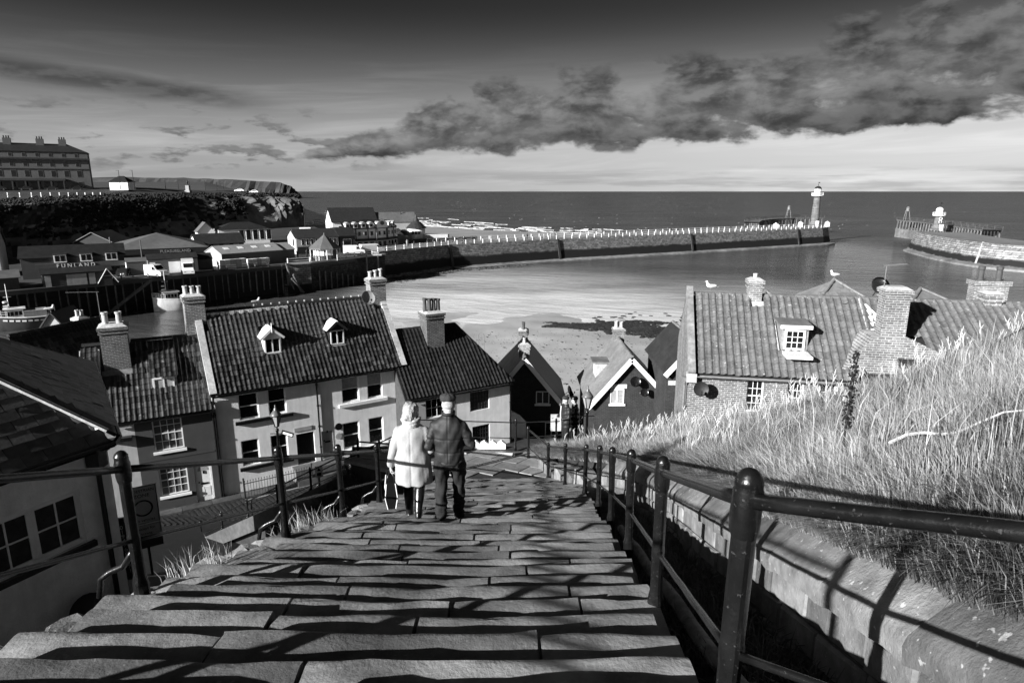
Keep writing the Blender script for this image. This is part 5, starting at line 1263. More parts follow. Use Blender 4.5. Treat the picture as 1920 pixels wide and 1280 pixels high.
a_, b_ = Vector((-69.5, 108.2)), Vector((-64.6, 113.9)); mb = MB()
for off in (0, .9): mb.beam((a_.x - o0.x + off * .7, a_.y - o0.y - off * .7, 2.6), (b_.x - o0.x + off * .7, b_.y - o0.y - off * .7, 7.6), .12, .3)
part('gangway', mb, WOOD, T)
T = vwall('quay_wall', 'sunlit rubble end of the fish quay with leaning fender timbers', [(-47.5, 134.5), (-43.2, 137.3)], -2, 6.1, QUAYM, cope=GREYR)
o0 = Vector(T.location)
for (x0, x1, zt) in ((-47.2, -46.3, 6.4), (-45.9, -44.6, 4.0), (-46.3, -43.8, 3.2)):
    mb = MB(); mb.tube([(x0 - o0.x, 134.4 - o0.y - .5, zt + 2), (x1 - o0.x, 136.6 - o0.y - .8, 1.0)], .22, 7); part('fender', mb, WOODL, T)
T = vwall('quay_wall', 'dark stone quay between the kiosk and the foot of the pier', [(-43.2, 137.3), (-36, 149), (-31, 156.5)], -2, 6.1, brick_mat('wet_quay_masonry', .05, .025, .015, 1.2, .45, mort=.05, bump=.8, var=.6), cope=GREYR)
o0 = Vector(T.location)
for k in range(7):
    p = Vector((-43.2, 137.3)).lerp(Vector((-36, 149)), .15 + k * .12); mb = MB(); mb.tube([(p.x - o0.x + .3, p.y - o0.y - .3, 1.2), (p.x - o0.x + .3, p.y - o0.y - .3, 6.3 - k * .35)], .16, 7); part('pile', mb, WOODL, T)
J = thing('jetty', 'small pale timber landing stage by the foot of the pier', 'jetty', (-35.5, 150.5, 0))
for (x, y) in ((0, 0), (1.5, -.4), (4.0, .3)):
    mb = MB(); mb.tube([(x, y, -1), (x, y, 6.6)], .2, 7); part('pile', mb, WOODL, J)
mb = MB(); mb.beam((-.6, -.2, 6.5), (5, .2, 6.5), 1.0, .25); part('deck', mb, GREYR, J)
def post_rail(label, pts, z, sp, h=1.15, m=None, r=.09, rails=(.55, 1.05), w=.1, grp=None):
    T = thing('harbour_railing', label, 'railing', (pts[0][0], pts[0][1], z), 0, grp); o = Vector(T.location); m = m or WHITE
    pm_ = MB(); pm_.box(-r, r, -r, r, -.1, h); pme = pm_.mesh('post', m)
    for a, b in zip(pts[:-1], pts[1:]):
        a = Vector((a[0], a[1], z)) - o; b = Vector((b[0], b[1], z)) - o; n = max(1, int((b - a).length / sp))
        for k in range(n): link('post', pme, T, Matrix.Translation(a.lerp(b, k / n)))
    for hz in rails:
        mb = MB()
        for a, b in zip(pts[:-1], pts[1:]): mb.beam((a[0] - o.x, a[1] - o.y, hz), (b[0] - o.x, b[1] - o.y, hz), w * .5, w)
        part('rail', mb, m, T)
    return T
post_rail('white post railing round the kiosk corner of the quay', [(-47.3, 135.2), (-43.5, 138), (-36.6, 149.3), (-32, 156.6)], 6.1, 2.4)

# ------------------------------------------------------------------ piers
def pier(name, label, path, W_, ztop, m, topm, bat=2.0, z0=-2):
    T = thing(name, label, 'pier', (path[0][0], path[0][1], z0)); o = Vector(T.location); rows = [[], [], [], [], []]
    P = [Vector(p) for p in path]
    for i, p in enumerate(P):
        d = (P[min(i + 1, len(P) - 1)] - P[max(i - 1, 0)]).normalized(); n = Vector((-d.y, d.x)) * (1 if W_ > 0 else -1); w_ = abs(W_)
        for r, (off, z) in zip(rows, ((0, z0), (bat * .3, z0 + 2.6), (bat, ztop), (w_, ztop), (w_ + 1, z0))): q = p + n * off; r.append((q.x - o.x, q.y - o.y, z - z0))
    mb = MB(); mb.grid(rows[0:3]); fc = part('face', mb, m, T)
    mb = MB(); mb.grid([[(p[0], p[1], p[2] + .02) for p in rows[2]], [(p[0], p[1], p[2] + .02) for p in rows[3]]]); part('deck', mb, topm, T)
    mb = MB(); mb.grid(rows[3:5]); part('sea_face', mb, m, T)
    mb = MB(); mb.add([r[-1] for r in rows], [(0, 1, 2, 3, 4)]); mb.add([r[0] for r in rows], [(4, 3, 2, 1, 0)]); part('end_wall', mb, m, T)
    return T, rows, o
DECK = mat('pier_paving', .16, .8, .25, .4, .3)
wp_ = [(-31, 156.3), (-24, 166), (-16, 176.5), (0, 187.5), (15, 197.5), (40, 211), (63, 223.5), (90, 238.5), (112, 251), (126, 259.5), (131, 264.5), (132.5, 270)]
T, rows, o = pier('west_pier', 'long curving stone pier with white-posted railing and dark weed line', wp_, 13, 6.6, PIERM, DECK, 2.0)
# sloping buttress strips on the face
for k in (2, 4, 6, 8):
    a = Vector(rows[0][k]); b = Vector(rows[2][k]); mb = MB(); mb.beam(a + Vector((.2, -.3, 0)), b + Vector((.2, -.3, 0)), .7, .35); part('buttress', mb, mat('wet_dark_stone', .03, .6, .5, 2, .3), T)
mb = MB()
for i in range(900):
    q = random.random() ** 1.5 * 3.2; k = int(q); f_ = q - k; a = Vector(rows[0][k]).lerp(Vector(rows[0][k + 1]), f_); off = random.uniform(.3, 5.5 if q > .5 else 9); r = random.uniform(.15, .6)
    mb.ball((a.x + off * .6, a.y - off * .8, 2.05 - off * .03), r, 5, 3, (1.2, 1, .5))
q = part('foot_rubble', mb, mat('weedy_rubble', .06, .85, .8, .6, .5), T, kind='stuff')
e1 = [(x + o.x, y + o.y) for x, y, z in rows[2]]; e2 = [(x + o.x, y + o.y) for x, y, z in rows[3]]
post_rail('white-posted railing along the harbour edge of the long stone pier', [(p[0] - .3, p[1] + .4) for p in e1], 6.62, 2.6, 1.15, r=.10)
post_rail('white-posted railing along the seaward edge of the long stone pier', [(p[0] + .3, p[1] - .4) for p in e2[2:]], 6.62, 2.9, 1.15, r=.10)
LEDGE = [(x + o.x + .8, y + o.y - 1.1) for x, y, z in rows[0]]
mb = MB(); mb.grid([[(x, y, -.6) for x, y in LEDGE[2:]], [(x, y, .35) for x, y in LEDGE[2:]], [(x - 1.2, y + 1.6, .75) for x, y in LEDGE[2:]]]); oo = link('pier_apron', mb.mesh('pier_apron', mat('apron_stone', .17, .8, .5, .8, .4))); tag(oo, 'pale stone footing at the waterline of the long pier', 'footing')

ep_ = [(146, 240), (142.5, 233), (139.5, 224), (134.5, 205), (132, 190), (132.5, 178), (138, 168), (150, 157), (168, 146)]
T2, rows2_, o2 = pier('east_pier', 'curving stone pier of big pale blocks with a short lighthouse', ep_, 20, 6.6, PIERM2, DECK, 3.4)
mb = MB(); mb.grid([[(x + o2.x - 1.4, y + o2.y - .5, -.6) for x, y, z in rows2_[0][1:]], [(x + o2.x - 1.2, y + o2.y - .3, .55) for x, y, z in rows2_[0][1:]], [(x + o2.x + 1, y + o2.y + .5, .9) for x, y, z in rows2_[0][1:]]]); oo = link('pier_apron', mb.mesh('pier_apron', MATS['apron_stone'])); tag(oo, 'pale stone footing at the waterline of the short curved pier', 'footing')
mb = MB(); mb.beam((131.2 - o2.x + 1.8, 184 - o2.y, 2.4), (131.2 - o2.x + 4.6, 186 - o2.y, 8.7), .5, .35); part('ladder_strip', mb, GREYR, T2)
def lighthouse(label, loc, h, r0, r1, lanH, colm, ringed=False):
    T = thing('lighthouse', label, 'lighthouse', loc)
    mb = MB(); mb.lathe([(r0 * 1.6, 0), (r0 * 1.6, .8), (r0 * 1.35, .85), (r0 * 1.35, 1.6), (r0, 1.65)] + [(r0 + (r1 - r0) * q, 1.65 + (h - 1.65) * q) for q in (.25, .5, .75, .95)] + [(r1 * 1.25, h)], 20); col = part('tower', mb, colm, T, True); shadesmooth(col.data, 30)
    mb = MB(); mb.lathe([(r1 * 1.3, h), (r1 * 1.85, h + .25), (r1 * 1.85, h + .5), (.1, h + .5)], 20); g_ = part('gallery', mb, WHITE, T)
    mb = MB()
    for k in range(16): a = 2 * math.pi * k / 16; mb.tube([(r1 * 1.8 * math.cos(a), r1 * 1.8 * math.sin(a), h + .5), (r1 * 1.8 * math.cos(a), r1 * 1.8 * math.sin(a), h + 1.5)], .05, 5)
    for z in (1.0, 1.5): mb.tube([(r1 * 1.8 * math.cos(a), r1 * 1.8 * math.sin(a), h + z) for a in np.linspace(0, 2 * math.pi, 21)], .05, 5, False)
    part('gallery_rail', mb, WHITE, g_)
    mb = MB(); mb.lathe([(r1 * 1.02, h + .5), (r1 * 1.02, h + .5 + lanH * .75), (r1 * 1.12, h + .5 + lanH * .78), (r1 * 1.12, h + .5 + lanH * .85)], 16); ln = part('lantern', mb, WHITE, T)
    mb = MB(); mb.box(-.35, .35, -r1 * 1.06, -r1 * .9, h + .6, h + .5 + lanH * .45); mb.xf(Matrix.Rotation(.6, 4, 'Z')); part('lantern_door', mb, BLACK, ln)
    z = h + .5 + lanH * .85; mb = MB(); mb.lathe([(r1 * 1.1 * math.cos(a), z + r1 * .95 * math.sin(a)) for a in np.linspace(0, 1.45, 7)], 16); dm = part('dome', mb, (WHITE if ringed else SLATED), T, True)
    mb = MB(); mb.tube([(0, 0, z + r1 * .9), (0, 0, z + r1 * .9 + 1.6)], .07, 6); mb.ball((0, 0, z + r1 * .9 + .5), .18, 8, 5); mb.box(-.1, .6, -.04, .04, z + r1 * .9 + 1.3, z + r1 * .9 + 1.65); part('weather_vane', mb, IRON, dm)
    mb = MB(); mb.box(-.6, .6, -r0 * 1.63, -r0 * 1.3, 0, 2.3); part('door', mb, WHITE, T)
    if ringed:
        for zz in (h * .62, h * .84):
            mb = MB(); mb.tube([(.55 * math.cos(a), -(r0 + (r1 - r0) * .7) - .02, zz + .55 * math.sin(a)) for a in np.linspace(0, 2 * math.pi, 15)], .1, 5, False); part('window_ring', mb, WHITE, T)
    return T
lighthouse('tall fluted stone lighthouse with white lantern on the long pier', (127.5, 274, 6.6), 12.3, 1.65, 1.25, 2.9, TOWM)
lighthouse('short stone lighthouse with white lantern and ringed windows on the curved pier', (160.5, 245, 6.6), 5.2, 1.55, 1.15, 2.1, TOWM, True)
for k in range(3):
    mb = MB(); mb.box(-.7, .7, -.7, .7, 0, 1.8); mb.lathe([(1.0, 1.8), (.1, 2.3)], 4); oo = link('pier_hut', mb.mesh('pier_hut', WHITE), None, Matrix.Translation(((119, 268, 6.62), (131, 270, 6.62), (104, 256, 6.62))[k])); tag(oo, ('small white kiosk left of the tall lighthouse', 'small white box at the foot of the tall lighthouse', 'small white hut part-way along the long pier')[k], 'hut')
def timber_pier(label, path, zd, zb, tower, n=36, w=6.0):
    T = thing('timber_breakwater', label, 'breakwater', (path[0][0], path[0][1], 0)); o = Vector(T.location); P = [Vector(p) for p in path]; cum_ = [0]
    for a, b in zip(P[:-1], P[1:]): cum_.append(cum_[-1] + (b - a).length)
    def pt(s):
        i = min(max(int(np.searchsorted(cum_, s)) - 1, 0), len(P) - 2); return P[i].lerp(P[i + 1], (s - cum_[i]) / (cum_[i + 1] - cum_[i])), (P[i + 1] - P[i]).normalized()
    mb = MB(); top = []; bot = []
    for s in np.linspace(0, cum_[-1], 14):
        p, d = pt(s); nn = Vector((-d.y, d.x)) * w / 2; top.append([(p.x - nn.x - o.x, p.y - nn.y - o.y), (p.x + nn.x - o.x, p.y + nn.y - o.y)])
    mb.grid([[(a[0], a[1], zd - .5) for a, b in top], [(a[0], a[1], zd) for a, b in top], [(b[0], b[1], zd) for a, b in top], [(b[0], b[1], zd - .5) for a, b in top], [(a[0], a[1], zd - .5) for a, b in top]]); part('deck', mb, WOOD, T)
    mb = MB(); mb.grid([[(a[0] * 1.0, a[1], -1) for a, b in top], [(a[0], a[1], zb) for a, b in top], [(b[0], b[1], zb) for a, b in top], [(b[0], b[1], -1) for a, b in top]]); mb.add([(top[-1][0][0], top[-1][0][1], -1), (top[-1][0][0], top[-1][0][1], zb), (top[-1][1][0], top[-1][1][1], zb), (top[-1][1][0], top[-1][1][1], -1)], [(0, 1, 2, 3)]); mb.add([(top[0][0][0], top[0][0][1], -1), (top[0][0][0], top[0][0][1], zb), (top[0][1][0], top[0][1][1], zb), (top[0][1][0], top[0][1][1], -1)], [(3, 2, 1, 0)]); part('base', mb, MATS['apron_stone'], T)
    for k in range(n):
        p, d = pt(cum_[-1] * (k + .5) / n); nn = Vector((-d.y, d.x)) * w * .46
        for sg in (-1, 1):
            q = p + nn * sg; mb = MB(); mb.tube([(q.x - o.x + nn.x * sg * .1, q.y - o.y, zb - .2), (q.x - o.x, q.y - o.y, zd - .4)], .3, 6); part('pile', mb, WOODL, T)
    mb = MB()
    for i in (0, 1):
        for z in (.6, 1.1): mb.tube([(t_[i][0], t_[i][1], zd + z) for t_ in top], .07, 4)
        for t_ in top: mb.tube([(t_[i][0], t_[i][1], zd), (t_[i][0], t_[i][1], zd + 1.1)], .07, 4)
    part('handrail', mb, WOOD, T)
    if tower:
        p, d = pt(tower); x, y = p.x - o.x, p.y - o.y; mb = MB()
        for a in range(4):
            c, s_ = math.cos(a * math.pi / 2 + .7), math.sin(a * math.pi / 2 + .7); mb.tube([(x + 1.4 * c, y + 1.4 * s_, zd), (x + .7 * c, y + .7 * s_, zd + 4)], .13, 5)
        mb.lathe([(1.1, 4.0), (1.1, 4.25)], 8, (x, y, zd)); mb.lathe([(.7, 4.3), (.7, 5.4), (.9, 5.5), (.1, 6.1)], 10, (x, y, zd)); part('beacon', mb, LEAD, T)
    return T
timber_pier('curved timber extension beyond the tall lighthouse', [(104, 282), (112, 300), (124, 316), (140, 328), (158, 334)], 8.0, 3.6, 58, 30)
timber_pier('curved timber extension on pale piles beyond the short lighthouse', [(184, 306), (182, 288), (177, 262), (170, 238), (166, 224)], 8.0, 4.0, 3, 30)

# ------------------------------------------------------------------ buildings across the harbour
def fbox(name, label, loc, rz, L, Wd, h, rh, wm, rm, roof='gable', wins=(), sidew=(), cat='building', oh=.35, wpm=None, wfm=None, group=None, z0=-.5, parts=None):
    T = thing(name, label, cat, loc, rz, group); mb = MB(); mb.box(0, L, 0, Wd, z0, h)
    if roof == 'gable': mb.add([(0, 0, h), (0, Wd, h), (0, Wd / 2, h + rh), (L, 0, h), (L, Wd, h), (L, Wd / 2, h + rh)], [(0, 2, 1), (3, 4, 5)])
    if roof == 'gablef': mb.add([(0, 0, h), (L, 0, h), (L / 2, 0, h + rh), (0, Wd, h), (L, Wd, h), (L / 2, Wd, h + rh)], [(0, 1, 2), (3, 5, 4)])
    part('wall', mb, wm, T); r = MB(); e = .12
    if roof == 'gable':
        for s in (0, 1):
            p = [(-oh, -oh, h - oh * rh / (Wd / 2)), (L + oh, -oh, h - oh * rh / (Wd / 2)), (L + oh, Wd / 2, h + rh), (-oh, Wd / 2, h + rh)]
            if s: p = [(a, Wd - b, c) for a, b, c in reversed(p)]
            q = MB(); q.slab([(a, b, c + .14) for a, b, c in p], .12); part('roof', q, rm, T)
    elif roof == 'gablef':
        for s in (0, 1):
            p = [(-oh, -oh, h - oh * rh / (L / 2)), (L / 2, -oh, h + rh), (L / 2, Wd + oh, h + rh), (-oh, Wd + oh, h - oh * rh / (L / 2))]
            if s: p = [(L - a, b, c) for a, b, c in reversed(p)]
            q = MB(); q.slab([(a, b, c + .14) for a, b, c in p], .12); part('roof', q, rm, T)
    elif roof == 'hip':
        i = min(L, Wd) / 2; A_ = [(-oh, -oh), (L + oh, -oh), (L + oh, Wd + oh), (-oh, Wd + oh)]; z = h + .1; za = h + rh
        if L >= Wd: R_ = [(i, Wd / 2), (L - i, Wd / 2)]; fs = [(0, 1, 5, 4), (1, 2, 5), (2, 3, 4, 5), (3, 0, 4)]
        else: R_ = [(L / 2, i), (L / 2, Wd - i)]; fs = [(0, 1, 4), (1, 2, 5, 4), (2, 3, 5), (3, 0, 4, 5)]
        q = MB(); q.add([(a, b, z) for a, b in A_] + [(a, b, za) for a, b in R_], fs + [(3, 2, 1, 0)]); part('roof', q, rm, T)
    else:
        q = MB(); q.box(-.1, L + .1, -.1, Wd + .1, h + .003, h + .3); part('roof', q, rm, T)
    for (x0, x1, a, b) in wins:
        q = MB(); q.box(x0, x1, -.06, -.003, a, b); w = part('window', q, wfm or WHITE, T); f_ = min(.12, (x1 - x0) * .14)
        q = MB(); q.box(x0 + f_, x1 - f_, -.075, -.062, a + f_, b - f_); part('pane', q, wpm or GLASS, w)
    for (y0, y1, a, b) in sidew:
        q = MB(); q.box(L + .003, L + .06, y0, y1, a, b); w = part('window', q, wfm or WHITE, T); f_ = min(.12, (y1 - y0) * .14)
        q = MB(); q.box(L + .062, L + .075, y0 + f_, y1 - f_, a + f_, b - f_); part('pane', q, wpm or GLASS, w)
    return T
def addbox(T, nm, m, *b):
    q = MB(); q.box(*b); return part(nm, q, m, T)
RZ = 46
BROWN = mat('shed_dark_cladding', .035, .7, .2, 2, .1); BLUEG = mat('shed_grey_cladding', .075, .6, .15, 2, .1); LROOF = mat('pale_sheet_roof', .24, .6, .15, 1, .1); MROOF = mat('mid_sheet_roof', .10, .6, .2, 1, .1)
F = fbox('amusement_arcade', 'long dark arcade with white dormer windows and large white FUNLAND letters', (-85.5, 111.5, 5.9), 32, 15.5, 8, 3.7, 1.7, BROWN, SLATED, wins=[])
for x in (4.8, 8.7, 12.6):
    b_ = addbox(F, 'bay', WHITE, x, x + 1.9, -.5, .2, 2.75, 4.1); addbox(F, 'bay_roof', SLATED, x - .1, x + 2.0, -.65, 1.3, 4.11, 4.25)
    for dx in (.2, 1.05): q = MB(); q.box(x + dx, x + dx + .65, -.53, -.503, 2.95, 3.95); part('pane', q, GLASS, b_)
fa = addbox(F, 'fascia', mat('arcade_fascia', .05, .5, .3, 1, 0), 2.0, 15.7, -.9, -.05, 1.75, 2.6)
link('lettering', text_mesh('F U N L A N D', .92, WHITE, .05), fa, Matrix.Translation((8.0, -.98, 2.18)) @ FACEM)
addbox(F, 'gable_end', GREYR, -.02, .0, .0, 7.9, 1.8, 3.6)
for k in range(4): addbox(F, 'shopfront', GLASS, 3 + k * 3.1, 5.4 + k * 3.1, -.1, -.02, .1, 1.6)
fbox('quay_house', 'white gable house at the near end of the fish quay', (-98.5, 111.5, 5.9), 30, 7.5, 8, 5.4, 3.4, CREAM, SLATED, 'gable', [(1, 2.2, 1, 2.3), (4.2, 5.4, 1, 2.3), (5.8, 6.8, 1, 2.3), (1, 2.2, 3.6, 4.9), (4.2, 5.4, 3.6, 4.9), (5.8, 6.8, 3.6, 4.9)])
F = fbox('quay_shed', 'dark shed with pale doors on the quay in front of the arcade', (-75.6, 102.6, 5.9), 38, 9.6, 4.0, 2.0, .7, BROWN, SLATED, 'gable', oh=.2)
for (a, b, m_) in ((.3, 1.1, GREYR), (3.2, 6.0, GREYR), (6.3, 7.2, GREYR)): addbox(F, 'door', m_, a, b, -.06, -.004, 0, 1.8)
F = fbox('quay_shed', 'low open-fronted shed at the near end of the quay', (-83.0, 96.6, 5.9), 40, 6.5, 4, 1.9, .9, BROWN, MROOF, 'gable', oh=.3)
addbox(F, 'door', GREYR, .4, 1.2, -.06, -.004, 0, 1.6)
fbox('quay_shed', 'long low shed with a pale roof at the edge of the quay', (-92.0, 96.2, 5.9), 36, 8, 4, 2.0, .7, BLUEG, LROOF, 'gable')
fbox('storehouse', 'steep shed with half its roof in sunlight under the cliff', (-109.5, 161.5, 6), 10, 8.5, 11, 2.6, 2.3, BROWN, LROOF, 'gablef', wins=[])
F = fbox('amusement_hall', 'big low hall with pale pyramid roof and PLEASURELAND lettering', (-86.0, 137.5, 5.9), 30, 19, 20, 2.7, 3.0, BROWN, MROOF, 'hip')
fa = addbox(F, 'fascia', mat('hall_fascia', .012, .6, .3, 1, 0), -.5, 19.5, -1.0, -.1, 1.7, 2.65)
link('lettering', text_mesh('PLEASURELAND', .85, GREYR, .04), fa, Matrix.Translation((12.5, -1.06, 2.18)) @ FACEM)
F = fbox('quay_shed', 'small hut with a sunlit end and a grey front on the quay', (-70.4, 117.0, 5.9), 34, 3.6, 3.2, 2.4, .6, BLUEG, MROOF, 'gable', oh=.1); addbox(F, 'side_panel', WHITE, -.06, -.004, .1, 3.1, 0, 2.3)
F = fbox('quay_shed', 'long dark hut with two pale doors behind the white vans', (-67.4, 118.6, 5.9), 34, 8.4, 3.6, 2.7, .8, BLUEG, SLATED, 'gable', oh=.1)
for (a, b) in ((.3, 1.2), (3.4, 6.0), (6.4, 7.3)): addbox(F, 'door', WHITE, a, b, -.06, -.004, 0, 2.2)
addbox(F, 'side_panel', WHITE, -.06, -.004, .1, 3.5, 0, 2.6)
fbox('quay_shed', 'small black hut beside the crates on the quay', (-61.6, 124.0, 5.9), 36, 3.4, 3, 2.2, 1.0, BROWN, SLATED, 'gable', oh=.1)
F = fbox('fish_market', 'long fish-market shed with pale skylit roof and white gable end', (-58.6, 129.8, 5.9), 47, 13.0, 8.0, 2.7, 1.3, BLUEG, LROOF, 'gable', oh=.2)
addbox(F, 'gable_panel', CREAM, -.06, -.004, .05, 7.95, -.2, 2.7)
q = MB(); q.add([(-.05, 0, 2.7), (-.05, 8, 2.7), (-.05, 4, 3.95)], [(0, 2, 1)]); part('gable_panel', q, CREAM, F)
for k in range(4): q = MB(); q.slab([(1.4 + k * 3.0, 1.7, 3.45), (2.5 + k * 3.0, 1.7, 3.45), (2.5 + k * 3.0, 2.8, 3.81), (1.4 + k * 3.0, 2.8, 3.81)], .03); part('skylight', q, WHITE, F)
F = fbox('quay_shed', 'lower annex at the far end of the fish market', (-50.8, 139.9, 5.9), 47, 3.8, 7, 2.6, 1.2, BLUEG, LROOF, 'gable', oh=.2)
F = fbox('shelter_building', 'dark-roofed hall with white front gable behind the fish market', (-77.2, 158.5, 5.9), 40, 11, 7, 2.4, 2.2, BROWN, SLATED, 'gable')
q = MB(); q.add([(-.06, 0, 2.4), (-.06, 7, 2.4), (-.06, 3.5, 4.55)], [(0, 2, 1)]); part('gable_panel', q, WHITE, F)
for k in range(4): addbox(F, 'window', GREYR, 1.2 + k * 2.4, 2.6 + k * 2.4, -.06, -.004, .7, 2.2)
F = fbox('pavilion', 'white pavilion with tall bay windows and dark hipped roof', (-84.5, 186.5, 6.2), 32, 14, 9, 3.9, 2.0, WHITE, SLATED, 'hip', wins=[(5.5 + k * 1.9, 6.9 + k * 1.9, .8, 3.8) for k in range(5)], sidew=[(1 + k * 2.4, 2.6 + k * 2.4, .8, 3.6) for k in range(3)])
F = fbox('pavilion_wing', 'small white gabled wing beside the pavilion', (-89.5, 184.5, 6.2), 32, 4.5, 6, 3.6, 2.4, WHITE, MROOF, 'gablef')
fbox('cliff_house', 'dark brick house tucked under the cliff', (-121, 262, 6.5), 20, 10, 7, 4.4, 3.2, BROWN, MROOF, 'gable', wins=[(1, 2.4, 1, 2.6), (4, 5.4, 1, 2.6), (7, 8.4, 1, 2.6)])
F = fbox('lifeboat_museum', 'old boathouse with pale gable, arched front and row of tall windows', (-52.6, 157.5, 6.0), 34, 10.5, 7.5, 5.0, 2.4, CREAM, SLATED, 'gable', wins=[(1.2 + k * 1.15, 1.9 + k * 1.15, 2.7, 4.6) for k in range(8)])
q = MB(); q.add([(-.06, 0, 5), (-.06, 7.5, 5), (-.06, 3.75, 7.6)], [(0, 2, 1)]); part('gable_panel', q, CREAM, F); addbox(F, 'band', IRON, .2, 10.4, -.05, -.004, 0, 2.2)
for y in (.3, 2.9, 5.9): addbox(F, 'pilaster', WHITE, -.2, -.004, y, y + .7, 0, 5)
addbox(F, 'great_door', GLASS, -.08, -.004, 1.4, 2.6, 2.4, 4.4); F.scale = (1, 1, .78)
fbox('museum_annex', 'dark brick annex between the boathouse and the seaside terrace', (-43.6, 163.7, 6.0), 34, 4, 7, 4.0, 1.8, BROWN, SLATED, 'gable', wins=[(.8, 3.0, 1.6, 3.2)])
# curved terrace with dormers
cx_, cy_ = -43.0, 172.0
def terrace_seg(i, loc, rz, L, lab):
    F = fbox('seaside_terrace', lab, loc, rz, L, 9, 6.6, .5, WHITE, SLATED, 'flat', wins=[(.5 + k * 1.75, 1.5 + k * 1.75, 4.3, 5.9) for k in range(int(L / 1.75))] + [(.3 + k * 1.75, 1.65 + k * 1.75, .6, 2.4) for k in range(int(L / 1.75))])
    q = MB(); q.add([(0, -.3, 6.9), (L, -.3, 6.9), (L, 2.0, 9.2), (0, 2.0, 9.2), (0, 8, 9.2), (L, 8, 9.2)], [(0, 1, 2, 3), (3, 2, 5, 4)]); part('mansard', q, SLATED, F)
    for k in range(max(1, int(L / 2.2))):
        x = .7 + k * 2.2; d_ = addbox(F, 'dormer', WHITE, x, x + 1.2, -.2, 1.6, 7.1, 8.6); q = MB(); q.box(x + .2, x + 1.0, -.23, -.203, 7.3, 8.3); part('pane', q, GLASS, d_)
        q = MB(); q.add([(x - .15, -.35, 8.6), (x + 1.35, -.35, 8.6), (x + .6, -.35, 9.1), (x - .15, 1.9, 8.6), (x + 1.35, 1.9, 8.6), (x + .6, 1.9, 9.1)], [(0, 1, 2), (0, 2, 5, 3), (1, 4, 5, 2)]); part('dormer_roof', q, GREYR, d_)
    addbox(F, 'shop_band', BROWN, .0, L, -.4, -.07, 2.6, 3.4)
    for k in range(int(L / 3.4) + 1): addbox(F, 'downpipe', IRON, min(k * 3.4, L - .2), min(k * 3.4, L - .2) + .2, -.2, -.075, 3.4, 6.9)
    F.scale = (1, 1, .78)
    return F
terrace_seg(0, (-44.2, 169.5, 6.0), 36, 9.0, 'white seaside terrace with dormers and dark mansard, the long straight front')
F = terrace_seg(1, (-36.6, 175.0, 6.0), 52, 3.6, 'white seaside terrace bay with the round gable window')
q = MB(); q.add([(-.2, -.5, 6.9), (3.6, -.5, 6.9), (3.6, -.5, 8.4), (1.7, -.5, 10.2), (-.2, -.5, 8.4)], [(0, 1, 2, 3, 4)]); part('gable_front', q, WHITE, F)
q = MB(); q.lathe([(.7, 0), (.7, .06)], 14); q.xf(Matrix.Translation((1.7, -.52, 8.5)) @ Matrix.Rotation(rad(90), 4, 'X')); part('round_window', q, GLASS, F)
terrace_seg(2, (-34.3, 178.0, 6.0), 72, 5.4, 'white seaside terrace, short end turning towards the sea')
F = fbox('beach_house', 'white house with dark gabled roofs behind the seaside terrace', (-62.5, 226, 6.0), 30, 16, 9, 4.6, 4.6, WHITE, SLATED, 'gable', wins=[(2 + k * 3, 3.4 + k * 3, 1.4, 3.2) for k in range(4)])
fbox('beach_house', 'low grey-roofed wing running on behind the seaside terrace', (-48.5, 234, 6.0), 20, 14, 8, 4.2, 3.2, GREYR, MROOF, 'gable')
# octagonal kiosk
K = thing('kiosk', 'octagonal kiosk with tent roof and white panels at the quay corner', 'kiosk', (-41.8, 144.0, 6.0))
mb = MB(); mb.lathe([(2.5, 0), (2.5, 2.7)], 8); part('wall', mb, BROWN, K)
mb = MB(); mb.lathe([(3.6, 2.5), (3.6, 2.75), (.15, 5.6), (.1, 6.0)], 8); part('roof', mb, MROOF, K)
for a in (-100, -55, -145):
    mb = MB(); mb.box(-.85, .85, -2.45, -2.33, 1.2, 2.4); mb.xf(Matrix.Rotation(rad(a + 90), 4, 'Z')); part('panel', mb, WHITE, K)
for k in range(8):
    a = math.pi / 4 * k + .39; mb = MB(); mb.tube([(3.2 * math.cos(a), 3.2 * math.sin(a), 0), (3.2 * math.cos(a), 3.2 * math.sin(a), 2.6)], .09, 6); part('post', mb, WHITE, K)
K = thing('bandstand', 'round white lookout with dark conical roof by the pier', 'bandstand', (-28.6, 194.0, 6.2))
mb = MB(); mb.lathe([(2.6, 0), (2.6, 4.2)], 16); part('wall', mb, WHITE, K, True); mb = MB(); mb.lathe([(3.1, 4.1), (2.9, 4.4), (.9, 6.2), (.3, 7.4), (.05, 8.2)], 16); part('roof', mb, SLATED, K)
for a in (-15, 5, 25): mb = MB(); mb.box(-.35, .35, -2.75, -2.55, 2.4, 3.3); mb.xf(Matrix.Rotation(rad(a), 4, 'Z')); part('window', mb, GLASS, K)
mb = MB(); mb.box(2.4, 9.5, -1.5, 3, 0, 2.3); part('terrace', mb, CREAM, K)
for (x, y, lab) in ((-36.5, 196, 'small dark-roofed stall left of the round white lookout'), (-33.5, 190, 'low pale stall in front of the round white lookout')):
    fbox('stall', lab, (x, y, 6.2), 20, 4, 3, 2.2, 1.6, GREYR, SLATED, 'hip', cat='stall')
mb = MB(); mb.box(0, 24, 0, 1.0, 0, 1.5); oo = link('sea_wall', mb.mesh('sea_wall', BROWN), None, Matrix.Translation((-30, 184, 6.1)) @ Matrix.Rotation(rad(36), 4, 'Z')); tag(oo, 'dark low wall behind the root of the long pier', 'wall')

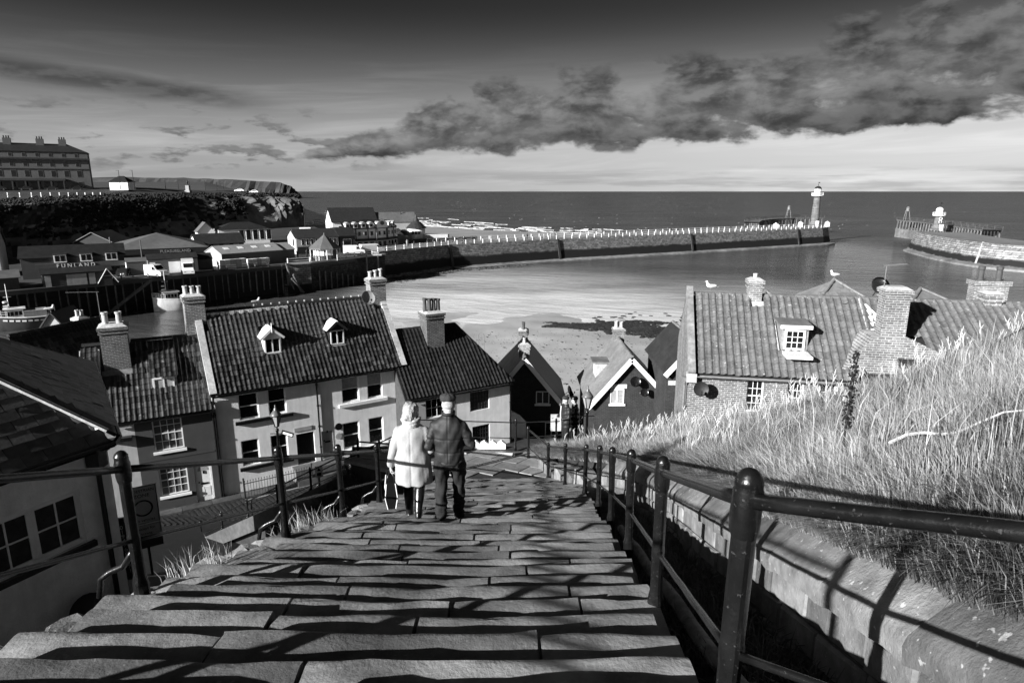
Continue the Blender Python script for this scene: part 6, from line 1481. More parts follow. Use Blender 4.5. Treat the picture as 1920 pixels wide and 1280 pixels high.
# hotel on the cliff
HB = mat('hotel_render', .08, .85, .15, .4, .1)
F = fbox('hotel', 'long pale four-storey cliff-top hotel with chimneys and dark roof', (-206, 230, 21.6), 30, 50, 13, 13.6, 3.4, HB, SLATED, 'hip', wins=[], z0=-4)
for k in range(12):
    x = 1.2 + k * 4.05
    for (a, b, dw) in ((.8, 2.9, .8), (4.6, 7.0, .85), (8.4, 10.3, .7), (11.9, 13.2, .6)):
        q = MB(); q.box(x, x + dw * 2, -.07, -.004, a, b); w_ = part('window', q, mat('hotel_window_surround', .12, .8, .1, 1, 0), F); q = MB(); q.box(x + .15, x + dw * 2 - .15, -.085, -.072, a + .1, b - .1); part('pane', q, GLASS, w_)
addbox(F, 'cornice', SLATED, -.6, 50.6, -.8, -.09, 10.9, 11.5); addbox(F, 'string_course', BROWN, -.2, 50.2, -.3, -.09, 7.5, 7.7)
addbox(F, 'veranda', BROWN, 10, 42, -3.2, -.1, 3.2, 4.0)
for k in range(9): addbox(F, 'veranda_post', BROWN, 10 + k * 3.9, 10.4 + k * 3.9, -3.1, -2.7, 0, 3.2)
for x in (2, 12, 24, 34, 41):
    c_ = addbox(F, 'chimney', HB, x, x + 2.4, 5, 6.6, 15.2, 18.6)
    for d_ in (.4, 1.2, 1.9): q = MB(); q.lathe([(.25, 0), (.2, .9)], 6, (x + d_, 5.8, 18.6)); part('chimney_pot', q, IRON, c_)
F = fbox('cliff_shelter', 'small dark-roofed shelter with a white front beside the hotel', (-154, 252, 21.9), 0, 7, 5, 2.4, 2.4, WHITE, SLATED, 'hip', cat='shelter')
ST = thing('statue', 'dark statue of a standing figure on a stone plinth at the cliff edge', 'statue', (-132, 268, 20.7))
mb = MB(); mb.box(-1, 1, -1, 1, -.5, .6); mb.box(-.7, .7, -.7, .7, .601, 2.6); part('plinth', mb, GREYR, ST); mb = MB(); mb.lathe([(.3, 2.6), (.32, 3.2), (.42, 3.9), (.35, 4.1), (.14, 4.2), (.2, 4.4), (.19, 4.6), (.05, 4.7)], 10); mb.beam((.2, 0, 3.9), (.6, -.1, 3.4), .16, .16); part('figure', mb, IRON, ST)
def tall_lamp(label, loc, h, group):
    T = thing('lamp_standard', label, 'street lamp', loc, 0, group); mb = MB(); mb.tube([(0, 0, -.3), (0, 0, h)], [.14, .08], 6); part('post', mb, IRON, T); mb = MB(); mb.box(-.9, .12, -.15, .15, h - .05, h + .15); part('lamp_head', mb, IRON, T); return T
for (x, y, z, h, g_) in ((-147.5, 248, 21.9, 6.6, 0), (-143.5, 250, 21.8, 6.8, 0), (-166, 280, 22.4, 3.4, 1), (-150, 285, 22.2, 3.5, 1), (-147, 290, 22, 3.5, 1), (-143, 292, 22, 3.5, 1), (-138, 296, 21.8, 3.6, 1), (-131, 292, 21.3, 3.6, 1), (-128, 292, 21.2, 3.6, 1)):
    tall_lamp('tall bent lamp standard on the cliff top by the hotel' if g_ == 0 else 'short lamp post along the cliff-top promenade', (x, y, z), h, 'tall lamps by the hotel' if g_ == 0 else 'promenade lamp posts')
for (x, y, z, h, lab) in ((-77.2, 124.0, 5.9, 6.4, 'tall pale pole beside the parked cars on the quay'), (-76.6, 133.0, 5.9, 5.2, 'pale pole in front of the pyramid-roofed hall'), (-83.5, 262, 6, 9, 'thin dark mast between the cliff end and the beach house'), (-41, 240, 10, 4, 'thin mast on the roof behind the seaside terrace')):
    mb = MB(); mb.tube([(0, 0, -.2), (0, 0, h)], [.16, .1], 7); mb.ball((0, 0, h), .16, 6, 4); oo = link('pole', mb.mesh('pole', WOODL if z < 6 else IRON), None, Matrix.Translation((x, y, z))); tag(oo, lab, 'pole')

# ------------------------------------------------------------------ vehicles
def car_parts(T, van=False, m=None, L=4.2, W_=1.75):
    m = m or WHITE; mb = MB()
    if van: prof = [(0, .35), (0, .95), (.15, 1.1), (.95, 1.35), (1.55, 2.1), (1.8, 2.2), (L, 2.2), (L + .02, .35)]
    else: prof = [(0, .35), (0, .72), (.2, .85), (1.15, .98), (1.8, 1.45), (3.1, 1.48), (L - .25, 1.0), (L, .95), (L, .35)]
    rows = []
    for y, k in ((-W_ / 2, .93), (-W_ / 2 + .12, 1), (W_ / 2 - .12, 1), (W_ / 2, .93)): rows.append([(x, y, .35 + (z - .35) * k) for x, z in prof])
    mb.grid(rows); n = len(prof); mb.add(rows[0], [tuple(range(n))]); mb.add(rows[-1], [tuple(range(n - 1, -1, -1))]); mb.add([rows[0][0], rows[0][-1], rows[-1][-1], rows[-1][0]], [(0, 1, 2, 3)])
    part('body', mb, m, T)
    zs = (1.35, 2.0, .98, 1.7) if van else (.95, 1.36, 1.35, 3.5)
    for s in (-1, 1):
        q = MB(); y = s * (W_ / 2 + .005)
        pts = [(1.05, 1.3), (2.0, 1.3), (2.0, 1.9), (1.55, 1.9)] if van else [(1.35, .95), (3.55, .95), (3.0, 1.32), (1.9, 1.32)]
        q.add([(x, y, z) for x, z in pts], [(0, 1, 2, 3)]); part('side_window', q, GLASS, T)
    q = MB(); a, b = ((.95, 1.35), (1.55, 2.1)) if van else ((1.15, .98), (1.8, 1.45)); q.add([(a[0] - .02, -W_ / 2 + .18, a[1] + .06), (a[0] - .02, W_ / 2 - .18, a[1] + .06), (b[0] - .05, W_ / 2 - .2, b[1]), (b[0] - .05, -W_ / 2 + .2, b[1])], [(0, 1, 2, 3)]); part('windscreen', q, GLASS, T)
    for x in (.85, L - .85):
        for s in (-1, 1):
            q = MB(); q.lathe([(.33, -.1), (.33, .1)], 12); q.xf(Matrix.Translation((x, s * (W_ / 2 - .08), .33)) @ Matrix.Rotation(rad(90), 4, 'X')); w = part('wheel', q, mat('tyre_rubber', .01, .8, .2, 5, 0), T)
            q = MB(); q.lathe([(.19, -.11), (.19, .11)], 10); q.xf(Matrix.Translation((x, s * (W_ / 2 - .08), .33)) @ Matrix.Rotation(rad(90), 4, 'X')); part('rim', q, LEAD, w)
    for s in (-1, 1):
        q = MB(); q.box(-.02, .06, s * (W_ / 2 - .35) - .15, s * (W_ / 2 - .35) + .15, .62, .76); part('headlight', q, GREYR, T)
DKCAR = mat('dark_car_paint', .015, .25, .1, 3, 0, spec=.6); WCAR = mat('white_car_paint', .75, .25, .03, 3, 0, spec=.6)
def car(label, loc, rz, van=False, m=None, L=4.2, box=False, group=None):
    T = thing('van' if van else 'parked_car', label, 'van' if van else 'car', loc, rz, group); car_parts(T, van, m or WCAR, L, 1.9 if van else 1.75)
    if box: addbox(T, 'cargo_box', WCAR, 1.9, L + .1, -1.0, 1.0, .6, 2.75)
    return T
car('white estate car with ladder parked by the tall pole on the quay', (-76.5, 121.2, 5.9), 226, m=WCAR)
car('black car parked between the white car and the quay hut', (-73.2, 121.0, 5.9), 226, m=DKCAR); car('black car parked nearest the small grey hut on the quay', (-71.2, 119.2, 5.9), 280, m=DKCAR)
car('white pickup van parked in front of the long dark hut', (-62.6, 115.2, 5.9), 160, van=True, L=3.9); car('white box van parked beside the pickup on the quay', (-59.4, 117.4, 5.9), 118, van=True, L=4.8, box=True)
car('white van parked behind the octagonal kiosk', (-36.2, 158.0, 6.0), 200, van=True, L=5.0); car('long white van parked in front of the seaside terrace', (-32.6, 163.0, 6.0), 215, van=True, L=6.0)
car('white camper parked on the road beyond the old boathouse', (-71.5, 236, 6.0), 190, van=True, L=5.5); car('white car beside the camper near the beach house', (-66.0, 240, 6.0), 190); car('white car half behind the beach house', (-60.5, 232, 6.0), 200, van=True, L=5.0)
car('pale estate car alone on the dark slope below the cliff', (-117.5, 236.5, 6.2), 8, m=GREYR, L=4.8)
for k in range(2): car('white car parked on the cliff-top promenade past the statue', (-126.5 + k * 6.5, 300, 20.7 - k * .6), 5, m=WCAR, group='white cars on the cliff top')
for k in range(6): car('dark car parked in the row before the hotel front', (-200 + k * 6.6 + 2.6, 225.5 + k * 3.8, 21.3), 30, m=DKCAR, group='dark cars before the hotel')
# crates and pots on the quay
def crates(label, x, y, n, w, d_, h, rz, seed):
    rr = random.Random(seed)
    for k in range(n):
        i, j = k % 5, k // 5
        T = thing('fish_crate', label, 'crate', (x + i * w * math.cos(rad(rz)), y + i * w * math.sin(rad(rz)), 5.9 + j * (h + .02)), rz + rr.uniform(-3, 3), 'pale crates stacked on the quay')
        mb = MB(); mb.box(0, w * .94, 0, d_, 0, h); part('body', mb, WHITE if rr.random() < .6 else GREYR, T)
        for q in (.15, .55): mb = MB(); mb.box(.05, w * .9, -.03, -.004, h * q, h * (q + .22)); part('slat', mb, GREYR, T)
crates('pale crate in the row stacked beside the black hut', -57.3, 125.6, 10, 1.1, 1.2, .95, 47, 1)
crates('pale crate in the stack against the fish market wall', -53.6, 130.6, 10, .9, 1.0, .8, 47, 2)
for k in range(9):
    p = Vector(QP[1]).lerp(Vector(QP[2]), (k + .4) / 9); mb = MB(); mb.box(-.3, .3, -.2, .2, 0, .28); mb.box(-.28, -.12, -.18, .18, .28, .55); mb.box(.12, .28, -.18, .18, .28, .55); oo = link('mooring_cleat', mb.mesh('mooring_cleat', WHITE), None, Matrix.Translation((p.x - 1.2, p.y + 1.1, 6.1)) @ Matrix.Rotation(rad(46), 4, 'Z')); tag(oo, 'white-painted mooring cleat on the fish quay edge', 'cleat', 'cleats along the fish quay')
SW = thing('swing_frame', 'pale A-frame with bunting on the quay before the arcade', 'frame', (-69.6, 107.0, 5.9), 40)
for x in (0, 3.0):
    mb = MB(); mb.tube([(x, 0, 0), (1.5, 0, 2.4)], .07, 6); part('leg', mb, WHITE, SW)
mb = MB(); mb.tube([(.75, 0, 1.2), (2.25, 0, 1.2)], .06, 6); part('crossbar', mb, GREYR, SW)
post_rail('white barrier fence beside the pale A-frame on the quay', [(-73.0, 105.8), (-69.2, 110.2)], 5.95, 1.4, 1.2, r=.08)
# cliff-edge fence
post_rail('pale post-and-rail fence along the slope below the hotel', [(rows_[0], rows_[1]) for rows_ in [(-158, 196), (-150, 205), (-143, 216), (-139, 226)]], 19.3, 2.6, 1.3, r=.13)

# ------------------------------------------------------------------ fishing boats
def boat(label, loc, rz, L, hullm, strip, house_m, aft):
    T = thing('fishing_boat', label, 'boat', loc, rz); mb = MB(); rows = []
    for i in range(13):
        q = i / 12; x = q * L; w_ = 1.9 * (math.sin(math.pi * min(q * 1.02 + .02, 1) ** .55) ** .7 if q < .55 else 1 - .18 * ((q - .55) / .45) ** 2) * .95; w_ = max(w_, .04)
        if q < .55: w_ = 1.85 * (q / .55) ** .55 + .03
        top = 2.5 - 1.5 * q + .95 * q * q * 1.1
        rows.append([(x, s * w_ * f_, z) for (s, f_, z) in ((-1, 1.0, top), (-1, .96, top * .55), (-1, .55, -.3), (0, 0, -.8), (1, .55, -.3), (1, .96, top * .55), (1, 1.0, top))])
    mb.grid(rows); mb.add(rows[-1], [tuple(range(7))]); hl = part('hull', mb, hullm, T, True); shadesmooth(hl.data, 35)
    mb = MB(); mb.grid([[(r[0][0], r[0][1] * .97, r[0][2] - .45), (r[6][0], r[6][1] * .97, r[6][2] - .45)] for r in rows]); part('deck', mb, WOOD, T)
    for s in (0, 6):
        mb = MB(); mb.tube([(r[s][0], r[s][1] * 1.01, r[s][2] + .02) for r in rows], .09, 6); part('gunwale', mb, WHITE, T)
    if strip:
        for k in range(3, 12):
            for s in (0, 6):
                a, b = Vector(rows[k - 1][s]), Vector(rows[k][s]); mb = MB(); p, q_ = a.lerp(b, .15), a.lerp(b, .85); mb.beam((p.x, p.y * 1.02, p.z - .5), (q_.x, q_.y * 1.02, q_.z - .5), .05, .22); part('white_mark', mb, WHITE, T)
    x0 = L * .22; mb = MB(); mb.box(x0, x0 + 2.3, -1.05, 1.05, 1.2, 3.3); w_ = part('wheelhouse', mb, house_m, T)
    mb = MB(); mb.box(x0 - .2, x0 + 2.6, -1.2, 1.2, 3.301, 3.45); part('wheelhouse_roof', mb, WHITE, w_)
    for k in range(4):
        for s in (-1, 1): mb = MB(); mb.box(x0 + .15 + k * .52, x0 + .55 + k * .52, s * 1.06 - .015, s * 1.06 + .015, 2.4, 3.0); part('wheelhouse_window', mb, GLASS, w_)
    for k in range(3): mb = MB(); mb.box(x0 - .02, x0 - .003, -.9 + k * .62, -.4 + k * .62, 2.4, 3.0); part('wheelhouse_window', mb, GLASS, w_)
    mb = MB(); mb.tube([(x0 + .6, 0, 3.4), (x0 + .6, 0, 7.2)], [.09, .05], 6); mb.tube([(x0 + .1, 0, 5.2), (x0 + 1.1, 0, 5.2)], .04, 5); mb.lathe([(.28, 4.3), (.28, 4.55)], 10, (x0 + .2, 0, 0)); mb.box(x0 - .1, x0 + .5, -.25, .25, 3.6, 3.9); part('mast', mb, WHITE, T)
    if aft == 'shelter': mb = MB(); mb.box(x0 + 2.35, x0 + 5.2, -1.5, 1.5, 1.0, 3.0); part('deck_shelter', mb, GREYR, T)
    else:
        mb = MB()
        for k in range(16): mb.ball((L * .5 + random.random() * L * .4, random.uniform(-1, 1), 1.3 + random.random() * .8), random.uniform(.15, .4), 6, 4)
        part('gear', mb, GREYR, T)
    mb = MB(); gx = L * .9
    for s in (-1, 1): mb.tube([(gx, s * 1.2, 1.0), (gx, s * 1.1, 3.2)], .09, 6)
    mb.tube([(gx, -1.1, 3.2), (gx, 1.1, 3.2)], .09, 6)
    for k in range(10): mb.ball((L * .72 + random.random() * L * .22, random.uniform(-1.2, 1.2), 1.5 + random.random() * .6), random.uniform(.12, .3), 6, 4)
    part('gallows', mb, IRON, T)
    mb = MB()
    for i in range(0, 4):
        for s in (0, 6): p = rows[i][s]; mb.tube([p, (p[0], p[1], p[2] + .8)], .035, 5)
    for z in (.45, .8):
        mb.tube([(rows[i][0][0], rows[i][0][1], rows[i][0][2] + z) for i in range(3, -1, -1)] + [(rows[i][6][0], rows[i][6][1], rows[i][6][2] + z) for i in range(4)], .03, 5)
    part('bow_rail', mb, WHITE, T)
    return T
boat('dark-hulled fishing boat with white dashes and grey deck shelter', (-79.6, 95.6, 0), 38, 9.2, mat('dark_hull_paint', .06, .4, .2, 1, 0), True, WHITE, 'shelter')
boat('white-hulled fishing boat with cluttered deck moored at the piles', (-64.2, 113.0, 0), 38, 7.6, mat('white_hull_paint', .62, .4, .15, 1, 0, streak=.15), False, WHITE, 'gear')

# ------------------------------------------------------------------ tiny walkers on pier and beach
def tiny_person(label, loc, m, grp):
    T = thing('person', label, 'person', loc, random.uniform(0, 360), grp); mb = MB()
    mb.lathe([(.12, 0), (.17, .4), (.2, .85), (.25, 1.2), (.26, 1.4), (.1, 1.48), (.08, 1.52), (.12, 1.6), (.11, 1.72), (.03, 1.78)], 8); part('body', mb, m, T, True)
for k in range(26):
    q = random.uniform(.5, 9.5); i = int(q); a = Vector(e1[i]).lerp(Vector(e1[i + 1]), q - i); off = random.uniform(2, 8)
    tiny_person('distant walker in dark clothes on the long pier', (a.x - .5 * off, a.y + .8 * off, 6.62), IRON if random.random() < .75 else GREYR, 'walkers on the long pier')
for (x, y) in ((-16, 255), (-15.2, 255.5), (-52, 330), (20, 290), (21, 291)):
    tiny_person('distant walker on the open beach', (x, y, .75 if y < 270 else .3), IRON, 'walkers on the beach')
for (x, y) in ((-50, 150), (-48.5, 152), (-31, 172), (-27, 178), (-24, 183), (-22.5, 184)):
    tiny_person('distant walker on the road by the seaside terrace', (x, y, 5.95), IRON, 'walkers on the road')
# ------------------------------------------------------------------ people
def ell(mb, secs, n=20):
    """loft of horizontal ellipses: (x, y, z, rx, ry)"""
    rows = [[(x + rx * math.cos(2 * math.pi * j / n), y + ry * math.sin(2 * math.pi * j / n), z) for j in range(n)] for x, y, z, rx, ry in secs]; k = len(rows)
    mb.add([q for r in rows for q in r], [(i * n + j, i * n + (j + 1) % n, (i + 1) * n + (j + 1) % n, (i + 1) * n + j) for i in range(k - 1) for j in range(n)] + [tuple(range(n - 1, -1, -1)), tuple((k - 1) * n + j for j in range(n))])
def limb(mb, pts, rr, n=12):
    mb.tube(pts, list(rr), n)
    for p, r in zip(pts, rr): mb.ball(p, r * .99, 12, 8)
def blob(name, mb, m, parent, vox=.012, sm=4, disp=None):
    """fuse overlapping closed shapes into one continuous skin"""
    me = mb.mesh(name, m); o = bpy.data.objects.new('tmp', me); TMP.collection.objects.link(o)
    r = o.modifiers.new('r', 'REMESH'); r.mode = 'VOXEL'; r.voxel_size = vox
    if sm:
        s = o.modifiers.new('s', 'SMOOTH'); s.iterations = sm; s.factor = .5
    vl = TMP.view_layers[0]; vl.update(); dg = vl.depsgraph; out = bpy.data.meshes.new_from_object(o.evaluated_get(dg))
    bpy.data.objects.remove(o); bpy.data.meshes.remove(me)
    if disp:
        k = len(out.vertices); co = np.zeros(k * 3, np.float32); no = np.zeros(k * 3, np.float32)
        out.vertices.foreach_get('co', co); out.vertices.foreach_get('normal', no); co = co.reshape(-1, 3); no = no.reshape(-1, 3)
        dv = np.array([disp(Vector(c)) for c in co.tolist()], np.float32); out.vertices.foreach_set('co', (co + no * dv[:, None]).reshape(-1)); out.update()
    out.polygons.foreach_set('use_smooth', [True] * len(out.polygons)); out.materials.clear(); out.materials.append(m); out.name = name
    return link(name, out, parent)
SKIN = mat('skin', .42, .55, .08, 20, .05); WOOL = mat('pale_wool_coat', .33, .95, .10, 40, .35, 180); JACK = mat('dark_quilted_jacket', .017, .6, .15, 20, .12, 120); JEAN = mat('dark_denim', .014, .85, .25, 30, .2, 160)
CAPM = mat('flat_cap_tweed', .030, .9, .3, 60, .3, 200); HAIR = mat('blonde_hair', .30, .6, .4, 60, .5, 160); HAIRG = mat('grey_cropped_hair', .30, .8, .3, 60, .3, 160); BOOT = mat('black_boot_leather', .008, .3, .2, 20, .1, spec=.6); TROU = mat('black_trousers', .006, .8, .2, 20, .1); SCARF = mat('patterned_scarf', .40, .9, .6, 30, .3)

def head(mb, c, s=1.0, yaw=0.0, pitch=0.0):
    q = MB(); ell(q, [(0, .0, -.125, .03, .035), (0, .012, -.11, .05, .06), (0, .012, -.075, .064, .082), (0, .005, -.03, .073, .093), (0, 0, .02, .077, .098), (0, -.004, .07, .074, .094), (0, -.008, .105, .055, .07), (0, -.01, .125, .02, .025)], 18)
    q.ball((0, .098, -.028), .018, 8, 6, (.7, 1.0, 1.3))                                   # nose
    for sx in (-1, 1):
        q.ball((sx * .078, -.005, -.01), .022, 8, 6, (.45, .9, 1.45)); q.ball((sx * .030, .082, .012), .013, 8, 6)   # ears, brow over the eyes
    q.ball((0, .088, -.068), .016, 8, 6, (1.5, .6, .5))                                     # mouth
    q.xf(Matrix.Translation(c) @ Matrix.Rotation(yaw, 4, 'Z') @ Matrix.Rotation(pitch, 4, 'X') @ Matrix.Diagonal((s, s, s, 1))); mb.add(q.v, q.f)
def hand(mb, M, curl=1.2):
    """right-handed palm along -z with five separate curled fingers; M places the wrist"""
    q = MB(); q.ball((0, 0, -.045), .042, 10, 7, (.42, .95, 1.15))
    for k, (y, L) in enumerate(((.030, .068), (.011, .078), (-.009, .072), (-.028, .056))):
        p = Vector((0, y, -.085)); a = .25; pts = [p + Vector((0, 0, .02)), p]
        for sg in (.42, .33, .25): a += curl * .42; p = p + Vector((-math.sin(a), 0, -math.cos(a))) * L * sg; pts.append(p)
        q.tube(pts, [.0095, .0095, .009, .0085, .007], 8)
    q.tube([(0, .032, -.02), (-.012, .052, -.045), (-.030, .052, -.068), (-.042, .042, -.082)], [.013, .012, .010, .008], 8)
    q.xf(M); mb.add(q.v, q.f)
def wr(v, *cs):
    return sum(a * math.exp(-((v - c) / w) ** 2) for a, c, w in cs)

# the man in the flat cap: rear foot up on the tread behind, walking down
def build_man():
    P = thing('person', 'man in flat cap, dark quilted jacket and jeans walking down the stair, seen from behind', 'person', (-.80, 7.62, 16.78))
    zr = .16      # rear foot stands one step higher
    hipL, hipR = (-.095, -.02, .93), (.10, 0, .92)
    kneeL, ankL = (-.115, .03, .56), (-.10, -.19, .085 + zr)
    kneeR, ankR = (.105, .14, .50), (.10, .10, .085)
    shL, elL, wrL = (-.172, -.01, 1.345), (-.255, -.05, 1.09), (-.16, .17, 1.02)
    shR, elR, wrR = (.172, -.01, 1.345), (.285, -.04, 1.11), (.12, .20, 1.08)
    b = MB(); ell(b, [(0, 0, .86, .14, .10), (0, 0, 1.0, .14, .10), (0, 0, 1.2, .16, .10), (0, 0, 1.38, .17, .09), (0, -.005, 1.45, .08, .07), (0, 0, 1.52, .058, .06), (0, .01, 1.57, .058, .06)])
    head(b, (0, .02, 1.625), 1.0, .35, -.25)
    for h, k, a in ((hipL, kneeL, ankL), (hipR, kneeR, ankR)):
        limb(b, [h, k, a], (.08, .052, .035)); limb(b, [a, (a[0], a[1] + .13, a[2] - .05)], (.035, .03))
    for s, e, w in ((shL, elL, wrL), (shR, elR, wrR)): limb(b, [s, e, w], (.05, .038, .026))
    hand(b, Matrix.Translation(wrL) @ Matrix.Rotation(-1.0, 4, 'X'), 1.0); hand(b, Matrix.Translation(wrR) @ Matrix.Rotation(-1.1, 4, 'X') @ Matrix.Scale(-1, 4, (1, 0, 0)), 1.0)
    blob('body', b, SKIN, P, .007, 3)
    j = MB(); ell(j, [(0, 0, .855, .180, .135), (0, 0, .90, .190, .142), (0, 0, 1.0, .188, .140), (0, -.005, 1.10, .190, .138), (0, -.01, 1.22, .208, .140), (0, -.012, 1.33, .225, .130), (0, -.012, 1.395, .205, .112), (0, -.01, 1.445, .14, .095), (0, 0, 1.48, .082, .082), (0, .004, 1.515, .080, .080)])
    for s, e, w in ((shL, elL, wrL), (shR, elR, wrR)): limb(j, [s, tuple(Vector(s).lerp(Vector(e), .5) + Vector((0, -.01, 0))), e, tuple(Vector(e).lerp(Vector(w), .5)), w], (.070, .068, .062, .056, .048))
    def dj(c):
        f_ = -.007 * math.exp(-((c.z - 1.02) / .010) ** 2) - .006 * math.exp(-((c.z - 1.20) / .010) ** 2) - (.006 * math.exp(-(c.x / .009) ** 2) if c.y < 0 else 0)
        return f_ + .003 * math.sin(c.z * 70 + c.x * 30 + c.y * 25) * (abs(c.x) > .2) + .003 * math.sin(c.z * 36 + c.x * 22) + .003 * math.sin(c.x * 47 - c.z * 28 + c.y * 30)
    jk = blob('jacket', j, JACK, P, .010, 4, dj)
    for (z, s) in ((.90, 1),):
        q = MB(); ell(q, [(0, 0, .845, .178, .132), (0, 0, .86, .186, .14), (0, 0, .885, .186, .14), (0, 0, .90, .178, .132)]); part('waistband', q, JACK, jk, True)
    q = MB(); ell(q, [(0, .003, 1.49, .084, .084), (0, .005, 1.515, .088, .088), (0, .006, 1.535, .085, .085), (0, .006, 1.525, .070, .070)]); part('collar', q, JACK, jk, True)
    t_ = MB(); ell(t_, [(0, 0, .80, .165, .125), (0, 0, .88, .175, .13), (0, 0, .94, .17, .125)])
    for sx, h, k, a in ((-1, hipL, kneeL, ankL), (1, hipR, kneeR, ankR)): limb(t_, [(h[0], h[1], .85), tuple(Vector(h).lerp(Vector(k), .5)), k, tuple(Vector(k).lerp(Vector(a), .5) + Vector((0, -.02, 0))), (a[0], a[1] - .005, a[2] - .02)], (.118, .104, .082, .078, .074))
    blob('jeans', t_, JEAN, P, .010, 4, lambda c: .006 * math.sin(c.z * 42 + c.x * 25) + .005 * math.sin(c.z * 90 + c.y * 40) * (c.z < .35) + .004 * math.sin(c.z * 20 - c.x * 60))
    for a in (ankL, ankR):
        q = MB(); x, y, z = a; z -= .085; ell(q, [(x, y + .06, z, .05, .14), (x, y + .06, z + .03, .054, .145), (x, y + .05, z + .07, .05, .12), (x, y + .01, z + .11, .045, .06)]); part('shoe', q, BOOT, P, True)
    hm = Matrix.Translation((0, .02, 1.625)) @ Matrix.Rotation(.35, 4, 'Z') @ Matrix.Rotation(-.25, 4, 'X')
    c = MB(); ell(c, [(0, -.01, .035, .086, .108), (0, -.008, .06, .096, .118), (0, .0, .085, .100, .128), (0, .012, .112, .090, .118), (0, .018, .130, .055, .075), (0, .02, .136, .01, .012)], 24); c.xf(hm); cp = blob('flat_cap', c, CAPM, P, .006, 2, lambda v: .003 * math.sin(math.atan2(v.y - .02, v.x) * 8))
    q = MB(); q.grid([[(.09 * math.cos(a), .07 + .085 * math.sin(a) * f_, .052 - .02 * f_) for a in np.linspace(.3, 2.84, 10)] for f_ in (.3, .7, 1.0)]); q.xf(hm); part('peak', q, CAPM, cp, True)
    q = MB(); ell(q, [(0, -.030, -.055, .068, .066), (0, -.022, -.02, .078, .080), (0, -.016, .03, .081, .088), (0, -.012, .06, .080, .09)], 20); q.xf(hm); part('hair', q, HAIRG, P, True)
build_man()

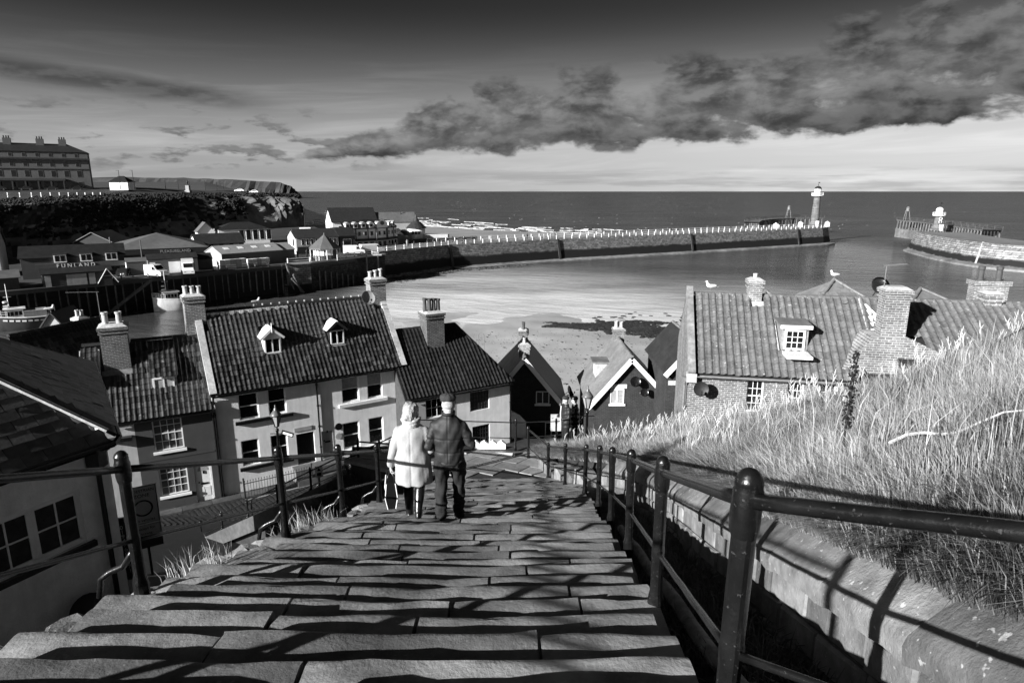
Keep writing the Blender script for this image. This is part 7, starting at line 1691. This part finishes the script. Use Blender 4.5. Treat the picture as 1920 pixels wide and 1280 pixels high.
def build_woman():
    P = thing('person', 'fair-haired woman in a pale wool coat walking down the stair, seen from behind', 'person', (-1.27, 7.62, 16.78))
    zr = .16; hipL, hipR = (-.085, 0, .86), (.085, -.01, .86); kneeL, ankL = (-.085, .12, .47), (-.085, .10, .085); kneeR, ankR = (.08, .02, .52), (.075, -.17, .085 + zr)
    shL, elL, wrL = (-.158, -.01, 1.27), (-.245, -.03, 1.0), (-.285, .02, .80); shR, elR, wrR = (.158, -.01, 1.27), (.24, .0, 1.02), (.33, .16, 1.02)
    b = MB(); ell(b, [(0, 0, .80, .13, .10), (0, 0, 1.0, .12, .09), (0, 0, 1.15, .13, .09), (0, 0, 1.29, .14, .08), (0, -.005, 1.36, .07, .06), (0, 0, 1.42, .05, .052), (0, .01, 1.47, .05, .052)])
    head(b, (0, .02, 1.515), .93, -.45, -.2)
    for h, k, a in ((hipL, kneeL, ankL), (hipR, kneeR, ankR)):
        limb(b, [h, k, a], (.075, .048, .033)); limb(b, [a, (a[0], a[1] + .12, a[2] - .05)], (.032, .028))
    for s, e, w in ((shL, elL, wrL), (shR, elR, wrR)): limb(b, [s, e, w], (.042, .033, .023))
    hand(b, Matrix.Translation(wrL) @ Matrix.Rotation(math.pi, 4, 'Z') @ Matrix.Rotation(.1, 4, 'X'), 1.75); hand(b, Matrix.Translation(wrR) @ Matrix.Rotation(-1.2, 4, 'X'), 1.0)
    blob('body', b, SKIN, P, .007, 3)
    j = MB(); ell(j, [(.01, 0, .575, .235, .165), (.01, 0, .60, .242, .170), (.01, 0, .75, .234, .168), (0, 0, .90, .222, .160), (0, 0, 1.03, .200, .145), (0, -.008, 1.15, .196, .140), (0, -.012, 1.25, .200, .130), (0, -.012, 1.31, .190, .110), (0, -.008, 1.355, .13, .09), (0, 0, 1.39, .075, .075)], 26)
    for s, e, w in ((shL, elL, wrL), (shR, elR, wrR)): limb(j, [s, tuple(Vector(s).lerp(Vector(e), .5)), e, tuple(Vector(e).lerp(Vector(w), .5)), tuple(Vector(w) + Vector((0, 0, .01)))], (.070, .068, .060, .054, .050))
    def dw(c):
        a = math.atan2(c.y, c.x); v = .003 * math.sin(c.z * 9 + c.x * 34 + 2 * math.sin(c.z * 6)) + .002 * math.sin(c.z * 23 - c.x * 41)
        if c.z < .95: v += .006 * (.95 - c.z) / .4 * math.sin(a * 7 + c.z * 4)
        if c.y < 0: v -= .007 * math.exp(-(c.x / .008) ** 2) * (c.z < 1.3)
        return v
    blob('coat', j, WOOL, P, .010, 4, dw)
    t_ = MB()
    for h, k, a in ((hipL, kneeL, ankL), (hipR, kneeR, ankR)): limb(t_, [h, tuple(Vector(h).lerp(Vector(k), .6)), k, tuple(Vector(k).lerp(Vector(a), .35))], (.09, .082, .068, .062))
    blob('trousers', t_, TROU, P, .012, 3)
    for h, k, a in ((hipL, kneeL, ankL), (hipR, kneeR, ankR)):
        q = MB(); limb(q, [tuple(Vector(k).lerp(Vector(a), .15)), tuple(Vector(k).lerp(Vector(a), .4)), tuple(Vector(k).lerp(Vector(a), .8)), (a[0], a[1], a[2] - .02)], (.068, .066, .050, .045))
        x, y, z = a; z -= .085; ell(q, [(x, y + .05, z, .042, .12), (x, y + .05, z + .04, .046, .125), (x, y + .02, z + .09, .042, .07)], 16); blob('boot', q, BOOT, P, .009, 3)
    hm = Matrix.Translation((0, .02, 1.515)) @ Matrix.Rotation(-.45, 4, 'Z') @ Matrix.Rotation(-.2, 4, 'X') @ Matrix.Scale(.93, 4)
    c = MB(); ell(c, [(0, -.045, -.115, .060, .050), (0, -.035, -.08, .088, .082), (0, -.022, -.03, .100, .108), (0, -.014, .03, .104, .118), (0, -.014, .085, .098, .112), (0, -.012, .125, .066, .08), (0, -.01, .142, .02, .025)], 24)
    for k in range(26):
        a = random.uniform(math.pi * .9, math.pi * 2.1); z = random.uniform(-.1, .12); r = .1 * math.sqrt(max(.05, 1 - (z / .16) ** 2)); c.tube([(r * math.cos(a), r * 1.08 * math.sin(a) - .015, z + .03), (1.06 * r * math.cos(a + .1), 1.14 * r * math.sin(a + .1) - .015, z - .01), (1.02 * r * math.cos(a + .2), 1.1 * r * math.sin(a + .2) - .015, z - .05)], [.010, .012, .005], 5)
    c.xf(hm); blob('hair', c, HAIR, P, .006, 1, lambda v: .0022 * math.sin(v.x * 120 + v.z * 90 + 3 * math.sin(v.z * 60)))
    s_ = MB()
    for k in range(3): s_.tube([((.082 + .012 * k) * math.cos(a), .09 * math.sin(a) - .004, 1.375 + .026 * k + .014 * math.sin(a * 2 + k)) for a in np.linspace(0, 2 * math.pi, 22)], .030 - .003 * k, 8, False)
    blob('scarf', s_, SCARF, P, .008, 2, lambda v: .004 * math.sin(v.z * 160 + v.x * 60))
    Bg = thing('handbag', 'black leather handbag with pale edges held at the woman\'s left side', 'handbag', (-1.27 - .30, 7.62 + .03, 16.78 + .26), 12)
    q = MB(); q.add([(-.05, -.16, 0), (.05, -.16, 0), (.05, .16, 0), (-.05, .16, 0), (-.075, -.165, .15), (.075, -.165, .15), (.075, .165, .15), (-.075, .165, .15), (-.055, -.14, .34), (.055, -.14, .34), (.055, .14, .34), (-.055, .14, .34)], [(3, 2, 1, 0), (0, 1, 5, 4), (1, 2, 6, 5), (2, 3, 7, 6), (3, 0, 4, 7), (4, 5, 9, 8), (5, 6, 10, 9), (6, 7, 11, 10), (7, 4, 8, 11), (8, 9, 10, 11)]); part('body', q, BOOT, Bg)
    q = MB()
    for sx in (-1, 1):
        for sy in (-1, 1): q.tube([(sx * .05, sy * .16, .005), (sx * .077, sy * .167, .15), (sx * .056, sy * .142, .34)], .008, 6)
        q.tube([(sx * .05, -.16, .005), (sx * .05, .16, .005)], .009, 6)
    part('piping', q, WHITE, Bg)
    for sx in (-1, 1):
        q = MB(); q.tube([(sx * .05, -.08, .32), (sx * .04, -.075, .40), (sx * .012, -.04, .455), (sx * .012, .04, .455), (sx * .04, .075, .40), (sx * .05, .08, .32)], .009, 6); part('handle', q, BOOT, Bg, True)
build_woman()

def far_person(label, loc, rz, coat, hat, trim=False):
    P = thing('person', label, 'person', loc, rz); b = MB()
    ell(b, [(0, 0, .85, .13, .10), (0, 0, 1.2, .14, .1), (0, 0, 1.38, .14, .08), (0, 0, 1.46, .06, .06), (0, .01, 1.55, .05, .055)]); head(b, (0, .02, 1.62), 1, 0, -.1)
    for s in (-1, 1):
        limb(b, [(s * .09, 0, .9), (s * .10, .03, .5), (s * .10, 0, .08)], (.08, .055, .04)); limb(b, [(s * .10, 0, .06), (s * .10, .13, .04)], (.04, .035)); limb(b, [(s * .19, 0, 1.38), (s * .23, .02, 1.1), (s * .15, .22, 1.05)], (.05, .04, .03)); hand(b, Matrix.Translation((s * .15, .22, 1.05)) @ Matrix.Rotation(-1.3, 4, 'X') @ Matrix.Scale(s, 4, (-1, 0, 0)), 1.1)
    blob('body', b, SKIN, P, .011, 3)
    j = MB(); ell(j, [(0, 0, .72, .20, .15), (0, 0, .95, .20, .15), (0, 0, 1.2, .205, .145), (0, 0, 1.36, .21, .12), (0, 0, 1.44, .12, .09), (0, 0, 1.49, .08, .08)])
    for s in (-1, 1): limb(j, [(s * .2, 0, 1.37), (s * .25, .02, 1.1), (s * .16, .2, 1.05)], (.075, .062, .05))
    ck = blob('coat', j, coat, P, .014, 3, lambda c: .006 * math.sin(c.z * 40 + c.x * 20))
    t_ = MB()
    for s in (-1, 1): limb(t_, [(s * .09, 0, .9), (s * .10, .03, .5), (s * .10, 0, .1)], (.11, .08, .07))
    blob('trousers', t_, TROU, P, .014, 3)
    for s in (-1, 1): q = MB(); ell(q, [(s * .1, .05, 0, .05, .13), (s * .1, .05, .05, .05, .13), (s * .1, .02, .1, .045, .06)]); part('shoe', q, BOOT, P, True)
    c = MB(); ell(c, [(0, .02, 1.66, .092, .115), (0, .02, 1.70, .095, .118), (0, .02, 1.745, .06, .08), (0, .02, 1.76, .02, .02)]); part('hat', c, hat, P, True)
    if trim: q = MB(); q.tube([(.06, .145, 1.42), (.07, .16, 1.2), (.06, .16, .95), (.05, .155, .75)], .018, 6); part('jacket_trim', q, WHITE, ck)
far_person('dark-coated walker in a cap with a pale jacket edge beside the brick cottages', (1.72, 19.3, float(pathz(19.3)) + .0), 110, IRON, CAPM, True)
far_person('second walker in black half hidden behind the capped walker', (2.05, 19.75, float(pathz(19.75))), 95, BLACK, BLACK)

# ------------------------------------------------------------------ gulls
GULL = mat('white_gull_feathers', .8, .8, .06, 20, .1); GWING = mat('grey_gull_wing', .36, .8, .1, 20, .1)
def gull(label, loc, rz, s=1.0):
    T = thing('seagull', label, 'bird', loc, rz); b = MB()
    for x, z, r, sq in ((0, .20, .09, (1.9, .85, .85)), (.12, .25, .065, (1.2, .8, 1.1)), (.155, .32, .05, (.9, .8, 1.4)), (.175, .385, .048, (1.15, .85, .9)), (-.17, .185, .05, (1.6, .7, .5)), (-.26, .18, .03, (2.2, 1.0, .35))): b.ball((x, 0, z), r, 12, 8, sq)
    b.v = [(a * s, c * s, d * s) for a, c, d in b.v]; blob('body', b, GULL, T, .012 * s, 3)
    for sy in (-1, 1):
        q = MB(); q.ball((-.07 * s, sy * .066 * s, .22 * s), .09 * s, 10, 6, (2.2, .25, .62)); part('wing', q, GWING, T, True)
        q = MB(); q.tube([(.0, sy * .03 * s, .13 * s), (.01, sy * .03 * s, -.01)], .007 * s, 5); q.tube([(.01, sy * .03 * s, 0), (.05 * s, sy * .03 * s, 0)], .008 * s, 5); part('leg', q, LEAD, T)
    q = MB(); q.tube([(.215 * s, 0, .38 * s), (.25 * s, 0, .377 * s), (.275 * s, 0, .362 * s)], [.014 * s, .011 * s, .003 * s], 6); part('beak', q, LEAD, T)
gull('white gull standing on the near end of the sunlit pantiled ridge', (8.09, 25.86, 17.06), 160, .95)
gull('white gull standing on the peak of the hipped slate roof', (18.4, 36.4, 16.16), 170, 1.1)
gull('gull perched on the gable of the small boat-shed roof', (-31.0, 42.3, 13.1), 20, 1.2)
gull('white gull resting on the ridge of the pale cottages', (-13.0, 32.1, 15.38), 30, .9)
bpy.data.scenes.remove(TMP)
# ------------------------------------------------------------------ grass
def grass_mat(name, lo, hi, tr=.25):
    m = bpy.data.materials.new(name); m.use_nodes = True; t = NT(m.node_tree); b = t.n['Principled BSDF']
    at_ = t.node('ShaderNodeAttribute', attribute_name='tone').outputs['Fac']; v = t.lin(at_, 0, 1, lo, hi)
    g = t.node('ShaderNodeCombineColor')
    for i in range(3): t.l.new(v, g.inputs[i])
    t.l.new(g.outputs[0], b.inputs['Base Color']); b.inputs['Roughness'].default_value = .65; b.inputs['Specular IOR Level'].default_value = .25
    tl = t.node('ShaderNodeBsdfTranslucent'); t.l.new(g.outputs[0], tl.inputs[0]); mx = t.node('ShaderNodeMixShader'); mx.inputs[0].default_value = tr
    t.l.new(b.outputs[0], mx.inputs[1]); t.l.new(tl.outputs[0], mx.inputs[2]); t.l.new(mx.outputs[0], t.n['Material Output'].inputs[0]); return m
DRY = grass_mat('dry_grass', .03, .52); DARKG = grass_mat('shade_toned_grass', .03, .13, .15)  # DARKG is grass with the shade put into its tones
def blades(name, x, d, z, h, lean, ang, wid, tone, m):
    """arrays -> one mesh of tapered two-piece blades"""
    n = len(x); az = RNG.uniform(0, 6.283, n)
    wx, wy = np.cos(az) * wid / 2, np.sin(az) * wid / 2
    lx, ly = np.cos(ang), np.sin(ang)
    V = np.zeros((n, 5, 3), np.float32)
    V[:, 0] = np.stack([x - wx, d - wy, z - .05], 1); V[:, 1] = np.stack([x + wx, d + wy, z - .05], 1)
    c1 = np.stack([x + lx * h * lean * .35, d + ly * h * lean * .35, z + h * .58 * np.sqrt(np.clip(1 - .35 * lean ** 2, .2, 1))], 1)
    V[:, 2] = c1 + np.stack([wx * .75, wy * .75, 0 * x], 1); V[:, 3] = c1 - np.stack([wx * .75, wy * .75, 0 * x], 1)
    V[:, 4] = np.stack([x + lx * h * lean, d + ly * h * lean, z + h * np.clip(1 - .62 * lean ** 1.5, .12, 1)], 1)
    me = bpy.data.meshes.new(name); me.vertices.add(n * 5); me.vertices.foreach_set('co', V.reshape(-1))
    base = (np.arange(n) * 5)[:, None]
    loops = np.concatenate([base + np.array([0, 1, 2, 3]), base + np.array([3, 2, 4])], 1).astype(np.int32).reshape(-1)
    me.loops.add(n * 7); me.loops.foreach_set('vertex_index', loops); me.polygons.add(n * 2)
    st_ = (np.arange(n) * 7)[:, None] + np.array([0, 4]); me.polygons.foreach_set('loop_start', st_.reshape(-1).astype(np.int32))
    me.polygons.foreach_set('loop_total', np.tile([4, 3], n).astype(np.int32))
    a = me.attributes.new('tone', 'FLOAT', 'POINT'); a.data.foreach_set('value', np.repeat(tone, 5).astype(np.float32))
    me.materials.append(m); me.update(); me.validate(); return me
# dry bank on the right: thousands of tufts, each flopping its own way, over a thatch of fallen blades
def tufts(nT, per, spread, hmul, wmul, lean0, seed):
    r = np.random.default_rng(seed)
    dc = .6 + 17.5 * r.random(nT) ** .9; uc = 12 * r.random(nT) ** 1.5; xc = wallx(dc) + .19 + uc
    ok = (xc < .86 * dc + 1.5) & ((dc < 13) | (xc < 11)); dc, uc, xc = dc[ok], uc[ok], xc[ok]; k = len(dc)
    a0 = 2.4 + 2.2 * fnoise(xc, dc, .8, 43) + r.normal(0, .9, k); l0 = np.clip(lean0 + .28 * fnoise(xc, dc, 1.1, 44) + r.normal(0, .2, k), .05, 1.0)
    edge = np.clip((.7 - uc) * 1.6, 0, 1); a0 = a0 * (1 - edge) + edge * (math.pi + .35); l0 = np.clip(l0 + .35 * edge, 0, 1.05)
    h0 = (.26 + .20 * r.random(k) + .12 * fnoise(xc, dc, .7, 42)) * np.interp(dc, [0, 6, 10, 16], [.9, .95, .95, .9]); t0 = np.clip(r.normal(.45, .22, k) + .34 * fnoise(xc, dc, 1.1, 45), 0, 1)
    rep = lambda v: np.repeat(v, per); n = k * per; ox = r.normal(0, spread, n); oy = r.normal(0, spread, n)
    x, d = rep(xc) + ox, rep(dc) + oy; m_ = x > wallx(d) + .17
    ang = rep(a0) + r.normal(0, .45, n); out_ = np.arctan2(oy, ox); w_ = .35; ang = np.arctan2(np.sin(ang) * (1 - w_) + np.sin(out_) * w_, np.cos(ang) * (1 - w_) + np.cos(out_) * w_)
    lean = np.clip(rep(l0) + r.normal(0, .2, n), .03, 1.1); h = np.clip(rep(h0) * hmul * r.uniform(.55, 1.25, n), .06, .85)
    wid = (.0045 + .0045 * r.random(n)) * wmul * (1 + d * .075); tone = np.clip(rep(t0) + r.normal(0, .22, n), 0, 1)
    x, d, h, lean, ang, wid, tone = (v[m_] for v in (x, d, h, lean, ang, wid, tone)); return x, d, hillz(x, d), h, lean, ang, wid, tone
G1 = tufts(10500, 52, .085, 1.0, .68, .46, 5); G2 = tufts(6500, 30, .22, .75, .8, .95, 6)
o = link('bank_grass', blades('bank_grass', *[np.concatenate([a_, b_]) for a_, b_ in zip(G1, G2)], DRY)); o['kind'] = 'stuff'; tag(o, 'long pale dry grass covering the bank above the retaining wall', 'grass')
# tall seed stalks
n = 2200; dS = 2 + 15 * RNG.random(n); xS = wallx(dS) + .8 + 8.5 * RNG.random(n) ** 1.1; zS = hillz(xS, dS)
o = link('seed_stalks', blades('seed_stalks', xS, dS, zS, (.5 + .4 * RNG.random(n)), np.clip(RNG.normal(.45, .25, n), .02, 1), RNG.uniform(0, 6.28, n), .006 * (1 + dS * .08), np.clip(RNG.normal(.8, .2, n), .3, 1), DRY)); o['kind'] = 'stuff'; tag(o, 'taller straw stalks standing above the dry bank grass', 'grass')
mb = MB()
for k in range(240):
    d = random.uniform(8, 17); x = float(wallx(d)) + random.uniform(.5, 7.5); z = float(hillz(x, d)); hh = random.uniform(.4, .75); lx = random.uniform(-.25, .25); ly = random.uniform(-.2, .2)
    mb.tube([(x, d, z), (x + lx * .4, d + ly * .4, z + hh * .6), (x + lx, d + ly, z + hh)], [.005, .004, .003], 4)
    for q in range(5): t_ = .8 + .05 * q; mb.tube([(x + lx * t_, d + ly * t_, z + hh * t_), (x + lx * t_ + random.uniform(-.05, .05), d + ly * t_, z + hh * t_ + .07)], [.010, .004], 4)
o = link('seed_heads', mb.mesh('seed_heads', mat('straw_seed_head', .40, .9, .3, 20, 0))); o['kind'] = 'stuff'; tag(o, 'feathery seed heads rising from the dry bank grass', 'grass')
# grass on the bank left of the stair, shade put into its colour
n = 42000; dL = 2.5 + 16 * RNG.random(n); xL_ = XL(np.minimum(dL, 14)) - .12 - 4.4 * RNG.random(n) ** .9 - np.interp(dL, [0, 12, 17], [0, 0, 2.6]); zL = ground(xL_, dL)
o = link('shaded_bank_grass', blades('shaded_bank_grass', xL_, dL, zL, .2 + .3 * RNG.random(n), np.clip(.8 + RNG.normal(0, .25, n), .1, 1.15), 3.5 + RNG.normal(0, .5, n), .007 + .006 * RNG.random(n), np.clip(RNG.normal(.5, .3, n), 0, 1), DARKG)); o['kind'] = 'stuff'; tag(o, 'shade-toned long grass hanging down the shaded bank left of the stair', 'grass')
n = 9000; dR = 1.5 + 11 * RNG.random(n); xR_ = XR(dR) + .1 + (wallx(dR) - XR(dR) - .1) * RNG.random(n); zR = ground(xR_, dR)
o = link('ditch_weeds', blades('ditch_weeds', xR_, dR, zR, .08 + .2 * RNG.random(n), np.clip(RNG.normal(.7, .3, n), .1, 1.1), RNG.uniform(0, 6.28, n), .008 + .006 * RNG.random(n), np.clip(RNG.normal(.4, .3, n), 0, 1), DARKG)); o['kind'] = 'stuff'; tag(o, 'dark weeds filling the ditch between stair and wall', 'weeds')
# straw tufts rooted in the broken left edge of the stair
for k, (x, d, sz, lab) in enumerate(((-2.40, 6.75, 1.0, 'pale straw tuft against the second railing post from the front of the stair'), (-2.55, 4.9, .8, 'thin straw tuft on the stair edge between the two nearest railing posts'), (-2.58, 4.45, .75, 'sparse straw blades at the broken stair edge by the nearest railing post'), (-2.44, 6.2, .7, 'small straw tuft at the foot of the second braced railing post'), (-2.35, 7.35, .8, 'pale straw tuft by the third braced railing post'))):
    n = int(70 * sz); xx = x + RNG.normal(0, .07, n); dd2 = d + RNG.normal(0, .09, n)
    o = link('grass_tuft', blades('grass_tuft', xx, dd2, np.full(n, float(pathz(d)) - .16), (.2 + .22 * RNG.random(n)) * sz, np.clip(RNG.normal(.4, .22, n), .03, 1), 2.6 + RNG.normal(0, .9, n), .005 + .003 * RNG.random(n), np.clip(RNG.normal(.75, .2, n), .2, 1), DRY)); tag(o, lab, 'grass')
# dead dock stalk and sticks in the bank
def at_hill(x, d, dz=0): return (x, d, float(hillz(x, d)) + dz)
T = thing('dead_dock_stalk', 'dark dead dock stalk with clotted seeds standing in the dry grass', 'plant', at_hill(2.95, 5.35))
mb = MB(); mb.tube([(0, 0, -.05), (.01, 0, .5), (.04, 0, 1.12)], [.010, .009, .004], 6); part('stem', mb, IRON, T)
mb = MB()
for k in range(260): z = random.uniform(.42, 1.12); r = .045 * (1.1 - abs(z - .7)); mb.ball((.02 + random.gauss(0, r * .5), random.gauss(0, r * .5), z), random.uniform(.006, .012), 5, 3)
part('seed_clusters', mb, mat('dock_seed', .012, .9, .4, 20, .2), T, kind='stuff')
mb = MB(); p0, p1 = Vector(at_hill(3.05, 4.85, .25)), Vector(at_hill(3.55, 4.2, .3)); mb.tube([p0.lerp(p1, q) + Vector((0, 0, .04 * math.sin(q * 9))) for q in np.linspace(0, 1, 8)], [.014, .013, .012, .011, .010, .009, .007, .005], 6)
o = link('dry_stick', mb.mesh('dry_stick', mat('bleached_stick', .42, .8, .3, 20, .2))); tag(o, 'long bleached stick lying across the bank grass', 'stick')
mb = MB(); p0, p1 = Vector(at_hill(6.0, 8.6, .1)), Vector(at_hill(7.6, 7.2, .75)); mb.tube([p0.lerp(p1, q) + Vector((0, 0, .08 * math.sin(q * 5))) for q in np.linspace(0, 1, 8)], .012, 6)
for q in np.linspace(.1, .9, 9): c = p0.lerp(p1, q); mb.tube([c, c + Vector((random.uniform(-.2, .2), random.uniform(-.2, .2), random.uniform(-.05, .2)))], [.007, .003], 5)
o = link('bramble_stem', mb.mesh('bramble_stem', IRON)); tag(o, 'dark bare bramble stem arching through the bank grass', 'bramble')
